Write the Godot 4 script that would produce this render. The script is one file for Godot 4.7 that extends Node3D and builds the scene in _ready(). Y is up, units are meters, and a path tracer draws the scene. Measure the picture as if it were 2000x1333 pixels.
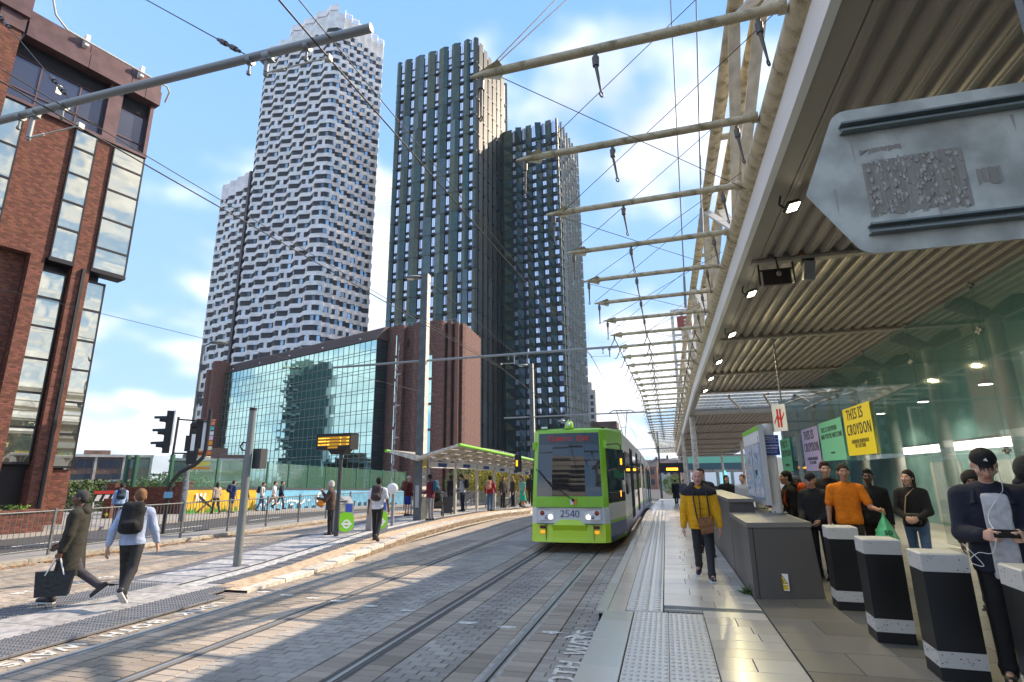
extends Node3D
# ---------- mesh builder: flat or smooth pieces collected into one ArrayMesh ----------
class G:
	var v := PackedVector3Array()
	var n := PackedVector3Array()
	var c := PackedColorArray()
	var u := PackedVector2Array()
	var col := Color(1, 1, 1)
	func tri(a: Vector3, b: Vector3, d: Vector3) -> void: # counter-clockwise seen from outside
		var m := (b - a).cross(d - a).normalized()
		v.append_array([a, d, b]); n.append_array([m, m, m]); c.append_array([col, col, col])
		u.append_array([Vector2(0, 0), Vector2(1, 1), Vector2(1, 0)])
	func quad(a: Vector3, b: Vector3, d: Vector3, e: Vector3) -> void:
		var m := (d - a).cross(e - b).normalized()
		v.append_array([a, d, b, a, e, d]); n.append_array([m, m, m, m, m, m]); c.append_array([col, col, col, col, col, col])
		u.append_array([Vector2(0, 1), Vector2(1, 0), Vector2(1, 1), Vector2(0, 1), Vector2(0, 0), Vector2(1, 0)])
	func squad(a: Vector3, b: Vector3, d: Vector3, e: Vector3, na: Vector3, nb: Vector3, nd: Vector3, ne: Vector3) -> void:
		v.append_array([a, d, b, a, e, d]); n.append_array([na, nd, nb, na, ne, nd]); c.append_array([col, col, col, col, col, col])
		u.append_array([Vector2(0, 1), Vector2(1, 0), Vector2(1, 1), Vector2(0, 1), Vector2(0, 0), Vector2(1, 0)])
	func hexa(p: Array) -> void: # p[0..3] bottom ccw seen from above, p[4..7] top
		quad(p[4], p[5], p[6], p[7]); quad(p[3], p[2], p[1], p[0])
		for i in 4:
			var j := (i + 1) % 4
			quad(p[i], p[j], p[j + 4], p[i + 4])
	func box(a: Vector3, b: Vector3) -> void:
		hexa([Vector3(a.x, a.y, b.z), Vector3(b.x, a.y, b.z), Vector3(b.x, a.y, a.z), Vector3(a.x, a.y, a.z),
			Vector3(a.x, b.y, b.z), Vector3(b.x, b.y, b.z), Vector3(b.x, b.y, a.z), Vector3(a.x, b.y, a.z)])
	func cbox(m: Vector3, s: Vector3) -> void: box(m - s * 0.5, m + s * 0.5)
	func tbox(t: Transform3D, s: Vector3) -> void:
		var h := s * 0.5
		hexa([t * Vector3(-h.x, -h.y, h.z), t * Vector3(h.x, -h.y, h.z), t * Vector3(h.x, -h.y, -h.z), t * Vector3(-h.x, -h.y, -h.z),
			t * Vector3(-h.x, h.y, h.z), t * Vector3(h.x, h.y, h.z), t * Vector3(h.x, h.y, -h.z), t * Vector3(-h.x, h.y, -h.z)])
	func bev(a: Vector3, b: Vector3, w: float) -> void: # box whose top edges are chamfered
		var y := b.y - w
		var lo := [Vector3(a.x, a.y, b.z), Vector3(b.x, a.y, b.z), Vector3(b.x, a.y, a.z), Vector3(a.x, a.y, a.z)]
		var mi := [Vector3(a.x, y, b.z), Vector3(b.x, y, b.z), Vector3(b.x, y, a.z), Vector3(a.x, y, a.z)]
		var hi := [Vector3(a.x + w, b.y, b.z - w), Vector3(b.x - w, b.y, b.z - w), Vector3(b.x - w, b.y, a.z + w), Vector3(a.x + w, b.y, a.z + w)]
		quad(hi[0], hi[1], hi[2], hi[3])
		for i in 4:
			var j := (i + 1) % 4
			quad(lo[i], lo[j], mi[j], mi[i]); quad(mi[i], mi[j], hi[j], hi[i])
	func tube(a: Vector3, b: Vector3, r0: float, r1 := -1.0, seg := 8, caps := true) -> void:
		if r1 < 0: r1 = r0
		var d := (b - a).normalized()
		var x := d.cross(Vector3.UP if absf(d.y) < 0.9 else Vector3.RIGHT).normalized()
		var y := x.cross(d)
		for i in seg:
			var p := TAU * i / seg
			var q := TAU * (i + 1) / seg
			var e := x * cos(p) + y * sin(p)
			var f := x * cos(q) + y * sin(q)
			squad(a + f * r0, a + e * r0, b + e * r1, b + f * r1, f, e, e, f)
			if caps:
				tri(b, b + f * r1, b + e * r1)
				tri(a, a + e * r0, a + f * r0)
	func pathtube(p: Array, r: float, seg := 6) -> void:
		for i in p.size() - 1: tube(p[i], p[i + 1], r, r, seg, i == 0 or i == p.size() - 2)
	func lathe(pr: Array, t := Transform3D(), seg := 16, sx := 1.0, sz := 1.0) -> void: # pr: Vector2(radius, y) upwards
		for k in pr.size() - 1:
			var a: Vector2 = pr[k]
			var b: Vector2 = pr[k + 1]
			var nn := Vector2(b.y - a.y, a.x - b.x).normalized()
			for i in seg:
				var p := TAU * i / seg
				var q := TAU * (i + 1) / seg
				var e := Vector3(cos(p) * sx, 0, -sin(p) * sz)
				var f := Vector3(cos(q) * sx, 0, -sin(q) * sz)
				var ne := (t.basis * Vector3(e.x * nn.x, nn.y, e.z * nn.x)).normalized()
				var nf := (t.basis * Vector3(f.x * nn.x, nn.y, f.z * nn.x)).normalized()
				squad(t * (e * a.x + Vector3(0, a.y, 0)), t * (f * a.x + Vector3(0, a.y, 0)), t * (f * b.x + Vector3(0, b.y, 0)), t * (e * b.x + Vector3(0, b.y, 0)), ne, nf, nf, ne)
	func ball(m: Vector3, r: Vector3, seg := 12) -> void:
		var pr := []
		for i in seg / 2 + 1:
			var a := -PI / 2 + PI * i / (seg / 2)
			pr.append(Vector2(maxf(cos(a), 0.0001), sin(a)))
		lathe(pr, Transform3D(Basis.from_scale(r), m), seg)
	func prism(poly: Array, t: Transform3D, depth: float) -> void: # polygon (ccw) in local XY, from z=0 to z=depth
		var pk := PackedVector2Array(poly)
		var ix := Geometry2D.triangulate_polygon(pk)
		for i in range(0, ix.size(), 3):
			var a := pk[ix[i]]
			var b := pk[ix[i + 1]]
			var d := pk[ix[i + 2]]
			if (b - a).cross(d - a) < 0:
				var w := b; b = d; d = w
			tri(t * Vector3(a.x, a.y, depth), t * Vector3(b.x, b.y, depth), t * Vector3(d.x, d.y, depth))
			tri(t * Vector3(a.x, a.y, 0), t * Vector3(d.x, d.y, 0), t * Vector3(b.x, b.y, 0))
		for i in pk.size():
			var a := pk[i]
			var b := pk[(i + 1) % pk.size()]
			quad(t * Vector3(a.x, a.y, 0), t * Vector3(b.x, b.y, 0), t * Vector3(b.x, b.y, depth), t * Vector3(a.x, a.y, depth))
	func add(o: G, t: Transform3D) -> void:
		v.append_array(t * o.v); u.append_array(o.u); c.append_array(o.c)
		var bb := t.basis.inverse().transposed()
		for q in o.n: n.append((bb * q).normalized())
	func mesh() -> ArrayMesh:
		var a := []
		a.resize(Mesh.ARRAY_MAX)
		a[Mesh.ARRAY_VERTEX] = v; a[Mesh.ARRAY_NORMAL] = n; a[Mesh.ARRAY_COLOR] = c; a[Mesh.ARRAY_TEX_UV] = u
		var m := ArrayMesh.new()
		m.add_surface_from_arrays(Mesh.PRIMITIVE_TRIANGLES, a)
		return m

var rng := RandomNumberGenerator.new()
var used := {}
var M := {}
const ORD := ["nearest", "second", "third", "fourth", "fifth", "sixth", "seventh", "eighth", "ninth", "tenth", "eleventh", "twelfth"]

func numbered(s: String) -> String:
	if not used.has(s):
		used[s] = 0
		return s
	used[s] += 1
	return "%s_%03d" % [s, used[s]]

func thing(called: String, label: String, cat: String, at := Vector3.ZERO, turn := 0.0, group := "") -> Node3D:
	var o := Node3D.new()
	o.name = numbered(called)
	add_child(o)
	o.position = at
	o.rotation.y = turn
	o.set_meta("label", label)
	if cat != "": o.set_meta("category", cat)
	if group != "": o.set_meta("group", group)
	return o

func ground_part(called: String, label: String) -> Node3D:
	var o := thing(called, label, "")
	o.set_meta("kind", "structure")
	return o

func part(p: Node, called: String, g: G, m: Material, stuff := false) -> MeshInstance3D:
	var o := MeshInstance3D.new()
	o.name = called
	o.mesh = g.mesh()
	o.material_override = m
	p.add_child(o, true)
	if stuff: o.set_meta("kind", "stuff")
	return o

func inst(p: Node, called: String, mesh: Mesh, m: Material, t: Transform3D) -> MeshInstance3D:
	var o := MeshInstance3D.new()
	o.name = called
	o.mesh = mesh
	o.material_override = m
	o.transform = t
	p.add_child(o, true)
	return o

func many(p: Node, called: String, mesh: Mesh, m: Material, ts: Array, cols := []) -> MultiMeshInstance3D:
	var mm := MultiMesh.new()
	mm.transform_format = MultiMesh.TRANSFORM_3D
	mm.use_colors = cols.size() > 0
	mm.mesh = mesh
	mm.instance_count = ts.size()
	for i in ts.size():
		mm.set_instance_transform(i, ts[i])
		if cols.size() > 0: mm.set_instance_color(i, cols[i])
	var o := MultiMeshInstance3D.new()
	o.name = called
	o.multimesh = mm
	o.material_override = m
	p.add_child(o, true)
	o.set_meta("kind", "stuff")
	return o

func words(p: Node, called: String, s: String, size: float, t: Transform3D, m: Material, bold := true, depth := 0.004, face := "Droid Sans") -> MeshInstance3D:
	var f := SystemFont.new()
	f.font_names = PackedStringArray([face])
	if bold: f.font_weight = 700
	var tm := TextMesh.new()
	tm.text = s
	tm.font = f
	tm.font_size = 48
	tm.pixel_size = size / 35.0 # size = cap height in metres
	tm.depth = depth
	tm.curve_step = 2.0
	return inst(p, called, tm, m, t)

var TX := {}
func noise_tex(key: String, freq: float, lo: float, hi: float, fractal := 4, normal := false, strength := 4.0, type := FastNoiseLite.TYPE_SIMPLEX_SMOOTH, warm := 0.0) -> Texture2D:
	if TX.has(key): return TX[key]
	var nz := FastNoiseLite.new()
	nz.seed = key.hash() % 1000
	nz.noise_type = type
	nz.frequency = freq
	nz.fractal_octaves = fractal
	var t := NoiseTexture2D.new()
	t.width = 512; t.height = 512
	t.seamless = true
	t.noise = nz
	if normal:
		t.as_normal_map = true
		t.bump_strength = strength
	else:
		var gr := Gradient.new()
		gr.set_color(0, Color(lo, lo, lo)); gr.set_color(1, Color(hi, hi * (1 - warm * 0.5), hi * (1 - warm)))
		gr.set_offset(0, 0.15); gr.set_offset(1, 0.7)
		t.color_ramp = gr
	TX[key] = t
	return t

func lin(r: float, g: float, b: float, a := 1.0) -> Color:
	var q := Color(r, g, b).linear_to_srgb()
	q.a = a
	return q

func mat(key: String, cl: Color, rough := 0.8, metal := 0.0, tex := "", scale := 1.0, bump := "", world := true) -> StandardMaterial3D: # cl linear
	if M.has(key): return M[key]
	var m := StandardMaterial3D.new()
	m.resource_name = key
	m.albedo_color = cl.linear_to_srgb()
	m.roughness = rough
	m.metallic = metal
	m.vertex_color_use_as_albedo = true
	if tex != "" or bump != "":
		m.uv1_triplanar = true
		m.uv1_world_triplanar = world
		m.uv1_scale = Vector3.ONE * scale
	if tex == "blotch": m.albedo_texture = noise_tex("blotch", 0.006, 0.88, 1.0, 6)
	elif tex == "grain": m.albedo_texture = noise_tex("grain", 0.22, 0.80, 1.0, 3)
	elif tex == "dirt": m.albedo_texture = noise_tex("dirt", 0.010, 0.80, 1.0, 7)
	elif tex == "cloth": m.albedo_texture = noise_tex("cloth", 0.02, 0.92, 1.0, 4)
	elif tex == "grime": m.albedo_texture = TX["grime"]
	elif tex == "brick": m.albedo_texture = TX["brick"]
	if bump == "grain":
		m.normal_enabled = true; m.normal_texture = noise_tex("grain_n", 0.2, 0, 1, 3, true, 3.0); m.normal_scale = 0.5
	elif bump == "fold":
		m.normal_enabled = true; m.normal_texture = noise_tex("fold_n", 0.008, 0, 1, 3, true, 12.0); m.normal_scale = 1.0
	elif bump == "brick":
		m.normal_enabled = true; m.normal_texture = TX["brick_n"]; m.normal_scale = 0.8
	M[key] = m
	return m

func glass(key: String, cl: Color, a: float, rough := 0.04) -> StandardMaterial3D:
	if M.has(key): return M[key]
	var m := StandardMaterial3D.new()
	m.resource_name = key
	var q := cl.linear_to_srgb(); q.a = a
	m.albedo_color = q
	m.transparency = BaseMaterial3D.TRANSPARENCY_ALPHA
	m.roughness = rough
	m.metallic_specular = 0.6
	M[key] = m
	return m

func glow(key: String, cl: Color, e: float) -> StandardMaterial3D:
	if M.has(key): return M[key]
	var m := StandardMaterial3D.new()
	m.resource_name = key
	m.albedo_color = Color(0.1, 0.1, 0.1)
	m.emission_enabled = true
	m.emission = cl.linear_to_srgb()
	m.emission_energy_multiplier = e
	M[key] = m
	return m

func smooth(p: Array) -> Array: # a soft curve through the points
	var o := []
	for i in p.size() - 1:
		for k in 6: o.append(p[i].cubic_interpolate(p[i + 1], p[maxi(i - 1, 0)], p[mini(i + 2, p.size() - 1)], k / 6.0))
	o.append(p[-1])
	return o

func drop(z: float) -> float: return -0.03 * clampf(-z - 26.0, 0.0, 60.0)
func rnd(a: float, b: float) -> float: return rng.randf_range(a, b)
func tone(v: float, d: float) -> Color:
	var k := v + rnd(-d, d)
	return Color(k * rnd(0.97, 1.03), k, k * rnd(0.95, 1.03))
func T(p: Vector3, yaw := 0.0, s := Vector3.ONE) -> Transform3D: return Transform3D(Basis(Vector3.UP, yaw) * Basis.from_scale(s), p)

func make_textures() -> void:
	# courses of brick for walls seen from too far away to pick bricks apart: 8 x 16 bricks per 512 px
	var nz := FastNoiseLite.new()
	nz.seed = 5; nz.frequency = 0.05
	var im := Image.create(512, 512, false, Image.FORMAT_RGB8)
	var hm := Image.create(512, 512, false, Image.FORMAT_RGB8)
	im.fill(Color(0.82, 0.78, 0.76)); hm.fill(Color(0.2, 0.2, 0.2))
	for r in 16:
		for q in 8:
			var k := rng.randf_range(0.66, 1.0)
			var cl := Color(k, k * rng.randf_range(0.9, 1.0), k * rng.randf_range(0.86, 1.0))
			var x := q * 64 + (32 if r % 2 else 0)
			for dx in [0, -512]:
				im.fill_rect(Rect2i(x + dx + 2, r * 32 + 2, 60, 27), cl)
				hm.fill_rect(Rect2i(x + dx + 2, r * 32 + 2, 60, 27), Color(0.8, 0.8, 0.8))
	im.resize(256, 256, Image.INTERPOLATE_LANCZOS); hm.resize(256, 256, Image.INTERPOLATE_LANCZOS)
	hm.bump_map_to_normal_map(4.0)
	TX["brick"] = ImageTexture.create_from_image(im)
	TX["brick_n"] = ImageTexture.create_from_image(hm)
	# streaky lichen and soot for the old painted steel
	var gi := Image.create(512, 512, false, Image.FORMAT_RGB8)
	var n1 := FastNoiseLite.new(); n1.seed = 11; n1.frequency = 0.007; n1.fractal_octaves = 5
	var n2 := FastNoiseLite.new(); n2.seed = 12; n2.frequency = 0.09; n2.fractal_octaves = 3
	for y in 512:
		for x in 512:
			var w := minf(1.0, minf(x, 511 - x) / 60.0) * minf(1.0, minf(y, 511 - y) / 60.0)
			var a := n1.get_noise_2d(x * 1.0, y * 1.0) * w
			var b := n2.get_noise_2d(x * 1.0, y * 1.0)
			var d := clampf(0.12 + a * 1.3 + b * 0.45, 0.0, 1.0)
			gi.set_pixel(x, y, Color(0.98, 0.94, 0.85).lerp(Color(0.46, 0.42, 0.30), d))
	TX["grime"] = ImageTexture.create_from_image(gi)

func sky_image() -> ImageTexture:
	var W := 768
	var Hh := 384
	var im := Image.create(W, Hh, false, Image.FORMAT_RGBF)
	var n1 := FastNoiseLite.new(); n1.seed = 21; n1.frequency = 1.3; n1.fractal_octaves = 6; n1.fractal_gain = 0.55
	var n2 := FastNoiseLite.new(); n2.seed = 8; n2.frequency = 3.0; n2.fractal_octaves = 4
	for y in Hh:
		var el := PI / 2 - PI * (y + 0.5) / Hh
		for x in W:
			var az := TAU * (x + 0.5) / W - PI # 0 = towards -z in the middle of the picture
			var d := Vector3(sin(az) * cos(el), sin(el), -cos(az) * cos(el))
			var t := clampf(sin(el), 0.0, 1.0)
			var blue := Vector3(0.42, 0.60, 0.79).lerp(Vector3(0.14, 0.32, 0.67), pow(t, 0.55))
			var p := d / (absf(d.y) + 0.22)
			var k := n1.get_noise_3d(p.x * 0.8, d.y * 0.5, p.z * 0.8) + 0.25 * n2.get_noise_3d(p.x, 3.0, p.z)
			# more cloud towards the left (west) and low over the horizon
			var bias := -0.07 + 0.34 * smoothstep(0.5, 0.95, absf(az)) + 0.26 * smoothstep(0.32, 0.02, t) - 0.22 * smoothstep(0.12, 0.5, t) * (1.0 - smoothstep(0.55, 0.9, absf(az)))
			var cl := smoothstep(0.0, 0.5, k + bias - 0.08)
			var halo := pow(maxf(0.0, d.dot(Vector3(1.0, 1.0, -0.9).normalized())), 6.0)
			var shade := clampf(0.86 + 0.5 * n1.get_noise_3d(p.x * 1.7 + 4.0, 1.0, p.z * 1.7), 0.6, 1.1)
			var white := Vector3(1.0, 0.98, 0.97) * shade * 1.05
			var cc := blue.lerp(white, cl * 0.88) + Vector3(0.9, 0.8, 0.66) * halo * 0.3
			if el < 0: cc = Vector3(0.35, 0.35, 0.36)
			im.set_pixel(x, y, Color(cc.x, cc.y, cc.z))
	return ImageTexture.create_from_image(im)

func _ready() -> void:
	rng.seed = 7
	# ---------- camera ----------
	var cam := Camera3D.new()
	cam.name = "camera"
	cam.transform = Transform3D(Basis(Vector3.UP, 0.265618) * Basis(Vector3.RIGHT, 0.243648) * Basis(Vector3.BACK, -0.0109), Vector3(0, 1.93, 0))
	cam.fov = 64.32
	cam.near = 0.05
	cam.far = 4000
	add_child(cam)
	# ---------- sky, sun, exposure ----------
	var env := Environment.new()
	env.background_mode = Environment.BG_SKY
	var sm := PanoramaSkyMaterial.new()
	sm.panorama = sky_image()
	var sky := Sky.new()
	sky.sky_material = sm
	env.sky = sky
	env.background_energy_multiplier = 0.62
	env.tonemap_mode = Environment.TONE_MAPPER_LINEAR
	env.tonemap_exposure = 2.8
	env.sdfgi_enabled = true
	env.ssao_enabled = true
	env.ssil_enabled = true
	env.fog_enabled = true
	env.fog_density = 0.00012
	env.fog_light_color = Color(0.78, 0.86, 0.95)
	var we := WorldEnvironment.new()
	we.name = "world_environment"
	we.environment = env
	add_child(we)
	var sun := DirectionalLight3D.new()
	sun.name = "sun"
	sun.light_energy = 0.9
	sun.light_color = Color(1.0, 0.92, 0.82)
	sun.light_angular_distance = 0.5
	sun.shadow_enabled = true
	add_child(sun)
	sun.look_at_from_position(Vector3(1.0, 1.0, -0.9) * 10.0, Vector3.ZERO)
	make_textures()
	materials()
	# ---------- large structure ----------
	build_ground()
	build_tramway()
	build_island()
	build_platform()
	build_white_tower()
	build_dark_tower()
	build_glass_office()
	build_brick_office()
	build_far_buildings()
	build_canopy()
	build_station()
	# ---------- objects ----------
	build_tram()
	build_overhead()
	build_shelter()
	build_street()
	build_platform_things()
	build_people()

func materials() -> void:
	mat("asphalt", Color(0.075, 0.075, 0.078), 0.85, 0, "grain", 1.5)
	mat("pave", Color(0.36, 0.34, 0.31), 0.7, 0, "grain", 1.2)
	mat("sett", Color(0.9, 0.9, 0.9), 0.75, 0, "grain", 2.5, "grain")
	mat("joint", Color(0.055, 0.05, 0.045), 0.95, 0, "grain", 2.0)
	mat("concrete", Color(0.42, 0.39, 0.34), 0.75, 0, "dirt", 0.8)
	mat("kerb", Color(0.50, 0.46, 0.39), 0.8, 0, "dirt", 1.0)
	mat("rail", Color(0.50, 0.49, 0.48), 0.38, 0.7)
	mat("seal", Color(0.10, 0.095, 0.09), 0.7, 0, "grain", 2.0)
	mat("rust", Color(0.03, 0.024, 0.02), 0.6, 0.3, "dirt", 1.0)
	mat("granite_slab", Color(0.86, 0.80, 0.71), 0.2, 0, "grain", 1.6)
	M["granite_slab"].metallic_specular = 0.7
	mat("dark_slab", Color(0.23, 0.215, 0.195), 0.34, 0, "grain", 1.4)
	mat("grey_slab", Color(0.40, 0.40, 0.40), 0.6, 0, "grain", 1.5)
	mat("black", Color(0.012, 0.012, 0.013), 0.5)
	mat("blackgloss", Color(0.015, 0.015, 0.017), 0.18)
	mat("darkgrey", Color(0.05, 0.052, 0.055), 0.5)
	mat("grey_steel", Color(0.22, 0.24, 0.24), 0.45, 0.2, "grain", 1.2)
	mat("galv", Color(0.30, 0.32, 0.33), 0.5, 0.2, "grain", 1.5)
	mat("white", Color(0.78, 0.78, 0.77), 0.5)
	mat("paper", Color(0.8, 0.8, 0.8), 0.7)
	mat("cream_steel", Color(0.62, 0.58, 0.48), 0.55, 0.0, "grime", 1.1)
	mat("cream_clean", Color(0.66, 0.62, 0.54), 0.5, 0.0, "dirt", 0.7)
	mat("soffit", Color(0.42, 0.375, 0.315), 0.55, 0.0, "grain", 1.5)
	mat("yellow", Color(0.80, 0.55, 0.02), 0.6)
	mat("green_leaf", Color(1, 1, 1), 0.7)
	M["green_leaf"].backlight_enabled = true
	M["green_leaf"].backlight = Color(0.25, 0.3, 0.05)
	mat("tint", Color(1, 1, 1), 0.6)
	mat("tintgloss", Color(1, 1, 1), 0.25)
	mat("tintmetal", Color(1, 1, 1), 0.4, 0.5)

func strip(g: G, xs: Array, z0: float, z1: float, y: float, step := 3.0) -> void: # sheet with the fall of the road; xs = [left, right]
	var z := z0
	while z > z1:
		var e := maxf(z - step, z1)
		g.quad(Vector3(xs[0], y + drop(z), z), Vector3(xs[1], y + drop(z), z), Vector3(xs[1], y + drop(e), e), Vector3(xs[0], y + drop(e), e))
		z = e

func build_ground() -> void:
	var gr := ground_part("ground", "asphalt ground reaching to the horizon")
	var g := G.new()
	var zs := [60.0, 10.0, -26.0, -86.0, -3000.0]
	for i in 4:
		for sx in [[-3000.0, -14.8], [-0.95, 3000.0]]:
			g.quad(Vector3(sx[0], -0.04 + drop(zs[i]), zs[i]), Vector3(sx[1], -0.04 + drop(zs[i]), zs[i]), Vector3(sx[1], -0.04 + drop(zs[i + 1]), zs[i + 1]), Vector3(sx[0], -0.04 + drop(zs[i + 1]), zs[i + 1]))
	g.quad(Vector3(-14.8, drop(-86) - 0.04, -86), Vector3(-0.95, drop(-86) - 0.04, -86), Vector3(-0.95, drop(-86) - 0.04, -3000), Vector3(-14.8, drop(-86) - 0.04, -3000))
	g.quad(Vector3(-14.8, -0.04, 60), Vector3(-0.95, -0.04, 60), Vector3(-0.95, -0.04, 6), Vector3(-14.8, -0.04, 6))
	part(gr, "surface", g, M["asphalt"])
	# road beyond the railings
	var rd := ground_part("road", "grey asphalt road beyond the railings")
	g = G.new()
	strip(g, [-22.0, -16.4], 10, -86, 0.0, 6)
	part(rd, "surface", g, M["asphalt"])
	g = G.new()
	g.col = Color(0.75, 0.75, 0.73)
	for k in 14: g.box(Vector3(-19.3, 0.004 + drop(-k * 5.0), -k * 5.0), Vector3(-19.2, 0.008 + drop(-k * 5.0), -k * 5.0 + 2.2))
	part(rd, "centre_line", g, M["tint"])
	# kerbed strip that carries the railings
	var pv := ground_part("railing_pavement", "narrow kerbed pavement under the railings")
	g = G.new()
	for k in 16:
		var z := 6.0 - k * 6.0
		g.hexa([Vector3(-16.4, -0.1 + drop(z), z), Vector3(-14.98, -0.1 + drop(z), z), Vector3(-14.98, -0.1 + drop(z - 6), z - 6), Vector3(-16.4, -0.1 + drop(z - 6), z - 6),
			Vector3(-16.4, 0.11 + drop(z), z), Vector3(-14.98, 0.11 + drop(z), z), Vector3(-14.98, 0.11 + drop(z - 6), z - 6), Vector3(-16.4, 0.11 + drop(z - 6), z - 6)])
	part(pv, "surface", g, M["pave"])
	for k in 62:
		var z := 4.0 - k * 0.92
		g = G.new()
		g.col = tone(0.75, 0.1)
		g.bev(Vector3(-14.98, -0.1, -0.455), Vector3(-14.8, 0.125, 0.455), 0.015)
		inst(pv, "kerbstone", g.mesh(), M["kerb"], T(Vector3(0, drop(z), z)))
	# far pavement
	var fp := ground_part("far_pavement", "pale pavement on the far side of the road")
	g = G.new()
	for k in 16:
		var z := 6.0 - k * 6.0
		g.hexa([Vector3(-40, -0.1 + drop(z), z), Vector3(-22.0, -0.1 + drop(z), z), Vector3(-22.0, -0.1 + drop(z - 6), z - 6), Vector3(-40, -0.1 + drop(z - 6), z - 6),
			Vector3(-40, 0.12 + drop(z), z), Vector3(-22.0, 0.12 + drop(z), z), Vector3(-22.0, 0.12 + drop(z - 6), z - 6), Vector3(-40, 0.12 + drop(z - 6), z - 6)])
	part(fp, "surface", g, M["pave"])
	# autumn leaves along the kerb
	var lf := thing("fallen_leaves", "brown fallen leaves lying along the kerb below the railings", "leaves")
	g = G.new()
	g.tri(Vector3(-0.03, 0, 0), Vector3(0, 0.012, 0.04), Vector3(0.03, 0, 0)); g.tri(Vector3(-0.03, 0, 0), Vector3(0.03, 0.0, 0), Vector3(0, 0.015, -0.045))
	var ts := []
	var cs := []
	for i in 1500:
		var z := -3.0 - 32.0 * rng.randf()
		ts.append(T(Vector3(-14.78 + absf(rng.randfn(0, 0.16)), 0.01 + drop(z) + rnd(0, 0.02), z), rnd(0, TAU), Vector3.ONE * rnd(0.7, 1.5)))
		cs.append(Color(rnd(0.25, 0.5), rnd(0.13, 0.24), 0.05))
	many(lf, "leaf_litter", g.mesh(), M["tint"], ts, cs)

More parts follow.
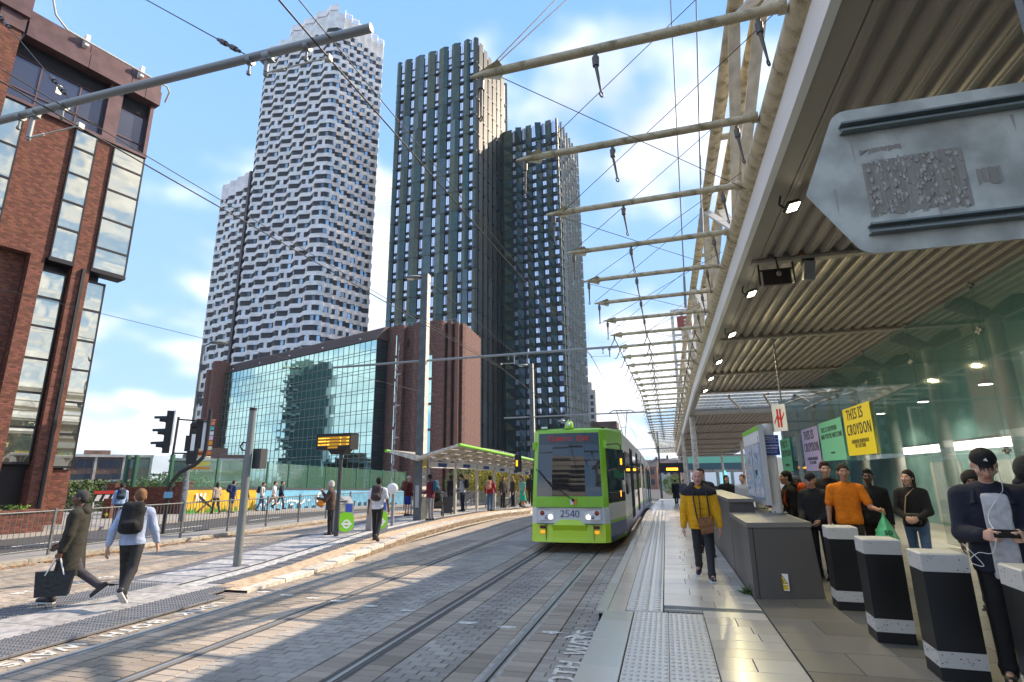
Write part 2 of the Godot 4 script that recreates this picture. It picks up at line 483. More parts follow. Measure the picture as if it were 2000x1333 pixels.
func build_tramway() -> void:
	var tw := ground_part("tramway", "block paved tramway with three grooved tracks")
	var g := G.new()
	strip(g, [-14.8, -0.6], 6, -86, -0.02, 4)
	part(tw, "bed", g, M["joint"])
	var grey := func() -> Color: return Color(0.45, 0.41, 0.36) * rnd(0.84, 1.12)
	var tan := func() -> Color: return Color(0.47, 0.395, 0.315) * rnd(0.84, 1.13)
	var pale := func() -> Color: return Color(0.42, 0.36, 0.29) * rnd(0.84, 1.12)
	# blocks: [x0, x1, tone, header course]
	var zones := [[-1.44, -0.62, grey, false], [-1.76, -1.45, tan, true], [-2.24, -1.95, tan, true], [-2.90, -2.25, grey, false], [-3.20, -2.91, tan, true], [-3.71, -3.41, tan, true],
		[-4.92, -3.72, grey, false], [-5.22, -4.93, tan, true], [-5.74, -5.44, tan, true], [-6.30, -5.75, pale, false], [-6.60, -6.31, tan, true], [-7.6, -6.84, tan, false],
		[-11.9, -10.1, tan, false], [-13.3, -12.1, pale, false], [-14.8, -13.5, tan, false]]
	var bl := G.new()
	bl.bev(Vector3(-0.5, -0.03, -0.5), Vector3(0.5, 0, 0.5), 0.012)
	var bm := bl.mesh()
	var pieces := []
	for zn in zones:
		var w: float = zn[1] - zn[0]
		var hd: bool = zn[3]
		var dz := 0.155 if hd else 0.125
		var nx := 1 if hd else maxi(1, roundi(w / 0.24))
		var dx := w / nx
		var z := -3.0
		var row := 0
		while z > -17.0:
			var n: int = nx
			for k in n + (1 if row % 2 and not hd else 0):
				var a: float = zn[0] + dx * (k - (0.5 if row % 2 and not hd else 0.0))
				var b := a + dx
				a = maxf(a, zn[0]); b = minf(b, zn[1])
				if b - a < 0.03: continue
				var cl: Color = zn[2].call()
				pieces.append([Vector3((a + b) / 2, rnd(-0.003, 0.003), z - dz / 2), Vector3(b - a - 0.008, 1, dz - 0.009), cl])
			z -= dz
			row += 1
	var wear := FastNoiseLite.new()
	wear.seed = 31; wear.frequency = 0.55; wear.fractal_octaves = 4
	for p in pieces: # trodden and oil-darkened patches
		var w := 1.0 + 0.42 * wear.get_noise_2d(p[0].x * 1.6, p[0].z * 0.6)
		p[2] = p[2] * w
	pieces.sort_custom(func(p, q): return p[0].length() < q[0].length())
	var vis := []
	for p in pieces: # the blocks that fall in the frame come first
		var q: Vector3 = p[0]
		if q.z < -4.4 and q.x > -0.35 + q.z * 1.62: vis.append(p)
	for i in 300:
		var p: Array = vis[i]
		g = G.new(); g.col = p[2]
		g.bev(Vector3(-0.5, -0.03, -0.5) * Vector3(p[1].x, 1, p[1].z), Vector3(0.5, 0, 0.5) * Vector3(p[1].x, 1, p[1].z), 0.006)
		inst(tw, "paving_block", g.mesh(), M["sett"], T(p[0]))
	var ts := []
	var cs := []
	for i in range(300, vis.size()):
		ts.append(T(vis[i][0], 0, vis[i][1])); cs.append(vis[i][2])
	many(tw, "paving_blocks", bm, M["sett"], ts, cs)
	# beyond, where single blocks can no longer be told apart
	for zn in zones:
		g = G.new()
		var z := -17.0
		while z > -80.0:
			g.col = zn[2].call()
			strip(g, [zn[0], zn[1]], z, z - 0.9, -0.004, 0.9)
			z -= 0.9
		part(tw, "far_paving", g, M["sett"], true)
	# concrete haunch and rails
	for x in [-1.85, -3.30, -5.33, -6.72, -12.0, -13.4]:
		g = G.new()
		for s in [-1, 1]:
			strip(g, [x + (0.05 if s > 0 else -0.10), x + (0.11 if s > 0 else -0.035)], 6, -80, -0.001, 4)
		part(tw, "sealed_strip", g, M["concrete"] if x in [-1.85, -6.72] else M["seal"])
		var r := thing("tram_rail", "", "rail")
		r.set_meta("label", {-1.85: "right rail of the track under the tram", -3.3: "left rail of the track under the tram", -5.33: "right rail of the empty middle track", -6.72: "left rail of the empty middle track beside the island platform",
			-12.0: "nearer rail of the track behind the island platform", -13.4: "farther rail of the track by the railings"}[x])
		g = G.new()
		for sg in [[-0.035, 0.018], [0.046, 0.054]]:
			var z := 6.0
			while z > -80:
				var e := z - 4.0
				g.hexa([Vector3(x + sg[0], drop(z) - 0.05, z), Vector3(x + sg[1], drop(z) - 0.05, z), Vector3(x + sg[1], drop(e) - 0.05, e), Vector3(x + sg[0], drop(e) - 0.05, e),
					Vector3(x + sg[0], drop(z) + 0.004, z), Vector3(x + sg[1], drop(z) + 0.004, z), Vector3(x + sg[1], drop(e) + 0.004, e), Vector3(x + sg[0], drop(e) + 0.004, e)])
				z = e
		part(r, "rail_head", g, M["rail"])
		g = G.new()
		strip(g, [x + 0.018, x + 0.046], 6, -80, -0.014, 4)
		part(r, "groove", g, M["rust"])
	# painted lettering, worn
	var paint := mat("road_paint", Color(0.72, 0.70, 0.64), 0.8, 0, "dirt", 2.0)
	var flat := func(x: float, z: float, turn: float) -> Transform3D: return Transform3D(Basis(Vector3.UP, turn) * Basis(Vector3.RIGHT, -PI / 2), Vector3(x, 0.006, z))
	var m1 := thing("road_marking", "white lettering LOOK BOTH WAYS and arrow on the blocks beside the right platform", "road marking")
	words(m1, "lettering", "LOOK  BOTH  WAYS", 0.27, flat.call(-1.1, -5.9, PI / 2), paint, true, 0.003)
	g = G.new()
	g.col = Color(1, 1, 1)
	var at := Transform3D(Basis(Vector3.RIGHT, -PI / 2), Vector3(-1.22, 0.006, -7.25))
	g.prism([Vector2(-0.02, -0.2), Vector2(0.02, -0.2), Vector2(0.02, 0.02), Vector2(0.1, -0.08), Vector2(0.12, -0.03), Vector2(0, 0.14), Vector2(-0.12, -0.03), Vector2(-0.1, -0.08), Vector2(-0.02, 0.02)], at, 0.003)
	part(m1, "arrow", g, paint)
	var m2 := thing("road_marking", "white lettering LOOK BOTH WAYS on the blocks along the island crossing", "road marking")
	words(m2, "lettering", "LOOK   BOTH   WAYS", 0.24, flat.call(-7.02, -6.35, -PI / 2), paint, true, 0.003)
	var m3 := thing("road_marking", "worn white lettering on the blocks of the track behind the island crossing", "road marking")
	words(m3, "lettering", "LOOK   BOTH   WAYS", 0.22, flat.call(-11.2, -8.0, PI / 2), paint, true, 0.003)
	var k := 0
	for p in [Vector2(-4.55, -8.2), Vector2(-3.85, -8.05), Vector2(-5.25, -8.4), Vector2(-5.75, -8.5), Vector2(-6.35, -8.6), Vector2(-2.75, -7.6), Vector2(-2.15, -7.5), Vector2(-1.55, -7.4), Vector2(-6.95, -8.75)]:
		var d := thing("crossing_stud", ORD[k] + " worn white crossing mark from the island, on the blocks across the tracks" if k else "white crossing mark on the grey blocks between the two tracks", "road marking", Vector3(p.x, 0.004, p.y), 0, "worn white marks across the tracks")
		g = G.new()
		var poly := []
		for i in 9:
			var a := TAU * i / 9
			poly.append(Vector2(cos(a) * rnd(0.1, 0.17), sin(a) * rnd(0.04, 0.075)))
		g.prism(poly, Transform3D(Basis(Vector3.RIGHT, -PI / 2), Vector3.ZERO), 0.004)
		part(d, "paint", g, paint)
		k += 1

func blister_slab() -> G: # 0.4 m slab with 36 bumps
	var g := G.new()
	g.bev(Vector3(-0.198, -0.03, -0.198), Vector3(0.198, 0, 0.198), 0.005)
	for i in 7:
		for j in 4:
			var p := Vector3(-0.171 + i * 0.057, 0, -0.15 + j * 0.1)
			g.lathe([Vector2(0.0185, 0), Vector2(0.015, 0.010), Vector2(0.0001, 0.011)], T(p), 6)
	return g

func lozenge_slab() -> G:
	var g := G.new()
	g.bev(Vector3(-0.222, -0.03, -0.198), Vector3(0.222, 0, 0.198), 0.005)
	for i in 3:
		for j in 3:
			var p := Vector3(-0.145 + i * 0.145, 0, -0.1333 + j * 0.1333)
			g.lathe([Vector2(0.052, 0), Vector2(0.044, 0.014), Vector2(0.0001, 0.016)], T(p), 10, 1.0, 0.72)
	return g

const ISL := [[-5.0, -7.12, -10.35, 0.02], [-8.0, -7.15, -10.3, 0.03], [-10.5, -7.15, -10.5, 0.08], [-13.0, -7.35, -10.75, 0.17], [-16.5, -7.8, -11.2, 0.25], [-21.5, -7.98, -11.5, 0.27], [-30.0, -7.55, -11.3, 0.25], [-46.0, -7.4, -11.0, 0.25], [-70.0, -7.4, -10.6, 0.25]]
func isl(z: float) -> Array: # [front x, back x, height] of the island platform at z
	for i in ISL.size() - 1:
		if z > ISL[i + 1][0] or i == ISL.size() - 2:
			var t := clampf((z - ISL[i][0]) / (ISL[i + 1][0] - ISL[i][0]), 0, 1)
			return [lerpf(ISL[i][1], ISL[i + 1][1], t), lerpf(ISL[i][2], ISL[i + 1][2], t), lerpf(ISL[i][3], ISL[i + 1][3], t) + drop(z)]
	return []

func build_island() -> void:
	var ip := ground_part("island_platform", "paved island platform between the tracks")
	# bands from the front edge: [from, to, colour, extra height]
	var bands := [[0.0, 0.28, Color(0.66, 0.60, 0.50)], [0.28, 0.85, Color(0.62, 0.46, 0.30)], [1.25, 1.6, Color(0.56, 0.55, 0.53)], [1.6, 1.7, Color(0.05, 0.05, 0.055)], [1.7, 9.0, Color(0.40, 0.40, 0.41)]]
	for bi in bands.size():
		var b: Array = bands[bi]
		var g := G.new()
		g.col = b[2]
		var z := -4.0 if bi > 3 else -8.6
		while z > -70.0:
			var e := z - 0.8
			var p := isl(z)
			var q := isl(e)
			var x0: float = p[0] - b[0]
			var x1: float = p[0] - b[1] if bi < 4 else p[1] + 0.38
			var y0: float = q[0] - b[0]
			var y1: float = q[0] - b[1] if bi < 4 else q[1] + 0.38
			g.quad(Vector3(x1, p[2], z), Vector3(x0, p[2], z), Vector3(y0, q[2], e), Vector3(y1, q[2], e))
			if bi == 0: g.quad(Vector3(x0, p[2], z), Vector3(x0, -0.05 + drop(z), z), Vector3(y0, -0.05 + drop(e), e), Vector3(y0, q[2], e))
			if bi == 4: g.quad(Vector3(p[1], -0.05 + drop(z), z), Vector3(p[1], p[2], z), Vector3(q[1], q[2], e), Vector3(q[1], -0.05 + drop(e), e))
			z = e
		part(ip, ["edge_top", "sandy_strip", "pale_strip", "drain_line", "paving_base"][bi], g, mat("tint_grain", Color(1, 1, 1), 0.75, 0, "dirt", 0.9))
	# dark block band along the back edge
	var g := G.new()
	g.col = Color(0.16, 0.16, 0.17)
	var z := -8.6
	while z > -70:
		var p := isl(z)
		var q := isl(z - 0.8)
		g.quad(Vector3(p[1], p[2], z), Vector3(p[1] + 0.38, p[2], z), Vector3(q[1] + 0.38, q[2], z - 0.8), Vector3(q[1], q[2], z - 0.8))
		z -= 0.8
	part(ip, "dark_block_band", g, M["tint_grain"])
	# edge stones with visible joints and the brick face under them
	var k := 0
	z = -9.6
	while z > -34.0:
		var p := isl(z)
		var q := isl(z - 0.9)
		var d := Vector3(q[0] - p[0], q[2] - p[2], -0.9)
		g = G.new()
		g.col = tone(0.62, 0.1) * Color(1.0, 0.93, 0.82)
		var t := Transform3D(Basis(Vector3.UP, atan2(-d.x, 0.9)), Vector3((p[0] + q[0]) / 2, (p[2] + q[2]) / 2, z - 0.45))
		g.bev(Vector3(-0.3, -0.08, -0.442), Vector3(0.015, 0.006, 0.442), 0.012)
		inst(ip, "edge_stone", g.mesh(), M["tint_grain"], t)
		if p[2] > 0.12:
			for r in 2:
				for h in 4:
					g = G.new()
					g.col = Color(0.30, 0.23, 0.16) * rnd(0.7, 1.3)
					g.box(Vector3(-0.02, -0.16 - r * 0.075, -0.45 + h * 0.225 + 0.006), Vector3(0.008 + rnd(0, 0.006), -0.09 - r * 0.075, -0.45 + h * 0.225 + 0.219))
					inst(ip, "brick", g.mesh(), M["sett"], t)
		z -= 0.9
		k += 1
	# slabs of the walking surface
	z = -8.9
	while z > -27.0:
		var p := isl(z - 0.3)
		var x: float = p[1] + 0.4
		var xr: float = p[0] - 1.72
		var off := rnd(0, 0.5)
		while x < xr - 0.1:
			var w := minf(0.55 + off, xr - x)
			off = rnd(0, 0.35)
			g = G.new()
			g.col = Color(0.43, 0.43, 0.44) * rnd(0.82, 1.15)
			g.bev(Vector3(0.004, -0.02, -0.296), Vector3(w - 0.004, 0.006, 0.296), 0.004)
			inst(ip, "slab", g.mesh(), M["tint_grain"], T(Vector3(x, p[2], z - 0.3)))
			x += w
		z -= 0.6
	# tactile crossing at the near end: two bands of blister slabs and pale slabs between them
	var bs := blister_slab().mesh()
	var bg := mat("blister_grey", Color(0.17, 0.175, 0.19), 0.45, 0, "grain", 2.0)
	for r in 14:
		for cidx in [0, 1, 5, 6]:
			var zz := -4.4 - r * 0.4
			var x: float = [-7.42, -7.82, 0, 0, 0, -9.35, -9.75][cidx]
			if cidx < 2 and r > 9 + cidx * 2: continue
			inst(ip, "blister_slab", bs, bg, T(Vector3(x, 0.045, zz)))
	for r in 8:
		for q in 3:
			g = G.new()
			g.col = Color(0.44, 0.43, 0.42) * rnd(0.85, 1.12)
			g.bev(Vector3(-0.183, -0.03, -0.34), Vector3(0.183, 0, 0.34), 0.004)
			inst(ip, "slab", g.mesh(), M["tint_grain"], T(Vector3(-8.22 - q * 0.37, 0.045, -4.3 - r * 0.69)))
	# square blister strip along the edge
	z = -9.2
	while z > -27.0:
		var p := isl(z)
		inst(ip, "blister_slab", bs, bg, T(Vector3(p[0] - 1.05, p[2] + 0.004, z)))
		z -= 0.4

func build_platform() -> void:
	var pf := ground_part("platform", "pale stone tram platform under the canopy")
	var y := 0.3
	var g := G.new()
	# bed
	strip(g, [-0.95, 1.03], -7.4, -80, y - 0.03, 4)
	strip(g, [-0.85, 1.03], 6, -7.4, y - 0.03, 4)
	part(pf, "bed", g, M["joint"])
	g = G.new()
	for zz in range(0, 20):
		var a := -7.4 - zz * 4.0
		g.quad(Vector3(-0.93, y + drop(a), a), Vector3(-0.93, -0.1 + drop(a), a), Vector3(-0.93, -0.1 + drop(a - 4), a - 4), Vector3(-0.93, y + drop(a - 4), a - 4))
	g.quad(Vector3(-0.84, y - 0.02, 6), Vector3(-0.84, -0.1, 6), Vector3(-0.84, -0.1, -7.4), Vector3(-0.84, y - 0.02, -7.4))
	part(pf, "edge_face", g, M["kerb"])
	var put := func(x0: float, x1: float, z0: float, z1: float, called: String, m: Material, cl: Color) -> void: # z0 nearer
		var q := G.new()
		q.col = cl
		var cx := (x0 + x1) / 2
		var cz := (z0 + z1) / 2
		q.bev(Vector3(x0 - cx + 0.003, -0.04, z1 - cz + 0.003), Vector3(x1 - cx - 0.003, 0, z0 - cz - 0.003), 0.004)
		inst(pf, called, q.mesh(), m, T(Vector3(cx, y + drop(cz) + rnd(-0.0015, 0.0015), cz)))
	# edge coping and the wide slabs behind it
	var z := -3.0
	while z > -33.0:
		var l := 0.78 if z > -7.4 else 0.9
		if z > -7.4 and z - l < -7.4: l = z + 7.4
		var e := -0.86 if z > -7.4 else -0.96
		put.call(e, e + (0.36 if z > -7.4 else 0.14), z, z - l, "edge_stone", M["granite_slab"], tone(0.86, 0.06))
		if z <= -7.4: put.call(e + 0.14, -0.6, z, z - l, "slab", M["granite_slab"], Color(0.95, 0.9, 0.82) * rnd(0.78, 1.0))
		z -= l
	# tactile paving
	var bs := blister_slab().mesh()
	var bw := mat("blister_pale", Color(0.76, 0.72, 0.65), 0.28, 0, "grain", 2.0)
	for r in 11:
		for cx in 2:
			inst(pf, "blister_slab", bs, bw, T(Vector3(-0.29 + cx * 0.4, y + 0.003, -3.2 - r * 0.4)))
	var ls := lozenge_slab().mesh()
	for r in 52:
		var zz := -7.65 - r * 0.4
		inst(pf, "lozenge_slab", ls, bw, T(Vector3(-0.375, y + 0.003 + drop(zz), zz)))
	g = G.new()
	g.col = Color(0.8, 0.8, 0.8)
	strip(g, [-0.6, -0.15], -28.5, -80, y, 4)
	strip(g, [-0.95, -0.6], -33, -80, y, 4)
	strip(g, [-0.15, 1.03], -26, -80, y, 4)
	part(pf, "far_paving", g, M["granite_slab"])
	# random coursed slabs
	z = -3.0
	while z > -26.0:
		var d: float = [0.28, 0.36, 0.42][rng.randi() % 3]
		if z > -7.62 and z - d < -7.62: d = z + 7.62
		var xs := -0.145 if z <= -7.4 else 0.315
		if z <= -7.619 and z > -7.63: # slotted drain
			g = G.new()
			for i in 6: g.box(Vector3(-0.14, y - 0.03, z - 0.012 - i * 0.03), Vector3(1.02, y - 0.002, z - 0.028 - i * 0.03))
			part(pf, "drain_grate", g, M["grey_steel"])
			z -= 0.19
			continue
		var x := xs
		while x < 1.0:
			var w := minf(rnd(0.3, 0.78), 1.02 - x)
			if 1.02 - x - w < 0.14: w = 1.02 - x
			put.call(x, x + w, z, z - d, "slab", M["granite_slab"], Color(0.93, 0.92, 0.90) * rnd(0.76, 1.02))
			x += w
		z -= d
	# darker station forecourt
	var fc := ground_part("forecourt", "dark stone forecourt in front of the station glass")
	g = G.new()
	strip(g, [1.03, 30.0], 6, -80, y - 0.03, 4)
	part(fc, "bed", g, M["joint"])
	g = G.new()
	g.col = Color(0.9, 0.9, 0.9)
	strip(g, [1.03, 30.0], -17, -80, y - 0.004, 4)
	strip(g, [6.6, 30.0], 6, -17, y - 0.004, 4)
	part(fc, "far_paving", g, M["dark_slab"])
	var row := 0
	z = -2.6
	while z > -17.0:
		var x := 1.03 - (0.45 if row % 2 else 0.0)
		while x < 6.5:
			g = G.new()
			g.col = tone(0.85, 0.18)
			var a := maxf(x, 1.03)
			g.bev(Vector3(a + 0.003, -0.03, -0.297), Vector3(x + 0.897, 0, 0.297), 0.003)
			inst(fc, "slab", g.mesh(), M["dark_slab"], T(Vector3(0, y + rnd(-0.001, 0.001), z - 0.3)))
			x += 0.9
		z -= 0.6
		row += 1

func ribbon(g: G, pts: Array, y0: float, y1: float, closed_ends := true, thick := 0.35, inner := []) -> void: # wall along plan points (left to right seen from outside), with top and underside
	for i in pts.size() - 1:
		var a: Vector2 = pts[i]
		var b: Vector2 = pts[i + 1]
		g.quad(Vector3(a.x, y0, a.y), Vector3(b.x, y0, b.y), Vector3(b.x, y1, b.y), Vector3(a.x, y1, a.y))
		if inner.size() > 0:
			var c: Vector2 = inner[i]
			var d: Vector2 = inner[i + 1]
			g.quad(Vector3(c.x, y0, c.y), Vector3(d.x, y0, d.y), Vector3(b.x, y0, b.y), Vector3(a.x, y0, a.y))
			g.quad(Vector3(a.x, y1, a.y), Vector3(b.x, y1, b.y), Vector3(d.x, y1, d.y), Vector3(c.x, y1, c.y))

func inset(pts: Array, w: float) -> Array:
	var o := []
	for i in pts.size():
		var a: Vector2 = pts[maxi(i - 1, 0)]
		var b: Vector2 = pts[mini(i + 1, pts.size() - 1)]
		var d := (b - a).normalized()
		o.append(pts[i] + Vector2(d.y, -d.x) * w) # inwards: to the left of the walking direction is -z side
	return o

func build_white_tower() -> void:
	var tw := thing("apartment_tower", "tall white apartment tower with zigzag bands and a lower wing on its left", "tower", Vector3(-98.6, 0, -135.5), -0.2218)
	var white := mat("tower_white", Color(0.88, 0.84, 0.82), 0.5, 0, "blotch", 0.08, "", false)
	var dark := mat("tower_dark", Color(0.022, 0.021, 0.025), 0.55)
	var gl := mat("tower_glass", Color(0.42, 0.55, 0.66), 0.06, 0.6)
	# plans: local x to the right, +z outwards; origin at the corner between the two faces
	var plans := []
	var main := []
	for i in 13: main.append(Vector2(-37.1 + i * 37.1 / 12.0, 0.0 if i % 2 == 0 else 1.25))
	# right face: direction (0.15, -0.99) in local plan
	var rd := Vector2(0.15, -0.989)
	var ro := Vector2(0.989, 0.15)
	for i in 7:
		var s := i * 2.85
		if i > 0: main.append(rd * s)
		main.append(rd * (s + 2.05) + ro * 1.15)
	main.append(rd * 20.2)
	main.append(rd * 20.2 + Vector2(-30, 0))
	plans.append([main, 158.0, 50, 12])
	var low := []
	for i in 9: low.append(Vector2(-57.5 + i * 19.4 / 8.0, -2.1 + i * 0.24 + (0.0 if i % 2 == 0 else 0.85)))
	plans.append([low, 107.0, 34, 8])
	var wn := 0
	var stuff := G.new()
	for pi in 2:
		var pts: Array = plans[pi][0]
		var top: float = plans[pi][1]
		var nf: int = plans[pi][2]
		var back := inset(pts, 0.3)
		var fh := top / nf
		var g := G.new()
		ribbon(g, back, -2.0, top - 0.5)
		if pi == 0: # return sides and roof
			g.quad(Vector3(-37.1, -2, -20), Vector3(-37.1, -2, 0), Vector3(-37.1, top, 0), Vector3(-37.1, top, -20))
			g.quad(Vector3(-37, top - 1, 0), Vector3(0, top - 1, 0), Vector3(3, top - 1, -19.5), Vector3(-37, top - 1, -19.5))
		else:
			g.quad(Vector3(-57.4, -2, -20), Vector3(-57.4, -2, -2.2), Vector3(-57.4, top, -2.2), Vector3(-57.4, top, -20))
			g.quad(Vector3(-57, top - 1, -3), Vector3(-38, top - 1, -1), Vector3(-38, top - 1, -18), Vector3(-57, top - 1, -18))
			g.box(Vector3(-38.25, -2, -2.5), Vector3(-37.15, top + 2, 0.55))
		part(tw, "recessed_wall", g, dark)
		for f in nf:
			var y0 := f * fh - 0.75
			var y1 := y0 + 1.38
			if f == nf - 1: y1 = top + 2.2
			g = G.new()
			g.col = tone(0.95, 0.03)
			ribbon(g, pts, y0, y1, true, 0.5, back)
			# piers between the bands, shifted from floor to floor
			var k := 0
			for i in pts.size() - 2:
				var a: Vector2 = pts[i]
				var b: Vector2 = pts[i + 1]
				var ln := a.distance_to(b)
				var d := (b - a) / ln
				var py1 := y0 + fh
				if f < nf - 1:
					var has := (i + f) % 3 == 0 if ln > 1.5 else false
					if ln > 1.5 and i >= int(plans[pi][3]) and pi == 0: has = (i + f) % 2 == 0
					if has:
						var s := ln * 0.5 - 0.4 if i < int(plans[pi][3]) else ln - 0.72
						var p := a + d * s
						var q := a + d * (s + 0.95)
						g.quad(Vector3(p.x, y1, p.y), Vector3(q.x, y1, q.y), Vector3(q.x, py1, q.y), Vector3(p.x, py1, p.y))
						var w := Vector2(d.y, -d.x) * 0.5
						g.quad(Vector3(q.x, y1, q.y), Vector3(q.x + w.x, y1, q.y + w.y), Vector3(q.x + w.x, py1, q.y + w.y), Vector3(q.x, py1, q.y))
						g.quad(Vector3(p.x + w.x, y1, p.y + w.y), Vector3(p.x, y1, p.y), Vector3(p.x, py1, p.y), Vector3(p.x + w.x, py1, p.y + w.y))
				if ln > 1.5 and f < nf - 1 and ((i + f) % 2 == 0 or (i * 7 + f * 3) % 5 == 0 or i > 11): # a window in front of the dark wall
					var c: Vector2 = back[i]
					var e: Vector2 = back[i + 1]
					var dd := (e - c).normalized()
					var l2 := c.distance_to(e)
					var s := l2 * (0.62 if (i + f) % 3 else 0.2)
					if s + 0.95 > l2: s = l2 - 1.0
					var o := Vector2(-dd.y, dd.x) * 0.06
					var wg := G.new() if wn < 300 and f > 16 and f < 40 and i < 18 else stuff
					wg.col = Color(1, 1, 1) * [0.8, 0.4, 0.6, 0.25, 1.1][rng.randi() % 5]
					var p := c + dd * s + o
					var q := c + dd * (s + 0.95) + o
					wg.quad(Vector3(p.x, y1 - 0.05, p.y), Vector3(q.x, y1 - 0.05, q.y), Vector3(q.x, py1 - 0.1, q.y), Vector3(p.x, py1 - 0.1, p.y))
					var o2 := Vector2(dd.y, -dd.x) * 0.05
					wg.quad(Vector3(q.x, y1 - 0.05, q.y), Vector3(q.x + o2.x, y1 - 0.05, q.y + o2.y), Vector3(q.x + o2.x, py1 - 0.1, q.y + o2.y), Vector3(q.x, py1 - 0.1, q.y))
					if wg != stuff:
						part(tw, "window", wg, gl)
						wn += 1
			part(tw, "facade_band", g, white)
		# slatted crown above the right face
		if pi == 0:
			g = G.new()
			for i in range(13, pts.size() - 2):
				var a: Vector2 = pts[i]
				var b: Vector2 = pts[i + 1]
				for j in 5:
					var p := a.lerp(b, j / 5.0)
					g.box(Vector3(p.x - 0.08, top + 2.0, p.y - 0.08), Vector3(p.x + 0.08, top + 4.2, p.y + 0.08))
				g.quad(Vector3(a.x, top + 4.0, a.y), Vector3(b.x, top + 4.0, b.y), Vector3(b.x, top + 4.5, b.y), Vector3(a.x, top + 4.5, a.y))
			ribbon(g, back.slice(4, 13), top - 0.6, top + 5.8)
			for i in range(4, 12):
				var a: Vector2 = pts[i]
				var b: Vector2 = pts[i + 1]
				g.quad(Vector3(a.x, top + 3.6, a.y), Vector3(b.x, top + 3.6, b.y), Vector3(b.x, top + 6.0, b.y), Vector3(a.x, top + 6.0, a.y))
				g.box(Vector3(a.x - 0.2, top + 2, a.y - 0.3), Vector3(a.x + 0.2, top + 3.7, a.y - 0.05))
			part(tw, "crown", g, white)
	part(tw, "far_windows", stuff, gl, true)

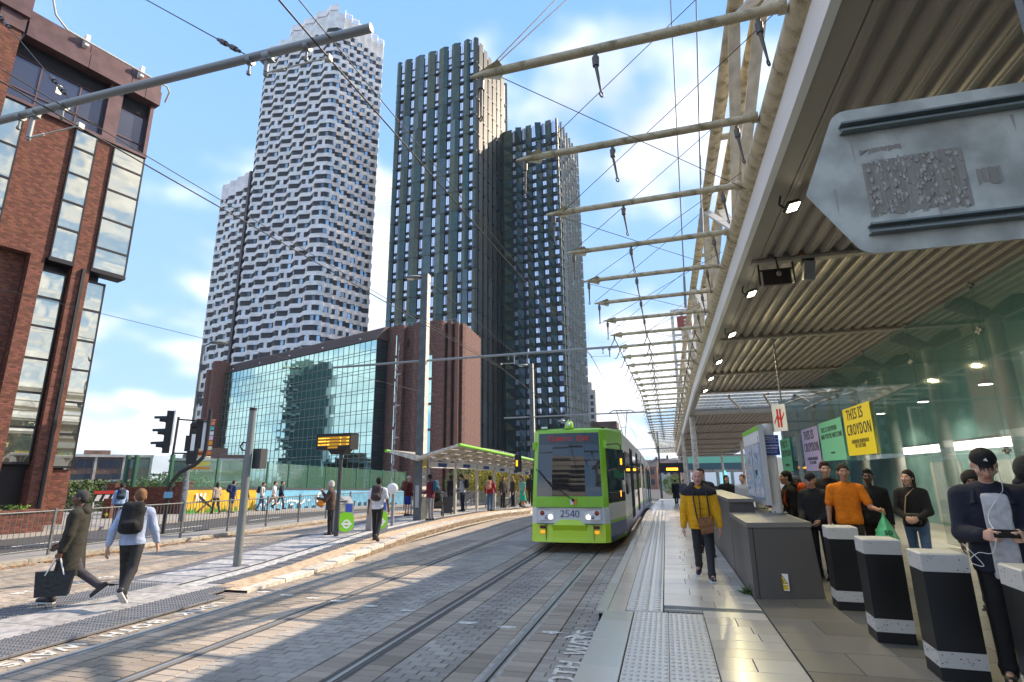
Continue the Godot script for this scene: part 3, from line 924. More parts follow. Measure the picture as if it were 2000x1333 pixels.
func build_dark_tower() -> void:
	var tw := thing("apartment_tower", "dark green apartment tower of two stepped blocks with folded panels", "tower", Vector3(-46.9, 0, -133.7), -0.1203)
	var pm := mat("tower_panel", Color(0.8, 0.8, 0.8), 0.4, 0.1, "blotch", 0.15, "", false)
	var dk := mat("tower_frame", Color(0.016, 0.018, 0.024), 0.5)
	var gl := mat("tower_pane", Color(0.66, 0.72, 0.86), 0.05, 0.55)
	var cols := [Color(0.075, 0.11, 0.075), Color(0.045, 0.10, 0.09), Color(0.10, 0.115, 0.062), Color(0.05, 0.12, 0.11), Color(0.04, 0.08, 0.055), Color(0.12, 0.19, 0.20)]
	var wn := 0
	var pn := 0
	var pstuff := G.new()
	var trims := G.new()
	var stuff := G.new()
	# face: [start, direction, length, height, strips]; strips = centres of the window columns
	var s1 := [1.55, 4.9, 9.2, 13.7, 17.9, 22.6, 26.6]
	var s2 := [1.6, 4.9, 8.2, 11.5, 14.8, 18.1, 21.4]
	var faces := [[Vector2(-28.8, 0), Vector2(1, 0), 28.8, 135.0, s1, 0], [Vector2.ZERO, Vector2(0.015, -1), 23.1, 135.0, s2, 1]]
	for fc in faces:
		var st: Vector2 = fc[0]
		var d: Vector2 = fc[1]
		var o := Vector2(-d.y, d.x)
		var L: float = fc[2]
		var g := G.new()
		var p0 := st - o * 0.45
		var p1 := st + d * L - o * 0.45
		ribbon(g, [p0, p1], -2, fc[3] - 1.0)
		part(tw, "inner_wall", g, dk)
		var cs: Array = []
		for s in fc[4]: cs.append(L - s if fc[5] == 0 else s)
		cs.sort()
		var hw := 0.68
		for m in 22:
			var y0: float = 135.0 - 9.2 - (m - 1) * 6.14 - 6.14 if m > 0 else 125.8
			var y1: float = y0 + 6.14 if m > 0 else 135.0
			if m > 0 and y1 < 0: break
			g = G.new()
			# folded panels between the strips
			var a := 0.0
			for i in cs.size() + 1:
				var b: float = cs[i] - hw if i < cs.size() else L
				if b - a > 0.2:
					var fold: float = a + (b - a) * (0.35 if (i + m / 4) % 2 else 0.6)
					var h := 0.42 if b - a > 1.0 else 0.1
					if fc[5] == 1: fold = a + (b - a) * 0.8; h = 0.5
					var base: int = (i * 2 + m / 3 + fc[5]) % 6
					var q := [st + d * a, st + d * fold + o * h, st + d * b]
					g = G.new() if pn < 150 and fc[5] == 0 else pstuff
					g.col = cols[base] * rnd(0.75, 1.15) * (1.0 if fc[5] == 0 else 0.22)  # right face panels painted darker to stand for the shade on that side
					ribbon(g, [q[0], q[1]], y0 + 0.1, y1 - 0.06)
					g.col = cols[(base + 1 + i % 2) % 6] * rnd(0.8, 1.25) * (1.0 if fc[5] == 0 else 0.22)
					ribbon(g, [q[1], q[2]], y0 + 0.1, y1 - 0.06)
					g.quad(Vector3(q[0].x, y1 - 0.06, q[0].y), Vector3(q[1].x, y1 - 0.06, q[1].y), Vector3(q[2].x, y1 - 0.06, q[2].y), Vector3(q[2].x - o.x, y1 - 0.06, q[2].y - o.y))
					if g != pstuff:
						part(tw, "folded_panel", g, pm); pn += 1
				a = cs[i] + hw if i < cs.size() else L
			# ledge
			g = G.new()
			var e0 := st + o * 0.25
			var e1 := st + d * L + o * 0.25
			ribbon(g, [e0, e1], y0 - 0.05, y0 + 0.1, true, 0.5, [st - o * 0.4, st + d * L - o * 0.4])
			part(tw, "ledge", g, dk)
			for c in cs:
				var rows := [[0.9, 1.75], [2.75, 5.5]] if m > 0 else [[0.7, 1.6], [2.3, 4.4], [5.0, 9.0]]
				for r in rows:
					for half in 2:
						var lo: float = c - 0.5 + half * 0.52
						var w := st + d * lo - o * 0.28
						var w2 := st + d * (lo + 0.47) - o * 0.28
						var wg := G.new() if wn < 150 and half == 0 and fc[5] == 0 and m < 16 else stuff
						wg.col = [Color(1, 1, 1), Color(0.8, 0.8, 0.8), Color(0.35, 0.36, 0.4), Color(1.1, 1.05, 0.95)][rng.randi() % 4] * (1.0 if fc[5] == 0 else 0.5)  # right face panes darkened in colour along with its shaded panels
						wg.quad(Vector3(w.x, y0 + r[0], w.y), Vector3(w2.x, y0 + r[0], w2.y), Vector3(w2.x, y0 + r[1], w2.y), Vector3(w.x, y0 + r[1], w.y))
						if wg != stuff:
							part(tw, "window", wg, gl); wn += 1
	# second block
	var c2 := Vector2(19.35, -20.0) # in local plan
	var f2 := [[c2 + Vector2(-19.0, 0), Vector2(1, 0), 19.0, [1.4, 4.8, 8.2, 11.6, 15.0], 0], [c2, Vector2(0.015, -1), 22.0, [1.5, 4.7, 7.9, 11.1, 14.3, 17.5, 20.5], 1]]
	for fc in f2:
		var st: Vector2 = fc[0]
		var d: Vector2 = fc[1]
		var o := Vector2(-d.y, d.x)
		var L: float = fc[2]
		var g := G.new()
		ribbon(g, [st - o * 0.4, st + d * L - o * 0.4], -2, 113)
		part(tw, "inner_wall", g, dk)
		var cs: Array = []
		for s in fc[3]: cs.append(L - s if fc[4] == 0 else s)
		cs.sort()
		var hw := 0.75
		for m in 37:
			var y0 := 114.0 - 6.2 - m * 3.0
			var y1 := y0 + (3.0 if m > 0 else 6.2)
			if y0 < -2: break
			g = G.new()
			var a := 0.0
			for i in cs.size() + 1:
				var b: float = cs[i] - hw if i < cs.size() else L
				var q := func(s: float, y: float, out: float) -> Vector3:
					var w: Vector2 = st + d * s + o * out
					return Vector3(w.x, y, w.y)
				if b - a > 0.3:
					var up := y1 - 0.08
					var h := 0.7 if i > 0 and i < cs.size() else 0.05
					var flip := m < 6 and (i + m) % 2 == 0
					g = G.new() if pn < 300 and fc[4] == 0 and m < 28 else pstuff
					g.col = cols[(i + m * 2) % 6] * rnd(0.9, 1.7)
					if flip:
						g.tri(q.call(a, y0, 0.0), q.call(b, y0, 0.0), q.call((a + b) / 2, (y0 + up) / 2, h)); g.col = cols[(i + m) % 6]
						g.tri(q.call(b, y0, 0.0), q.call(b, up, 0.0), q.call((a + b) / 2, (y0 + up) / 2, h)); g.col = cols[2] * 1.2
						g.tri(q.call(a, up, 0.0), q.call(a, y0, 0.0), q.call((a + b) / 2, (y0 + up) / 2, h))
						g.tri(q.call(b, up, 0.0), q.call(a, up, 0.0), q.call((a + b) / 2, (y0 + up) / 2, h))
					else:
						g.tri(q.call(a, y0, 0.0), q.call(b, y0, h), q.call(a, up, h))
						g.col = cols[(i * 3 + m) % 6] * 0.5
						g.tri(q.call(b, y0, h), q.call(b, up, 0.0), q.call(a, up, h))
						g.tri(q.call(a, y0, 0.0), q.call(b, y0, 0.0), q.call(b, y0, h))
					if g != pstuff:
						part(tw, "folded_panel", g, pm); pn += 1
				a = cs[i] + hw if i < cs.size() else L
			g = G.new()
			ribbon(g, [st + o * 0.1, st + d * L + o * 0.1], y0 - 0.08, y0 + 0.06, true, 0.5, [st - o * 0.4, st + d * L - o * 0.4])
			part(tw, "ledge", g, dk)
			if fc[4] == 1: # bright raking edge trims
				g = G.new()
				g.col = Color(0.5, 0.49, 0.46)
				for c in cs:
					var w = st + d * (c + hw) + o * 0.05
					var w2 = st + d * (c + hw + 0.1) + o * 0.75
					ribbon(g, [w, w2], y0 + 0.1, y1 - 0.1)
				trims.add(g, Transform3D())
			for c in cs:
				for half in 2:
					var lo: float = c - 0.62 + half * 0.64
					var w := st + d * lo - o * 0.22
					var w2 := st + d * (lo + 0.6) - o * 0.22
					var wg := G.new() if wn < 300 and fc[4] == 0 and m > 0 else stuff
					wg.col = [Color(1, 1, 1), Color(0.75, 0.75, 0.78), Color(0.25, 0.26, 0.3), Color(1.1, 1.05, 0.95)][rng.randi() % 4]
					var t := y0 + (2.75 if m > 0 else 5.6)
					wg.quad(Vector3(w.x, y0 + 1.25, w.y), Vector3(w2.x, y0 + 1.25, w2.y), Vector3(w2.x, t, w2.y), Vector3(w.x, t, w.y))
					if wg != stuff:
						part(tw, "window", wg, gl); wn += 1
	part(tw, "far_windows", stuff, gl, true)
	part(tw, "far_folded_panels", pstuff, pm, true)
	part(tw, "edge_trims", trims, pm, true)
	var g := G.new()
	g.box(Vector3(-28.5, -2, -23), Vector3(-0.2, 134, -0.6))
	g.box(Vector3(1.0, -2, -42.0), Vector3(19.0, 113, -20.6))
	part(tw, "core", g, dk)

func build_glass_office() -> void:
	var gb := thing("office_building", "mirror glass office block with a brown metal roof between brown brick towers", "office building", Vector3(-44.47, 0, -78.25), -0.363)
	var dk := mat("office_dark", Color(0.03, 0.035, 0.035), 0.4)
	var g := G.new()
	g.box(Vector3(-49.5, -2, -14), Vector3(-0.05, 24.1, -0.25))
	part(gb, "inner_wall", g, dk)
	var gm := mat("office_glass", Color(0.36, 0.58, 0.58), 0.02, 1.0)
	# panes: each a hair out of true, so that reflections break from pane to pane
	var rows := [0.2, 2.2, 3.4, 5.0, 5.55, 7.0, 8.45, 9.0, 10.5, 12.0, 12.55, 14.0, 15.4, 15.95, 17.4, 18.75, 19.3, 20.7, 22.0, 22.5, 24.2]
	var n := 34
	var w := 49.3 / n
	var cnt := 0
	var stuff := G.new()
	for k in n:
		for r in rows.size() - 1:
			var h: float = rows[r + 1] - rows[r]
			var one = cnt < 300 and h > 0.8 and rows[r] > 3
			var pg := G.new() if one else stuff
			var x := -w * (k + 0.5)
			var t := Transform3D(Basis(Vector3.UP, rng.randfn(0, 0.004)) * Basis(Vector3.RIGHT, rng.randfn(0, 0.004)), Vector3(x, rows[r] + h / 2, 0))
			pg.quad(t * Vector3(-w / 2 + 0.02, -h / 2 + 0.02, 0), t * Vector3(w / 2 - 0.02, -h / 2 + 0.02, 0), t * Vector3(w / 2 - 0.02, h / 2 - 0.02, 0), t * Vector3(-w / 2 + 0.02, h / 2 - 0.02, 0))
			if one:
				part(gb, "pane", pg, gm)
				cnt += 1
	part(gb, "far_panes", stuff, gm, true)
	g = G.new()
	for k in n + 1: g.box(Vector3(-w * k - 0.03, 0, -0.05), Vector3(-w * k + 0.03, 24.2, 0.05))
	for r in rows: g.box(Vector3(-49.3, r - 0.035, -0.04), Vector3(0, r + 0.035, 0.06))
	part(gb, "mullions", g, mat("mullion", Color(0.16, 0.17, 0.13), 0.5))
	# dark return at the near end
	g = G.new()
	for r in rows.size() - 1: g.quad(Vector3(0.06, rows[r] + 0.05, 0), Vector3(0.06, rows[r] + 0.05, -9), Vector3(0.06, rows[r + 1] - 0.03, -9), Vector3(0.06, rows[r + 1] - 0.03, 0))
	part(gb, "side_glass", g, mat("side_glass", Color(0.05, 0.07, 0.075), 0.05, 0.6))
	# roof: sloping brown metal with standing seams
	var bm := mat("brown_metal", Color(0.095, 0.06, 0.05), 0.45, 0.3, "blotch", 0.3, "", false)
	g = G.new()
	g.hexa([Vector3(-52, 24.2, 0.3), Vector3(0.3, 24.2, 0.3), Vector3(0.3, 24.2, -13), Vector3(-52, 24.2, -13), Vector3(-52, 26.6, -1.6), Vector3(0.3, 26.6, -1.6), Vector3(0.3, 26.6, -13), Vector3(-52, 26.6, -13)])
	part(gb, "roof", g, bm)
	g = G.new()
	for k in 80: g.tbox(Transform3D(Basis(Vector3.RIGHT, -0.67), Vector3(-0.3 - k * 0.63, 25.42, -0.62)), Vector3(0.06, 3.0, 0.09))
	part(gb, "roof_seam", g, bm)
	for k in 5:
		g = G.new()
		g.ball(Vector3(-4.0 - k * 10.5, 24.75, 0.3), Vector3(0.16, 0.16, 0.16), 8)
		part(gb, "roof_light", g, M["white"])
	# round brick columns at the far end
	var br := mat("tower_brick", Color(0.23, 0.115, 0.085), 0.85, 0, "brick", 0.55, "", false)
	g = G.new()
	g.lathe([Vector2(1.7, -2), Vector2(1.7, 26.8), Vector2(1.6, 26.9), Vector2(0.001, 26.9)], T(Vector3(-51.2, 0, 0.4)), 20)
	part(gb, "brick_column", g, br)
	g = G.new()
	g.lathe([Vector2(1.5, -2), Vector2(1.5, 25.4), Vector2(0.001, 25.5)], T(Vector3(-54.6, 0, 0.2)), 20)
	part(gb, "brick_column", g, br)
	g = G.new()
	for r in 7: g.box(Vector3(-53.2, 1 + r * 3.5, 0.4), Vector3(-52.7, 4.2 + r * 3.5, 1.2))
	part(gb, "slit_window", g, gm)
	# brick stair tower at the near end (world plan points)
	var st := thing("stair_tower", "brown brick stair tower with rounded corners beside the mirror glass office", "tower")
	var pl := [Vector2(-46.3, -84.0), Vector2(-43.9, -80.6)]
	for i in 6:
		var a := lerpf(0.0, 1.0, i / 5.0)
		pl.append(Vector2(lerpf(-43.2, -41.6, a), -80.15 + 0.55 * sin(a * PI / 2)))
	pl.append(Vector2(-40.3, -79.5))
	pl.append(Vector2(-40.2, -80.4)); pl.append(Vector2(-38.2, -80.0)); pl.append(Vector2(-38.0, -78.7))
	for i in 7:
		var a := i / 6.0 * PI / 2
		pl.append(Vector2(-33.9 + 1.0 * sin(a), -79.4 + 0.95 * cos(a)))
	for q in [Vector2(-32.95, -80.3), Vector2(-32.4, -79.6), Vector2(-32.0, -79.9), Vector2(-32.0, -80.9), Vector2(-31.4, -80.2), Vector2(-31.0, -80.6), Vector2(-31.0, -81.6), Vector2(-30.5, -81.3), Vector2(-30.3, -82.2)]: pl.append(q)
	pl.append(Vector2(-31.0, -92)); pl.append(Vector2(-46.3, -92))
	g = G.new()
	var poly := []
	for q in pl: poly.append(Vector2(q.x, -q.y))
	g.prism(poly, Transform3D(Basis(Vector3.RIGHT, -PI / 2), Vector3(0, -2, 0)), 28.6)
	part(st, "wall", g, mat("stair_brick", Color(0.19, 0.105, 0.083), 0.85, 0, "brick", 0.4))
	var slit := func(a: Vector2, b: Vector2, y0: float, y1: float) -> void:
		var o := Vector2(-(b - a).y, (b - a).x).normalized() * 0.05
		var q := G.new()
		q.hexa([Vector3(a.x + o.x, y0, a.y + o.y), Vector3(b.x + o.x, y0, b.y + o.y), Vector3(b.x - o.x, y0, b.y - o.y), Vector3(a.x - o.x, y0, a.y - o.y), Vector3(a.x + o.x, y1, a.y + o.y), Vector3(b.x + o.x, y1, b.y + o.y), Vector3(b.x - o.x, y1, b.y - o.y), Vector3(a.x - o.x, y1, a.y - o.y)])
		part(st, "slit_window", q, gm)
	for k in 6:
		slit.call(Vector2(-42.2, -79.78), Vector2(-41.5, -79.62), 2.0 + k * 3.9, 5.4 + k * 3.9)
		if k < 5: slit.call(Vector2(-35.25, -78.5), Vector2(-34.6, -78.46), 1.2 + k * 4.0, 4.8 + k * 4.0)
	slit.call(Vector2(-40.0, -80.4), Vector2(-38.3, -80.1), 23.0, 24.2)
	g = G.new()
	var base := Vector2(-41.2, -79.55)
	for k in 26:
		var y := 1.0 + k * 0.85
		var hw := rnd(0.12, 0.5)
		var cx := base.x + rnd(-0.12, 0.2)
		g.tri(Vector3(cx - hw * 0.6, y, -79.44), Vector3(cx + hw * 0.5, y + rnd(-0.3, 0.3), -79.4), Vector3(cx + rnd(-0.2, 0.2), y + rnd(1.0, 1.8), -79.42))
		if k % 6 == 2: g.tri(Vector3(cx, y, -79.42), Vector3(cx + 1.0, y + 0.25, -79.36), Vector3(cx, y + 0.5, -79.42))
	part(st, "lime_stain", g, mat("lime", Color(0.46, 0.36, 0.35), 0.9, 0, "dirt", 1.2))
	g = G.new()
	for i in 14: g.tube(Vector3(-43 + i * 0.9, 26.5, -80.6), Vector3(-43 + i * 0.9, 27.2, -80.6), 0.03, 0.03, 5)
	g.tube(Vector3(-43, 27.2, -80.6), Vector3(-31.3, 27.2, -80.6), 0.03, 0.03, 5)
	part(st, "roof_rail", g, M["galv"])
	# what the mirror glass shows: a tower block and a row of trees off to the left
	var rt := thing("tower_block", "green glass tower block mirrored in the office glass", "tower", Vector3(-172, 0, -60), 0.4)
	g = G.new()
	g.box(Vector3(-6, -2, -7), Vector3(6, 44, 8))
	part(rt, "wall", g, mat("block_wall", Color(0.10, 0.17, 0.17), 0.3, 0.2))
	g = G.new()
	for f in 15: g.box(Vector3(4, 1 + f * 2.9, -8.0), Vector3(7.0, 1.7 + f * 2.9, -3))
	part(rt, "balcony", g, mat("block_balcony", Color(0.5, 0.55, 0.5), 0.5))

func build_brick_office() -> void:
	var ob := thing("office_building", "red brick office block with bronze glass strips and brown metal top storey", "office building", Vector3(-24.56, 0, -18.9), 1.3003)
	var br := mat("red_brick", Color(0.215, 0.09, 0.06), 0.85, 0, "brick", 0.7, "brick", false)
	var pm := mat("plum_metal", Color(0.13, 0.075, 0.078), 0.45, 0.35, "blotch", 0.4, "", false)
	var fr := mat("bronze_frame", Color(0.02, 0.018, 0.02), 0.4, 0.3)
	var pane := mat("bronze_glass", Color(0.62, 0.60, 0.50), 0.03, 0.92)
	var dim := mat("smoked_glass", Color(0.10, 0.11, 0.15), 0.04, 0.5)
	# x = minus the distance along the front, y = height, z = outwards
	var box := func(p: Node3D, called: String, s0: float, s1: float, h0: float, h1: float, z0: float, z1: float, m: Material) -> MeshInstance3D:
		var g := G.new()
		g.box(Vector3(-s1, h0, z0), Vector3(-s0, h1, z1))
		return part(p, called, g, m)
	box.call(ob, "core", 0.8, 22.0, 0.0, 20.9, -9.0, -0.6, fr)
	box.call(ob, "wall", 0.6, 2.1, 0.0, 2.4, -6.0, -0.35, br)
	box.call(ob, "pier", 1.42, 2.08, 0.0, 17.85, -0.5, 0.06, br)
	box.call(ob, "panel_wall", 3.0, 4.8, 11.4, 17.85, -0.5, 0.03, br)
	box.call(ob, "panel_wall", 3.1, 3.6, 0.0, 11.4, -0.5, 0.03, br)
	box.call(ob, "recess_wall", 3.6, 9.0, 0.0, 11.4, -0.9, -0.55, br)
	box.call(ob, "panel_wall", 8.0, 22.0, 0.0, 11.4, -0.5, 0.03, br)
	box.call(ob, "pier", 5.62, 6.35, 11.4, 21.2, -0.5, 0.5, br)
	box.call(ob, "pier", 9.5, 22, 11.4, 21.2, -0.5, 0.5, br)
	box.call(ob, "pier_cap", 5.55, 6.42, 20.9, 21.6, -0.5, 0.58, pm)
	box.call(ob, "downpipe", 1.62, 1.74, 0.0, 11.3, 0.06, 0.18, M["black"])
	var strips := [[0.02, 1.42, 11.43, 17.85, [12.5, 14.0, 15.5, 16.85], 0.12], [2.1, 3.0, 11.43, 17.85, [12.9, 14.2, 15.6, 16.9], 0.12], [4.8, 5.6, 11.43, 17.85, [12.9, 14.3, 15.8], 0.12], [6.35, 9.5, 11.4, 21.0, [12.6, 14.2, 15.7, 17.3, 19.2], 0.0],
		[0.6, 1.45, 2.5, 10.9, [3.9, 5.3, 6.75, 8.1, 9.55], -0.25], [2.15, 3.1, 2.65, 10.9, [4.1, 5.55, 7.0, 8.4, 9.7], -0.25]]
	for s in strips:
		var cuts: Array = [s[2]] + s[4] + [s[3]]
		box.call(ob, "frame", s[0], s[1], s[2], s[3], s[5] - 0.5, s[5] - 0.07, fr)
		for i in cuts.size() - 1:
			var g := G.new()
			var t := Transform3D(Basis(Vector3.UP, rng.randfn(0, 0.006)) * Basis(Vector3.RIGHT, rng.randfn(0, 0.008)), Vector3(-(s[0] + s[1]) / 2, (cuts[i] + cuts[i + 1]) / 2, s[5]))
			var hx: float = (s[1] - s[0]) / 2 - 0.045
			var hy: float = (cuts[i + 1] - cuts[i]) / 2 - 0.045
			# a softly bowed pane, as its wavy mirror images show
			for a in 8:
				for b in 8:
					var q := []
					for c in [[0, 0], [1, 0], [1, 1], [0, 1]]:
						var u: float = (a + c[0]) / 4.0 - 1.0
						var v: float = (b + c[1]) / 4.0 - 1.0
						q.append(t * Vector3(u * hx, v * hy, -0.006 * (u * u + v * v)))
						q.append((t.basis * Vector3((0.012 * u + 0.012 * cos(u * 4 + i) * cos(v * 3)) / hx, (0.012 * v + 0.010 * sin(v * 5 + s[0])) / hy, 1)).normalized())
					g.squad(q[0], q[2], q[4], q[6], q[1], q[3], q[5], q[7])
			part(ob, "window", g, pane)
		for c in cuts: box.call(ob, "transom", s[0], s[1], c - 0.045, c + 0.045, s[5] - 0.06, s[5] + 0.03, fr)
		for x in [s[0], s[1] - 0.05]: box.call(ob, "mullion", x, x + 0.05, s[2], s[3], s[5] - 0.06, s[5] + 0.032, fr)
	box.call(ob, "sill", 0.0, 1.44, 11.28, 11.42, -0.6, 0.16, fr)
	box.call(ob, "sill", 2.09, 3.02, 11.28, 11.42, -0.6, 0.16, fr)
	# top storey
	box.call(ob, "band", 0.0, 5.6, 17.86, 18.0, -0.4, 0.2, pm)
	box.call(ob, "column", 1.42, 2.0, 18.0, 21.0, -0.4, 0.12, pm)
	box.call(ob, "column", 0.0, 0.16, 18.0, 21.0, -0.4, 0.12, pm)
	for w in [[0.16, 1.42, 18.0, 18.62], [0.16, 1.42, 18.68, 20.2], [2.0, 3.0, 18.0, 18.62], [2.0, 3.0, 18.68, 20.2], [3.06, 4.5, 18.0, 18.62], [3.06, 4.5, 18.68, 20.2], [4.56, 5.6, 18.0, 18.62], [4.56, 5.6, 18.68, 20.2]]:
		box.call(ob, "window", w[0], w[1], w[2], w[3], -0.3, -0.22, dim)
	for w in [[0.16, 1.42], [2.0, 5.6]]:
		for k in 9: box.call(ob, "louvre", w[0], w[1], 20.24 + k * 0.075, 20.275 + k * 0.075, -0.3, -0.1, fr)
		box.call(ob, "transom", w[0], w[1], 18.62, 18.68, -0.3, -0.17, pm)
		box.call(ob, "transom", w[0], w[1], 20.19, 20.25, -0.3, -0.15, pm)
	for x in [3.0, 4.5]: box.call(ob, "mullion", x, x + 0.06, 18.0, 20.2, -0.3, -0.17, pm)
	# fascia panels with open joints, rounded lip above
	var jt := [-0.12, 0.62, 1.3, 3.1, 5.45]
	for i in 4:
		box.call(ob, "fascia_panel", jt[i] + 0.012, jt[i + 1] - 0.012, 20.95, 21.75, -0.5, 0.42, pm)
		box.call(ob, "fascia_panel", jt[i] + 0.012, jt[i + 1] - 0.012, 21.77, 22.35, -0.6, 0.25, pm)
	box.call(ob, "fascia_panel", 5.5, 12.0, 21.6, 23.4, -0.6, 0.75, pm)
	# galvanised maintenance rail along the lip
	var g := G.new()
	var r := [Vector3(0.45, 21.5, 0.1), Vector3(0.42, 21.95, 0.5), Vector3(0.2, 22.1, 0.62), Vector3(-4.2, 22.1, 0.62), Vector3(-4.75, 22.4, 0.8), Vector3(-5.0, 23.0, 0.95), Vector3(-5.4, 23.3, 1.0), Vector3(-9, 23.3, 1.0)]
	g.pathtube(r, 0.045, 6)
	part(ob, "gantry_rail", g, M["cream_clean"])
	for x in [-0.9, -3.3]: box.call(ob, "rail_bracket", -x, -x + 0.16, 21.9, 22.5, 0.24, 0.6, M["white"])
	g = G.new()
	g.box(Vector3(-3.9, 19.3, -0.21), Vector3(-3.7, 19.75, -0.205))
	part(ob, "lit_ceiling_panel", g, glow("warm_panel", Color(1, 0.85, 0.5), 1.2))
	# planter at its foot
	var pn := thing("planter_wall", "low red brick planter wall in front of the brick office", "wall", Vector3(-22.9, 0.1, -13.2), 1.3003)
	g = G.new()
	g.box(Vector3(-9, 0, -1.2), Vector3(2.6, 0.72, 0))
	part(pn, "wall", g, br)
	g = G.new()
	g.box(Vector3(-9, 0.72, -1.24), Vector3(2.6, 0.8, 0.04))
	part(pn, "coping", g, br)
	leaves("shrub", "bright green trailing shrubs growing in the brick planter", "shrub", Vector3(-22.9, 0.9, -13.2), 1.3003, Vector3(11.0, 0.5, 1.2), 2600, 0.10, [Color(0.13, 0.26, 0.03), Color(0.22, 0.34, 0.05), Color(0.09, 0.18, 0.03)], Vector3(-3.2, 0.1, -0.6))

func leaf_mesh() -> Mesh:
	var g := G.new()
	g.tri(Vector3(-0.32, 0, 0), Vector3(0, 0.12, 0.1), Vector3(0, 0.05, 0.9)); g.tri(Vector3(0, 0.12, 0.1), Vector3(0.32, 0, 0), Vector3(0, 0.05, 0.9))
	g.tri(Vector3(-0.32, 0, 0), Vector3(0.0, 0.0, -0.3), Vector3(0, 0.12, 0.1)); g.tri(Vector3(0.0, 0.0, -0.3), Vector3(0.32, 0, 0), Vector3(0, 0.12, 0.1))
	return g.mesh()

func leaves(called: String, label: String, cat: String, at: Vector3, turn: float, size: Vector3, count: int, ls: float, cols: Array, mid := Vector3.ZERO, trunk := false) -> Node3D:
	var o := thing(called, label, cat, at, turn)
	var nz := FastNoiseLite.new()
	nz.seed = called.hash() % 99 + int(at.x)
	nz.frequency = 0.9 / maxf(ls * 8.0, 0.4)
	var ts := []
	var cs := []
	var tries := 0
	while ts.size() < count and tries < count * 6:
		tries += 1
		var d := Vector3(rng.randfn(), rng.randfn(), rng.randfn()).normalized() * pow(rng.randf(), 0.22)
		var p := mid + d * size * 0.5
		var k := nz.get_noise_3d(p.x, p.y, p.z)
		if k < -0.12: continue
		if d.length() * (1.0 - 0.35 * k) > 1.02: continue
		ts.append(Transform3D(Basis(Vector3(rng.randfn(), rng.randfn(), rng.randfn()).normalized(), rnd(0, TAU)) * Basis.from_scale(Vector3.ONE * ls * rnd(0.6, 1.3)), p))
		cs.append(cols[rng.randi() % cols.size()] * rnd(0.7, 1.3))
	many(o, "foliage", leaf_mesh(), M["green_leaf"], ts, cs)
	var g := G.new()
	if trunk:
		g.tube(Vector3(0, 0, 0), mid + Vector3(0, -size.y * 0.1, 0), size.y * 0.035, size.y * 0.02, 8)
		for i in 7:
			var a := i * 2.4
			g.tube(Vector3(0, mid.y * 0.55 + i * 0.1, 0), mid + Vector3(cos(a), 0.25, sin(a)) * size * 0.3, size.y * 0.014, size.y * 0.004, 6)
	else:
		for i in 14: g.tube(mid + Vector3(rnd(-0.4, 0.4) * size.x, -size.y * 0.6, rnd(-0.3, 0.3) * size.z), mid + Vector3(rnd(-0.45, 0.45) * size.x, size.y * 0.2, rnd(-0.4, 0.4) * size.z), ls * 0.15, ls * 0.06, 5)
	part(o, "trunk" if trunk else "stems", g, mat("bark", Color(0.09, 0.065, 0.045), 0.9))
	return o

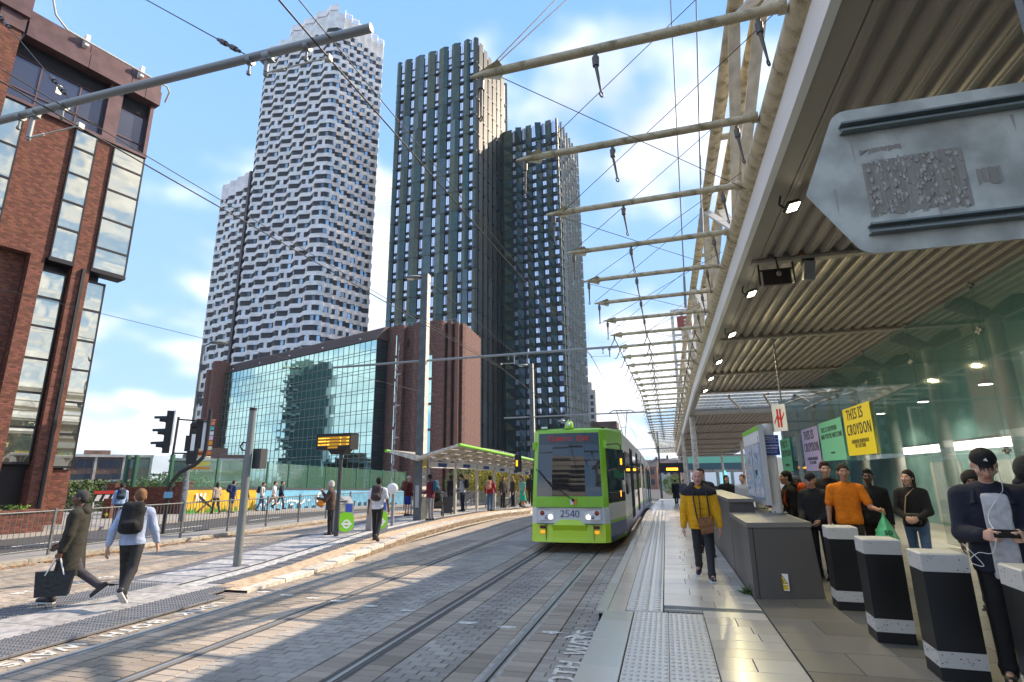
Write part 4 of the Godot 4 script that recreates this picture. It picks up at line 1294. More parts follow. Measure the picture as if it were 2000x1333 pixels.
func build_far_buildings() -> void:
	# sixties flats beyond the railway, left
	var bk := mat("flats_brick", Color(0.27, 0.19, 0.15), 0.9, 0, "brick", 0.6)
	var fw := mat("flats_white", Color(0.60, 0.56, 0.50), 0.7, 0, "dirt", 0.2)
	var fg := mat("flats_glass", Color(0.10, 0.12, 0.15), 0.08, 0.4)
	var flats := func(label: String, at: Vector3, turn: float, n: int, h: float) -> void:
		var o := thing("block_of_flats", label, "flats", at, turn)
		var g := G.new()
		g.box(Vector3(0, -6, -9), Vector3(n * 3.2, h, 0))
		part(o, "wall", g, bk)
		g = G.new()
		g.box(Vector3(-0.2, h - 0.05, -9.2), Vector3(n * 3.2 + 0.2, h + 0.3, 0.3))
		part(o, "roof_edge", g, fw)
		for k in n + 1:
			g = G.new()
			g.box(Vector3(k * 3.2 - 0.14, -1.0, -0.1), Vector3(k * 3.2 + 0.14, h, 0.18))
			part(o, "pilaster", g, fw)
		for f in 3:
			g = G.new()
			g.box(Vector3(0, h - 3.35 - f * 1.95, -0.1), Vector3(n * 3.2, h - 3.1 - f * 1.95, 0.12))
			part(o, "white_band", g, fw)
			for k in n:
				if f == 1 and (k * 7) % 3 == 1: continue
				for j in 3:
					g = G.new()
					g.box(Vector3(k * 3.2 + 0.35 + j * 0.87, h - 1.55 - f * 1.95, -0.05), Vector3(k * 3.2 + 1.12 + j * 0.87, h - 0.35 - f * 1.95, 0.05))
					part(o, "window", g, fg)
		for k in 3:
			g = G.new()
			g.box(Vector3(1.5 + k * n * 1.0, h, -6), Vector3(4.5 + k * n * 1.0, h + 1.0 + (k % 2), -3))
			part(o, "roof_hut", g, bk)
	flats.call("long brown and white low block of flats beyond the hedge, nearest the brick office", Vector3(-88, 0, -44), 0.86, 8, 5.1)
	flats.call("brown and white low block of flats right of the long one, behind the green posts", Vector3(-69.8, 0, -65.6), 0.86, 3, 4.7)
	# towers and houses in the far distance on the right
	var ft := thing("distant_tower", "pale grey slab tower just right of the dark tower", "tower", Vector3(-32.2, 0, -259), 0.05)
	var g := G.new()
	g.box(Vector3(-9, -2, -10), Vector3(2.6, 41.5, 0)); g.box(Vector3(-8, 41.5, -9), Vector3(1.0, 45.5, -1))
	part(ft, "wall", g, mat("slab_tower", Color(0.42, 0.40, 0.38), 0.8))
	for f in 12:
		for k in 4:
			g = G.new()
			g.box(Vector3(-7.6 + k * 2.6, 3 + f * 3.1, -0.1), Vector3(-6.1 + k * 2.6, 5 + f * 3.1, 0.06))
			part(ft, "window", g, fg)
	var bb := thing("distant_block", "low brown roofed block behind the tram roof", "building", Vector3(-24, 0, -199), 0.0)
	g = G.new()
	g.box(Vector3(-8, -2, -10), Vector3(8, 19.5, 0)); g.box(Vector3(-8.5, 18.2, -10.2), Vector3(8.5, 20.6, 0.4))
	part(bb, "wall", g, mat("brown_block", Color(0.16, 0.10, 0.075), 0.8, 0, "dirt", 0.05))
	var hl := ground_part("hill", "wooded hill on the horizon beyond the street")
	g = G.new()
	var nz := FastNoiseLite.new(); nz.seed = 3; nz.frequency = 0.01
	for i in 60:
		for j in 3:
			var f := func(a: int, b: int) -> Vector3:
				var x := -420.0 + a * 14.0
				return Vector3(x, [-4.0, 13.0, 17.0, -3.0][b] * (0.8 + 0.5 * nz.get_noise_2d(x, b * 90.0)) * (1.0 + 0.5 * smoothstep(-60, 60, x)), -640.0 - b * 50.0)
			g.col = Color(0.10, 0.12, 0.10)
			g.quad(f.call(i, j), f.call(i + 1, j), f.call(i + 1, j + 1), f.call(i, j + 1))
	part(hl, "slope", g, M["tint"])
	var hc := [Color(0.34, 0.16, 0.10), Color(0.55, 0.52, 0.47), Color(0.30, 0.15, 0.10), Color(0.48, 0.40, 0.32), Color(0.26, 0.14, 0.1)]
	for k in 7:
		var side := k % 2
		var o := thing("terraced_house", ["red brick house", "white rendered house", "dark brick house", "buff house", "brown brick house", "red brick corner house", "white gabled house"][k] + " far down the street past the tram", "house", Vector3(-4.0 + k * 3.3, -1.9, -150.0 - k * 3.0), rnd(-0.15, 0.15))
		g = G.new(); g.col = hc[k % 5]
		var h := rnd(5.5, 7.5)
		g.box(Vector3(-1.9, -1, -6), Vector3(1.9, h, 0))
		part(o, "wall", g, M["tint"])
		g = G.new(); g.col = Color(0.12, 0.09, 0.08)
		g.hexa([Vector3(-2.0, h, 0.2), Vector3(2.0, h, 0.2), Vector3(2.0, h, -6.2), Vector3(-2.0, h, -6.2), Vector3(-2.0, h + 1.8, -2.9), Vector3(2.0, h + 1.8, -2.9), Vector3(2.0, h + 1.8, -3.1), Vector3(-2.0, h + 1.8, -3.1)])
		g.box(Vector3(1.4, h + 0.8, -3.4), Vector3(1.9, h + 2.6, -2.8))
		part(o, "roof", g, M["tint"])
		for f in 2:
			for j in 2:
				g = G.new(); g.col = Color(0.06, 0.07, 0.08)
				g.box(Vector3(-1.4 + j * 1.6, 1.2 + f * 2.6, -0.1), Vector3(-0.4 + j * 1.6, 2.6 + f * 2.6, 0.05))
				part(o, "window", g, M["tintgloss"])
	# vegetation on the left
	leaves("hedge", "overgrown green hedge on the bank beside the brick office", "hedge", Vector3(-35.5, 0, -28.0), 0.9, Vector3(15, 2.6, 4.5), 9000, 0.2, [Color(0.07, 0.12, 0.025), Color(0.12, 0.17, 0.03), Color(0.05, 0.08, 0.02)], Vector3(0, 0.7, 0))
	leaves("bush", "bushy green tree behind the green mesh screen", "bush", Vector3(-33.0, 0, -31.5), 0.0, Vector3(8, 3.0, 4), 4500, 0.18, [Color(0.06, 0.13, 0.05), Color(0.1, 0.18, 0.06)], Vector3(0, 1.0, 0))
	leaves("tree", "yellowing autumn tree seen through the tram shelter", "tree", Vector3(-14.5, -1.0, -50), 0, Vector3(7.5, 4.0, 6), 9000, 0.17, [Color(0.50, 0.36, 0.03), Color(0.36, 0.30, 0.04), Color(0.2, 0.2, 0.03)], Vector3(0, 2.2, 0), true)
	leaves("tree", "green tree right of the yellow one behind the shelter", "tree", Vector3(-10.5, -1.0, -56), 0, Vector3(6.5, 3.9, 6), 7000, 0.17, [Color(0.12, 0.16, 0.03), Color(0.22, 0.22, 0.04), Color(0.08, 0.11, 0.02)], Vector3(0, 2.2, 0), true)
	leaves("tree", "dark green tree at the left end of the shelter", "tree", Vector3(-19.5, -1.0, -56), 0, Vector3(6.5, 4.0, 6), 7000, 0.17, [Color(0.09, 0.13, 0.03), Color(0.14, 0.17, 0.04)], Vector3(0, 2.2, 0), true)
	leaves("tree", "small round tree far down the platform end", "tree", Vector3(1.0, -2.0, -92), 0, Vector3(3.5, 3.2, 3), 2500, 0.16, [Color(0.10, 0.2, 0.03), Color(0.16, 0.24, 0.03)], Vector3(0, 2.2, 0), true)

func build_canopy() -> void:
	var cp := thing("station_canopy", "long cream steel canopy with corrugated soffit and outrigger tubes over the tram", "canopy")
	var steel = M["cream_steel"]
	var Y := 5.5
	var zr := [4.0, 1.5, -3.9, -9.6, -15.4, -20.9, -25.6, -33.0, -38.6, -44.2, -49.8, -55.4, -61.0, -66.6, -72.0]
	# corrugated sheets between the ribs; one bay is a skylight
	for i in zr.size() - 1:
		if i == 6: continue
		var z0: float = zr[i] - 0.03
		var z1: float = zr[i + 1] + 0.03
		var g := G.new()
		var x := 1.8
		while x < (8.2 if i < 6 else 7.0):
			var pr := [Vector2(x, 0.08), Vector2(x + 0.04, 0.0), Vector2(x + 0.135, 0.0), Vector2(x + 0.175, 0.08), Vector2(x + 0.24, 0.08)]
			for k in 4:
				var a: Vector2 = pr[k]
				var b: Vector2 = pr[k + 1]
				g.col = Color(1, 1, 1) * rnd(0.86, 1.08)
				g.quad(Vector3(a.x, Y + a.y + drop(z0), z0), Vector3(a.x, Y + a.y + drop(z1), z1), Vector3(b.x, Y + b.y + drop(z1), z1), Vector3(b.x, Y + b.y + drop(z0), z0))
				if k == 1: # pressed stiffening rib in the flat of the sheet
					g.hexa([Vector3(x + 0.08, Y - 0.006 + drop(z0), z0), Vector3(x + 0.095, Y - 0.006 + drop(z0), z0), Vector3(x + 0.095, Y - 0.006 + drop(z1), z1), Vector3(x + 0.08, Y - 0.006 + drop(z1), z1), Vector3(x + 0.075, Y + drop(z0), z0), Vector3(x + 0.10, Y + drop(z0), z0), Vector3(x + 0.10, Y + drop(z1), z1), Vector3(x + 0.075, Y + drop(z1), z1)])
			x += 0.24
		part(cp, "corrugated_sheet", g, M["soffit"])
		g = G.new() # roof covering above, so that the canopy shades
		g.hexa([Vector3(1.6, Y + 0.14 + drop(z0), z0), Vector3(8.4, Y + 0.14 + drop(z0), z0), Vector3(8.4, Y + 0.14 + drop(z1), z1), Vector3(1.6, Y + 0.14 + drop(z1), z1), Vector3(1.6, Y + 0.3 + drop(z0), z0), Vector3(8.4, Y + 0.3 + drop(z0), z0), Vector3(8.4, Y + 0.3 + drop(z1), z1), Vector3(1.6, Y + 0.3 + drop(z1), z1)])
		part(cp, "roof_deck", g, M["grey_steel"])
	# ribs
	for i in range(1, zr.size()):
		var z: float = zr[i]
		var g := G.new()
		var d := drop(z)
		g.box(Vector3(1.75, Y - 0.02 + d, z - 0.02), Vector3(8.2, Y + 0.13 + d, z + 0.02))
		g.box(Vector3(1.7, Y - 0.075 + d, z - 0.085), Vector3(8.2, Y - 0.022 + d, z + 0.085))
		part(cp, "rib", g, M["soffit"])
	# white flashing, gutter and the grey flat behind it
	for i in zr.size() - 1:
		var z0: float = zr[i]
		var z1: float = zr[i + 1]
		var sl := func(x0: float, x1: float, y0: float, y1: float, called: String, m: Material) -> void:
			var g := G.new()
			g.hexa([Vector3(x0, y0 + drop(z0), z0), Vector3(x1, y0 + drop(z0), z0), Vector3(x1, y0 + drop(z1), z1), Vector3(x0, y0 + drop(z1), z1), Vector3(x0, y1 + drop(z0), z0), Vector3(x1, y1 + drop(z0), z0), Vector3(x1, y1 + drop(z1), z1), Vector3(x0, y1 + drop(z1), z1)])
			part(cp, called, g, m)
		sl.call(1.50, 1.585, 5.47, 5.86, "white_flashing", mat("flashing", Color(0.85, 0.84, 0.81), 0.5))
		sl.call(1.588, 1.82, 5.49, 5.7, "edge_trim", M["soffit"])
		# bottom chord of the truss in lengths with welded collars
		var g := G.new()
		g.tube(Vector3(1.54, 6.0 + drop(z0), z0), Vector3(1.54, 6.0 + drop(z1), z1), 0.165, 0.165, 20)
		part(cp, "bottom_chord", g, steel)
		g = G.new()
		g.tube(Vector3(1.54, 6.0 + drop(z1), z1 + 0.06), Vector3(1.54, 6.0 + drop(z1), z1 - 0.06), 0.185, 0.185, 20)
		part(cp, "collar", g, steel)
		for c in [1.36, 1.70]:
			g = G.new()
			g.tube(Vector3(c, 8.0 + drop(z0), z0), Vector3(c, 8.0 + drop(z1), z1), 0.11, 0.11, 14)
			part(cp, "top_chord", g, steel)
		# flat diagonals
		for k in 2:
			var za := lerpf(z0, z1, k * 0.5)
			var zb := lerpf(z0, z1, k * 0.5 + 0.5)
			for c in [1.36, 1.70]:
				g = G.new()
				var a := Vector3(1.54, 6.1 + drop(za), za if k == 0 else zb)
				var b := Vector3(c, 7.95 + drop(zb), zb if k == 0 else za)
				g.tbox(Transform3D(Basis.looking_at((b - a).normalized(), Vector3.RIGHT), (a + b) / 2), Vector3(0.04, 0.16, a.distance_to(b)))
				part(cp, "brace", g, M["cream_clean"])
		g = G.new()
		g.tube(Vector3(1.36, 8.0 + drop(z1), z1), Vector3(1.70, 8.0 + drop(z1), z1), 0.06, 0.06, 10)
		part(cp, "tie", g, steel)
	# outriggers
	var hang := G.new()
	hang.tube(Vector3(0, 0, 0), Vector3(0, -0.06, 0), 0.02, 0.02, 8)
	hang.tube(Vector3(0, -0.05, 0), Vector3(0, -0.15, 0), 0.036, 0.032, 8)
	hang.tube(Vector3(0, -0.14, 0), Vector3(0.03, -0.44, 0.02), 0.02, 0.011, 6)
	for i in 10:
		var a := TAU * i / 10
		var b := TAU * (i + 1) / 10
		hang.tube(Vector3(0.033 + 0.026 * cos(a), -0.468 + 0.026 * sin(a), 0.02), Vector3(0.033 + 0.026 * cos(b), -0.468 + 0.026 * sin(b), 0.02), 0.008, 0.008, 5, false)
	var vee := G.new()
	vee.tube(Vector3(0, 0, 0), Vector3(0, -0.09, 0), 0.025, 0.025, 7)
	for s in [-1, 1]:
		vee.tube(Vector3(0, -0.08, 0), Vector3(0.13 * s, -0.36, 0), 0.016, 0.012, 5)
		vee.tube(Vector3(0.13 * s, -0.36, 0), Vector3(0.21 * s, -0.38, 0), 0.012, 0.012, 5)
	var hm := hang.mesh()
	var vm := vee.mesh()
	var dm := mat("insulator", Color(0.13, 0.12, 0.11), 0.5, 0.3)
	for k in 43:
		var z := -4.55 - 1.62 * k
		var d := drop(z)
		var tip := lerpf(-1.66, -1.40, clampf(k / 4.0, 0, 1)) if k < 4 else lerpf(-1.40, -0.98, clampf((k - 4) / 11.0, 0, 1))
		var g := G.new()
		g.tube(Vector3(tip + 0.18, 5.97 + d, z), Vector3(1.30, 6.02 + d, z), 0.045, 0.048, 14)
		g.tube(Vector3(1.30, 6.02 + d, z), Vector3(1.36, 6.02 + d, z), 0.065, 0.065, 12)
		g.tube(Vector3(tip, 5.965 + d, z), Vector3(tip + 0.18, 5.97 + d, z), 0.012, 0.045, 12)
		for a in [0.5, 2.6, 4.7]: # fin plates at the tip
			var n := Vector3(0, sin(a), cos(a))
			g.tri(Vector3(tip + 0.02, 5.97 + d, z), Vector3(tip + 0.33, 5.97 + d, z) + n * 0.11, Vector3(tip + 0.36, 5.97 + d, z) + n * 0.05)
			g.tri(Vector3(tip + 0.02, 5.975 + d, z), Vector3(tip + 0.36, 5.975 + d, z) + n * 0.05, Vector3(tip + 0.33, 5.975 + d, z) + n * 0.11)
		var o := part(cp, "outrigger", g, steel)
		for x in [tip + 0.12, -0.36 + 0.02 * k * (1.0 if k < 12 else 0.8), 1.12]:
			if k < 7: inst(o, "hanger", hm, dm, T(Vector3(x, 5.945 + d, z), 0.9 if x > tip + 0.2 else 2.4))
			elif k < 30: inst(o, "hanger", vm, dm, T(Vector3(x, 5.945 + d, z), 0.5))
	# thin bracing wires between the outriggers
	var wires := G.new()
	for k in range(0, 20, 2):
		var z := -4.55 - 1.62 * k
		wires.tube(Vector3(-1.4, 5.95, z), Vector3(1.5, 5.9, z - 3.24), 0.006, 0.006, 4)
		wires.tube(Vector3(1.5, 6.5, z - 0.5), Vector3(-1.3, 5.95, z - 3.24), 0.006, 0.006, 4)
		wires.tube(Vector3(1.36, 7.8, z - 1.0), Vector3(-1.35, 6.0, z - 1.62), 0.006, 0.006, 4)
	part(cp, "bracing_wire", wires, M["black"])
	# stays and their pylon
	for q in [[Vector3(0.82, 6.1, -14.1), Vector3(1.18, 15.5, -13.95)], [Vector3(0.95, 6.1, -9.6), Vector3(1.47, 12.4, -10.9)]]:
		var g := G.new()
		g.tube(q[0] + (q[1] - q[0]) * 0.09, q[0] + (q[1] - q[0]) * 2.5, 0.018, 0.018, 6)
		g.tube(q[0], q[0] + (q[1] - q[0]) * 0.09, 0.035, 0.03, 8)
		part(cp, "stay_rod", g, M["grey_steel"])
	var py := thing("pylon", "pale steel pylon with a red sign rising through the far part of the canopy", "pylon", Vector3(1.5, 0, -45.5))
	for x in [0.0, 0.75]:
		var g := G.new()
		g.box(Vector3(x - 0.11, -1, -0.15), Vector3(x + 0.11, 15.2, 0.15))
		part(py, "post", g, M["cream_clean"])
	var g := G.new()
	g.box(Vector3(-0.1, 15.0, -0.16), Vector3(2.2, 15.25, 0.16)); g.box(Vector3(0.1, 13.0, -0.1), Vector3(1.8, 13.15, 0.1)); g.box(Vector3(0.1, 10.5, -0.1), Vector3(0.7, 10.65, 0.1))
	part(py, "crossbar", g, M["cream_clean"])
	g = G.new()
	g.box(Vector3(0.35, 13.4, 0.17), Vector3(1.5, 14.6, 0.27))
	part(py, "sign_panel", g, mat("rust_red", Color(0.30, 0.07, 0.05), 0.6))
	g = G.new()
	for k in 3: g.box(Vector3(0.9, 13.6 + k * 0.3, 0.271), Vector3(1.4, 13.72 + k * 0.3, 0.275))
	part(py, "sign_lines", g, M["white"])
	# columns at the far end of the canopy
	for z in [-34.0, -52.0, -70.0]:
		g = G.new()
		g.tube(Vector3(1.75, 0.2 + drop(z), z), Vector3(1.75, 5.5 + drop(z), z), 0.16, 0.16, 16)
		part(cp, "column", g, M["cream_clean"])
		g = G.new()
		g.tube(Vector3(6.6, 0.2 + drop(z), z), Vector3(6.6, 5.5 + drop(z), z), 0.13, 0.13, 16)
		part(cp, "column", g, M["cream_clean"])
	# skylight bay: milky panes on bent bars
	g = G.new()
	g.quad(Vector3(1.7, 5.75, -25.7), Vector3(1.7, 5.55, -32.9), Vector3(7.6, 5.55, -32.9), Vector3(7.6, 5.75, -25.7))
	part(cp, "skylight", g, glass("milk_glass", Color(0.9, 0.92, 0.9), 0.22, 0.1))
	for k in 7:
		g = G.new()
		g.box(Vector3(1.7, 5.6 - k * 0.02, -26.2 - k * 1.05), Vector3(7.6, 5.7 - k * 0.02, -26.12 - k * 1.05))
		part(cp, "glazing_bar", g, M["cream_clean"])
	for x in [3.0, 4.6]:
		g = G.new()
		g.pathtube([Vector3(x, 5.3, -25.7), Vector3(x + 0.2, 5.55, -28), Vector3(x + 0.9, 5.5, -31), Vector3(x + 1.4, 5.3, -32.8)], 0.05, 6)
		part(cp, "bent_bar", g, M["soffit"])
	# floodlights along the edge
	var warm := glow("flood_glow", Color(1.0, 0.93, 0.62), 9.0)
	var fz := [-7.24, -10.9, -14.2, -17.75, -20.9, -24.0]
	for k in 6:
		var z: float = fz[k]
		var f := thing("floodlight", ORD[k] + " small lit floodlight under the canopy edge" + (", beside the arrow sign" if k == 0 else ", counted from the arrow sign"), "floodlight", Vector3(1.86, 5.33, z), 0, "lit floodlights under the canopy edge")
		var q := G.new()
		var tl := Transform3D(Basis(Vector3.UP, 0.5) * Basis(Vector3.BACK, 0.35) * Basis(Vector3.RIGHT, -0.55), Vector3.ZERO)
		q.tbox(tl, Vector3(0.2, 0.05, 0.15))
		part(f, "housing", q, M["black"])
		q = G.new()
		q.tbox(tl * T(Vector3(0, -0.03, 0)), Vector3(0.17, 0.006, 0.12))
		part(f, "lens", q, warm)
		q = G.new()
		q.pathtube([Vector3(-0.13, 0.14, 0.05), Vector3(-0.16, 0.02, 0.05), Vector3(-0.1, -0.02, 0.02)], 0.014, 5)
		part(f, "bracket", q, M["black"])
		var sp := SpotLight3D.new()
		sp.name = "floodlight_beam"
		sp.light_color = Color(1.0, 0.93, 0.7)
		sp.light_energy = 4.0
		sp.light_size = 0.07
		sp.spot_range = 14
		sp.spot_attenuation = 2
		sp.spot_angle = 75
		sp.shadow_enabled = true
		sp.transform = tl * Transform3D(Basis(Vector3.RIGHT, -PI / 2), Vector3(0, -0.045, 0))
		f.add_child(sp)
	# things hung from the second rib
	var hs := thing("hanging_monitor", "dark flat monitor hanging in a frame from the canopy rib", "monitor", Vector3(2.08, 5.5, -9.62))
	g = G.new()
	for x in [-0.27, 0.27]: g.box(Vector3(x - 0.014, -0.45, -0.014), Vector3(x + 0.014, 0.0, 0.014))
	g.box(Vector3(-0.26, -0.2, -0.012), Vector3(0.26, -0.175, 0.012)); g.tube(Vector3(0, 0, 0.1), Vector3(0.02, -0.28, 0.1), 0.014, 0.014, 6)
	for x in [-0.27, 0.27]: g.tube(Vector3(x, 0, 0), Vector3(x, -0.03, 0), 0.06, 0.06, 10)
	part(hs, "frame", g, M["black"])
	g = G.new()
	g.box(Vector3(-0.22, -0.46, -0.05), Vector3(0.22, -0.21, 0.03))
	part(hs, "screen", g, mat("dead_screen", Color(0.02, 0.014, 0.012), 0.3))
	g = G.new()
	g.ball(Vector3(0.02, -0.3, 0.1), Vector3(0.045, 0.045, 0.045), 10)
	part(hs, "dome_camera", g, mat("dome", Color(0.22, 0.21, 0.2), 0.3))
	var sp2 := thing("loudspeaker", "grey box loudspeaker hung beside the monitor under the canopy", "loudspeaker", Vector3(2.57, 5.48, -9.6))
	g = G.new()
	g.tbox(Transform3D(Basis(Vector3.RIGHT, 0.25) * Basis(Vector3.BACK, -0.1), Vector3(0, -0.26, 0.03)), Vector3(0.17, 0.32, 0.12))
	part(sp2, "case", g, M["grey_steel"])
	g = G.new()
	g.tube(Vector3(0, 0.02, 0), Vector3(0, -0.12, 0), 0.02, 0.02, 6); g.box(Vector3(-0.09, -0.13, -0.06), Vector3(0.1, -0.06, 0.08))
	part(sp2, "bracket", g, M["black"])
	g = G.new()
	g.box(Vector3(-0.12, -0.02, -0.05), Vector3(0.02, 0.05, 0.06))
	g.col = Color(0.4, 0.22, 0.03)
	part(sp2, "junction_box", g, mat("ochre", Color(0.35, 0.19, 0.03), 0.6))
	# the back of the arrow sign overhead
	var ar := thing("direction_sign", "grey back of a large arrow shaped direction sign hanging overhead", "sign", Vector3(0.65, 3.05, -2.3))
	var arrow := []
	var corner := func(p: Vector2, a: Vector2, b: Vector2, r: float) -> void:
		var da := (a - p).normalized() * r
		var db := (b - p).normalized() * r
		for i in 5:
			var t := i / 4.0
			arrow.append((p + da) * (1 - t) * (1 - t) + p * 2 * t * (1 - t) + (p + db) * t * t)
	var pt := [Vector2(0.0, 0.0), Vector2(0.175, -0.285), Vector2(1.9, -0.285), Vector2(1.9, 0.365), Vector2(0.15, 0.365)]
	for i in 5: corner.call(pt[i], pt[(i + 4) % 5], pt[(i + 1) % 5], 0.05 if i != 0 else 0.012)
	g = G.new()
	g.prism(arrow, T(Vector3(0, 0, -0.004)), 0.004)
	part(ar, "plate", g, mat("sign_back", Color(0.66, 0.67, 0.60), 0.5, 0.0, "dirt", 0.8))
	for y in [0.27, -0.19]:
		g = G.new()
		g.box(Vector3(0.16 if y > 0 else 0.2, y - 0.02, 0.001), Vector3(1.9, y - 0.012, 0.04)); g.box(Vector3(0.16 if y > 0 else 0.2, y + 0.012, 0.001), Vector3(1.9, y + 0.02, 0.04)); g.box(Vector3(0.165 if y > 0 else 0.205, y - 0.012, 0.001), Vector3(1.9, y + 0.012, 0.006))
		part(ar, "channel", g, mat("channel", Color(0.26, 0.29, 0.28), 0.45, 0.3))
	var sc := mat("sticker_scrap", Color(0.44, 0.40, 0.35), 0.9, 0, "grain", 3.0)
	for q in [[0.22, 0.14, 0.37, 0.17], [0.22, -0.14, 0.57, 0.11], [0.60, -0.06, 0.68, 0.02]]:
		g = G.new()
		var x: float = q[0]
		while x < q[2]: # torn strips of old paper
			var w := minf(rnd(0.008, 0.03), q[2] - x)
			g.col = tone(0.95, 0.1)
			g.quad(Vector3(x, q[1] + rnd(0, 0.02), 0.002), Vector3(x + w, q[1] + rnd(0, 0.03), 0.002), Vector3(x + w, q[3] + 0.05 * (x - q[0]) - rnd(0, 0.008), 0.002), Vector3(x, q[3] + 0.05 * (x - q[0]), 0.002))
			x += w + 0.0012
		part(ar, "sticker_remains", g, sc)
	g = G.new()
	for k in 170: # flecks of torn paper left on the plate
		g.col = Color(0.46, 0.44, 0.40) * rnd(0.72, 1.2)
		var c := Vector2(rnd(0.23, 0.56), rnd(-0.12, 0.12))
		var pp := []
		for e in 6: pp.append(c + Vector2(cos(e * 1.05), sin(e * 1.05)) * Vector2(rnd(0.002, 0.008), rnd(0.004, 0.016)))
		g.prism(pp, T(Vector3(0, 0, 0.0021)), 0.0004 + 0.00003 * k)
	part(ar, "paper_flecks", g, M["tint"], true)
	g = G.new()
	g.col = Color(0.45, 0.42, 0.38)
	for q in [Vector2(0.19, 0.24), Vector2(0.75, 0.24), Vector2(1.1, 0.24), Vector2(0.45, -0.11), Vector2(0.1, 0.02)]: # drips and scuffs
		g.tri(Vector3(q.x, q.y - 0.01, 0.0012), Vector3(q.x + 0.014, q.y - 0.01, 0.0012), Vector3(q.x + 0.009, q.y - rnd(0.06, 0.16), 0.0012))
	part(ar, "drip_stain", g, M["tint"])
	for q in [Vector2(0.3, 0.27), Vector2(0.62, 0.27), Vector2(0.35, -0.19), Vector2(0.66, -0.19)]:
		g = G.new()
		g.tube(Vector3(q.x, q.y, 0.006), Vector3(q.x, q.y, 0.014), 0.008, 0.008, 6)
		part(ar, "bolt", g, M["galv"])
	g = G.new()
	for x in [0.9, 1.6]: g.box(Vector3(x, 0.2, -0.05), Vector3(x + 0.04, 2.5, -0.01))
	part(ar, "hanger", g, M["grey_steel"])

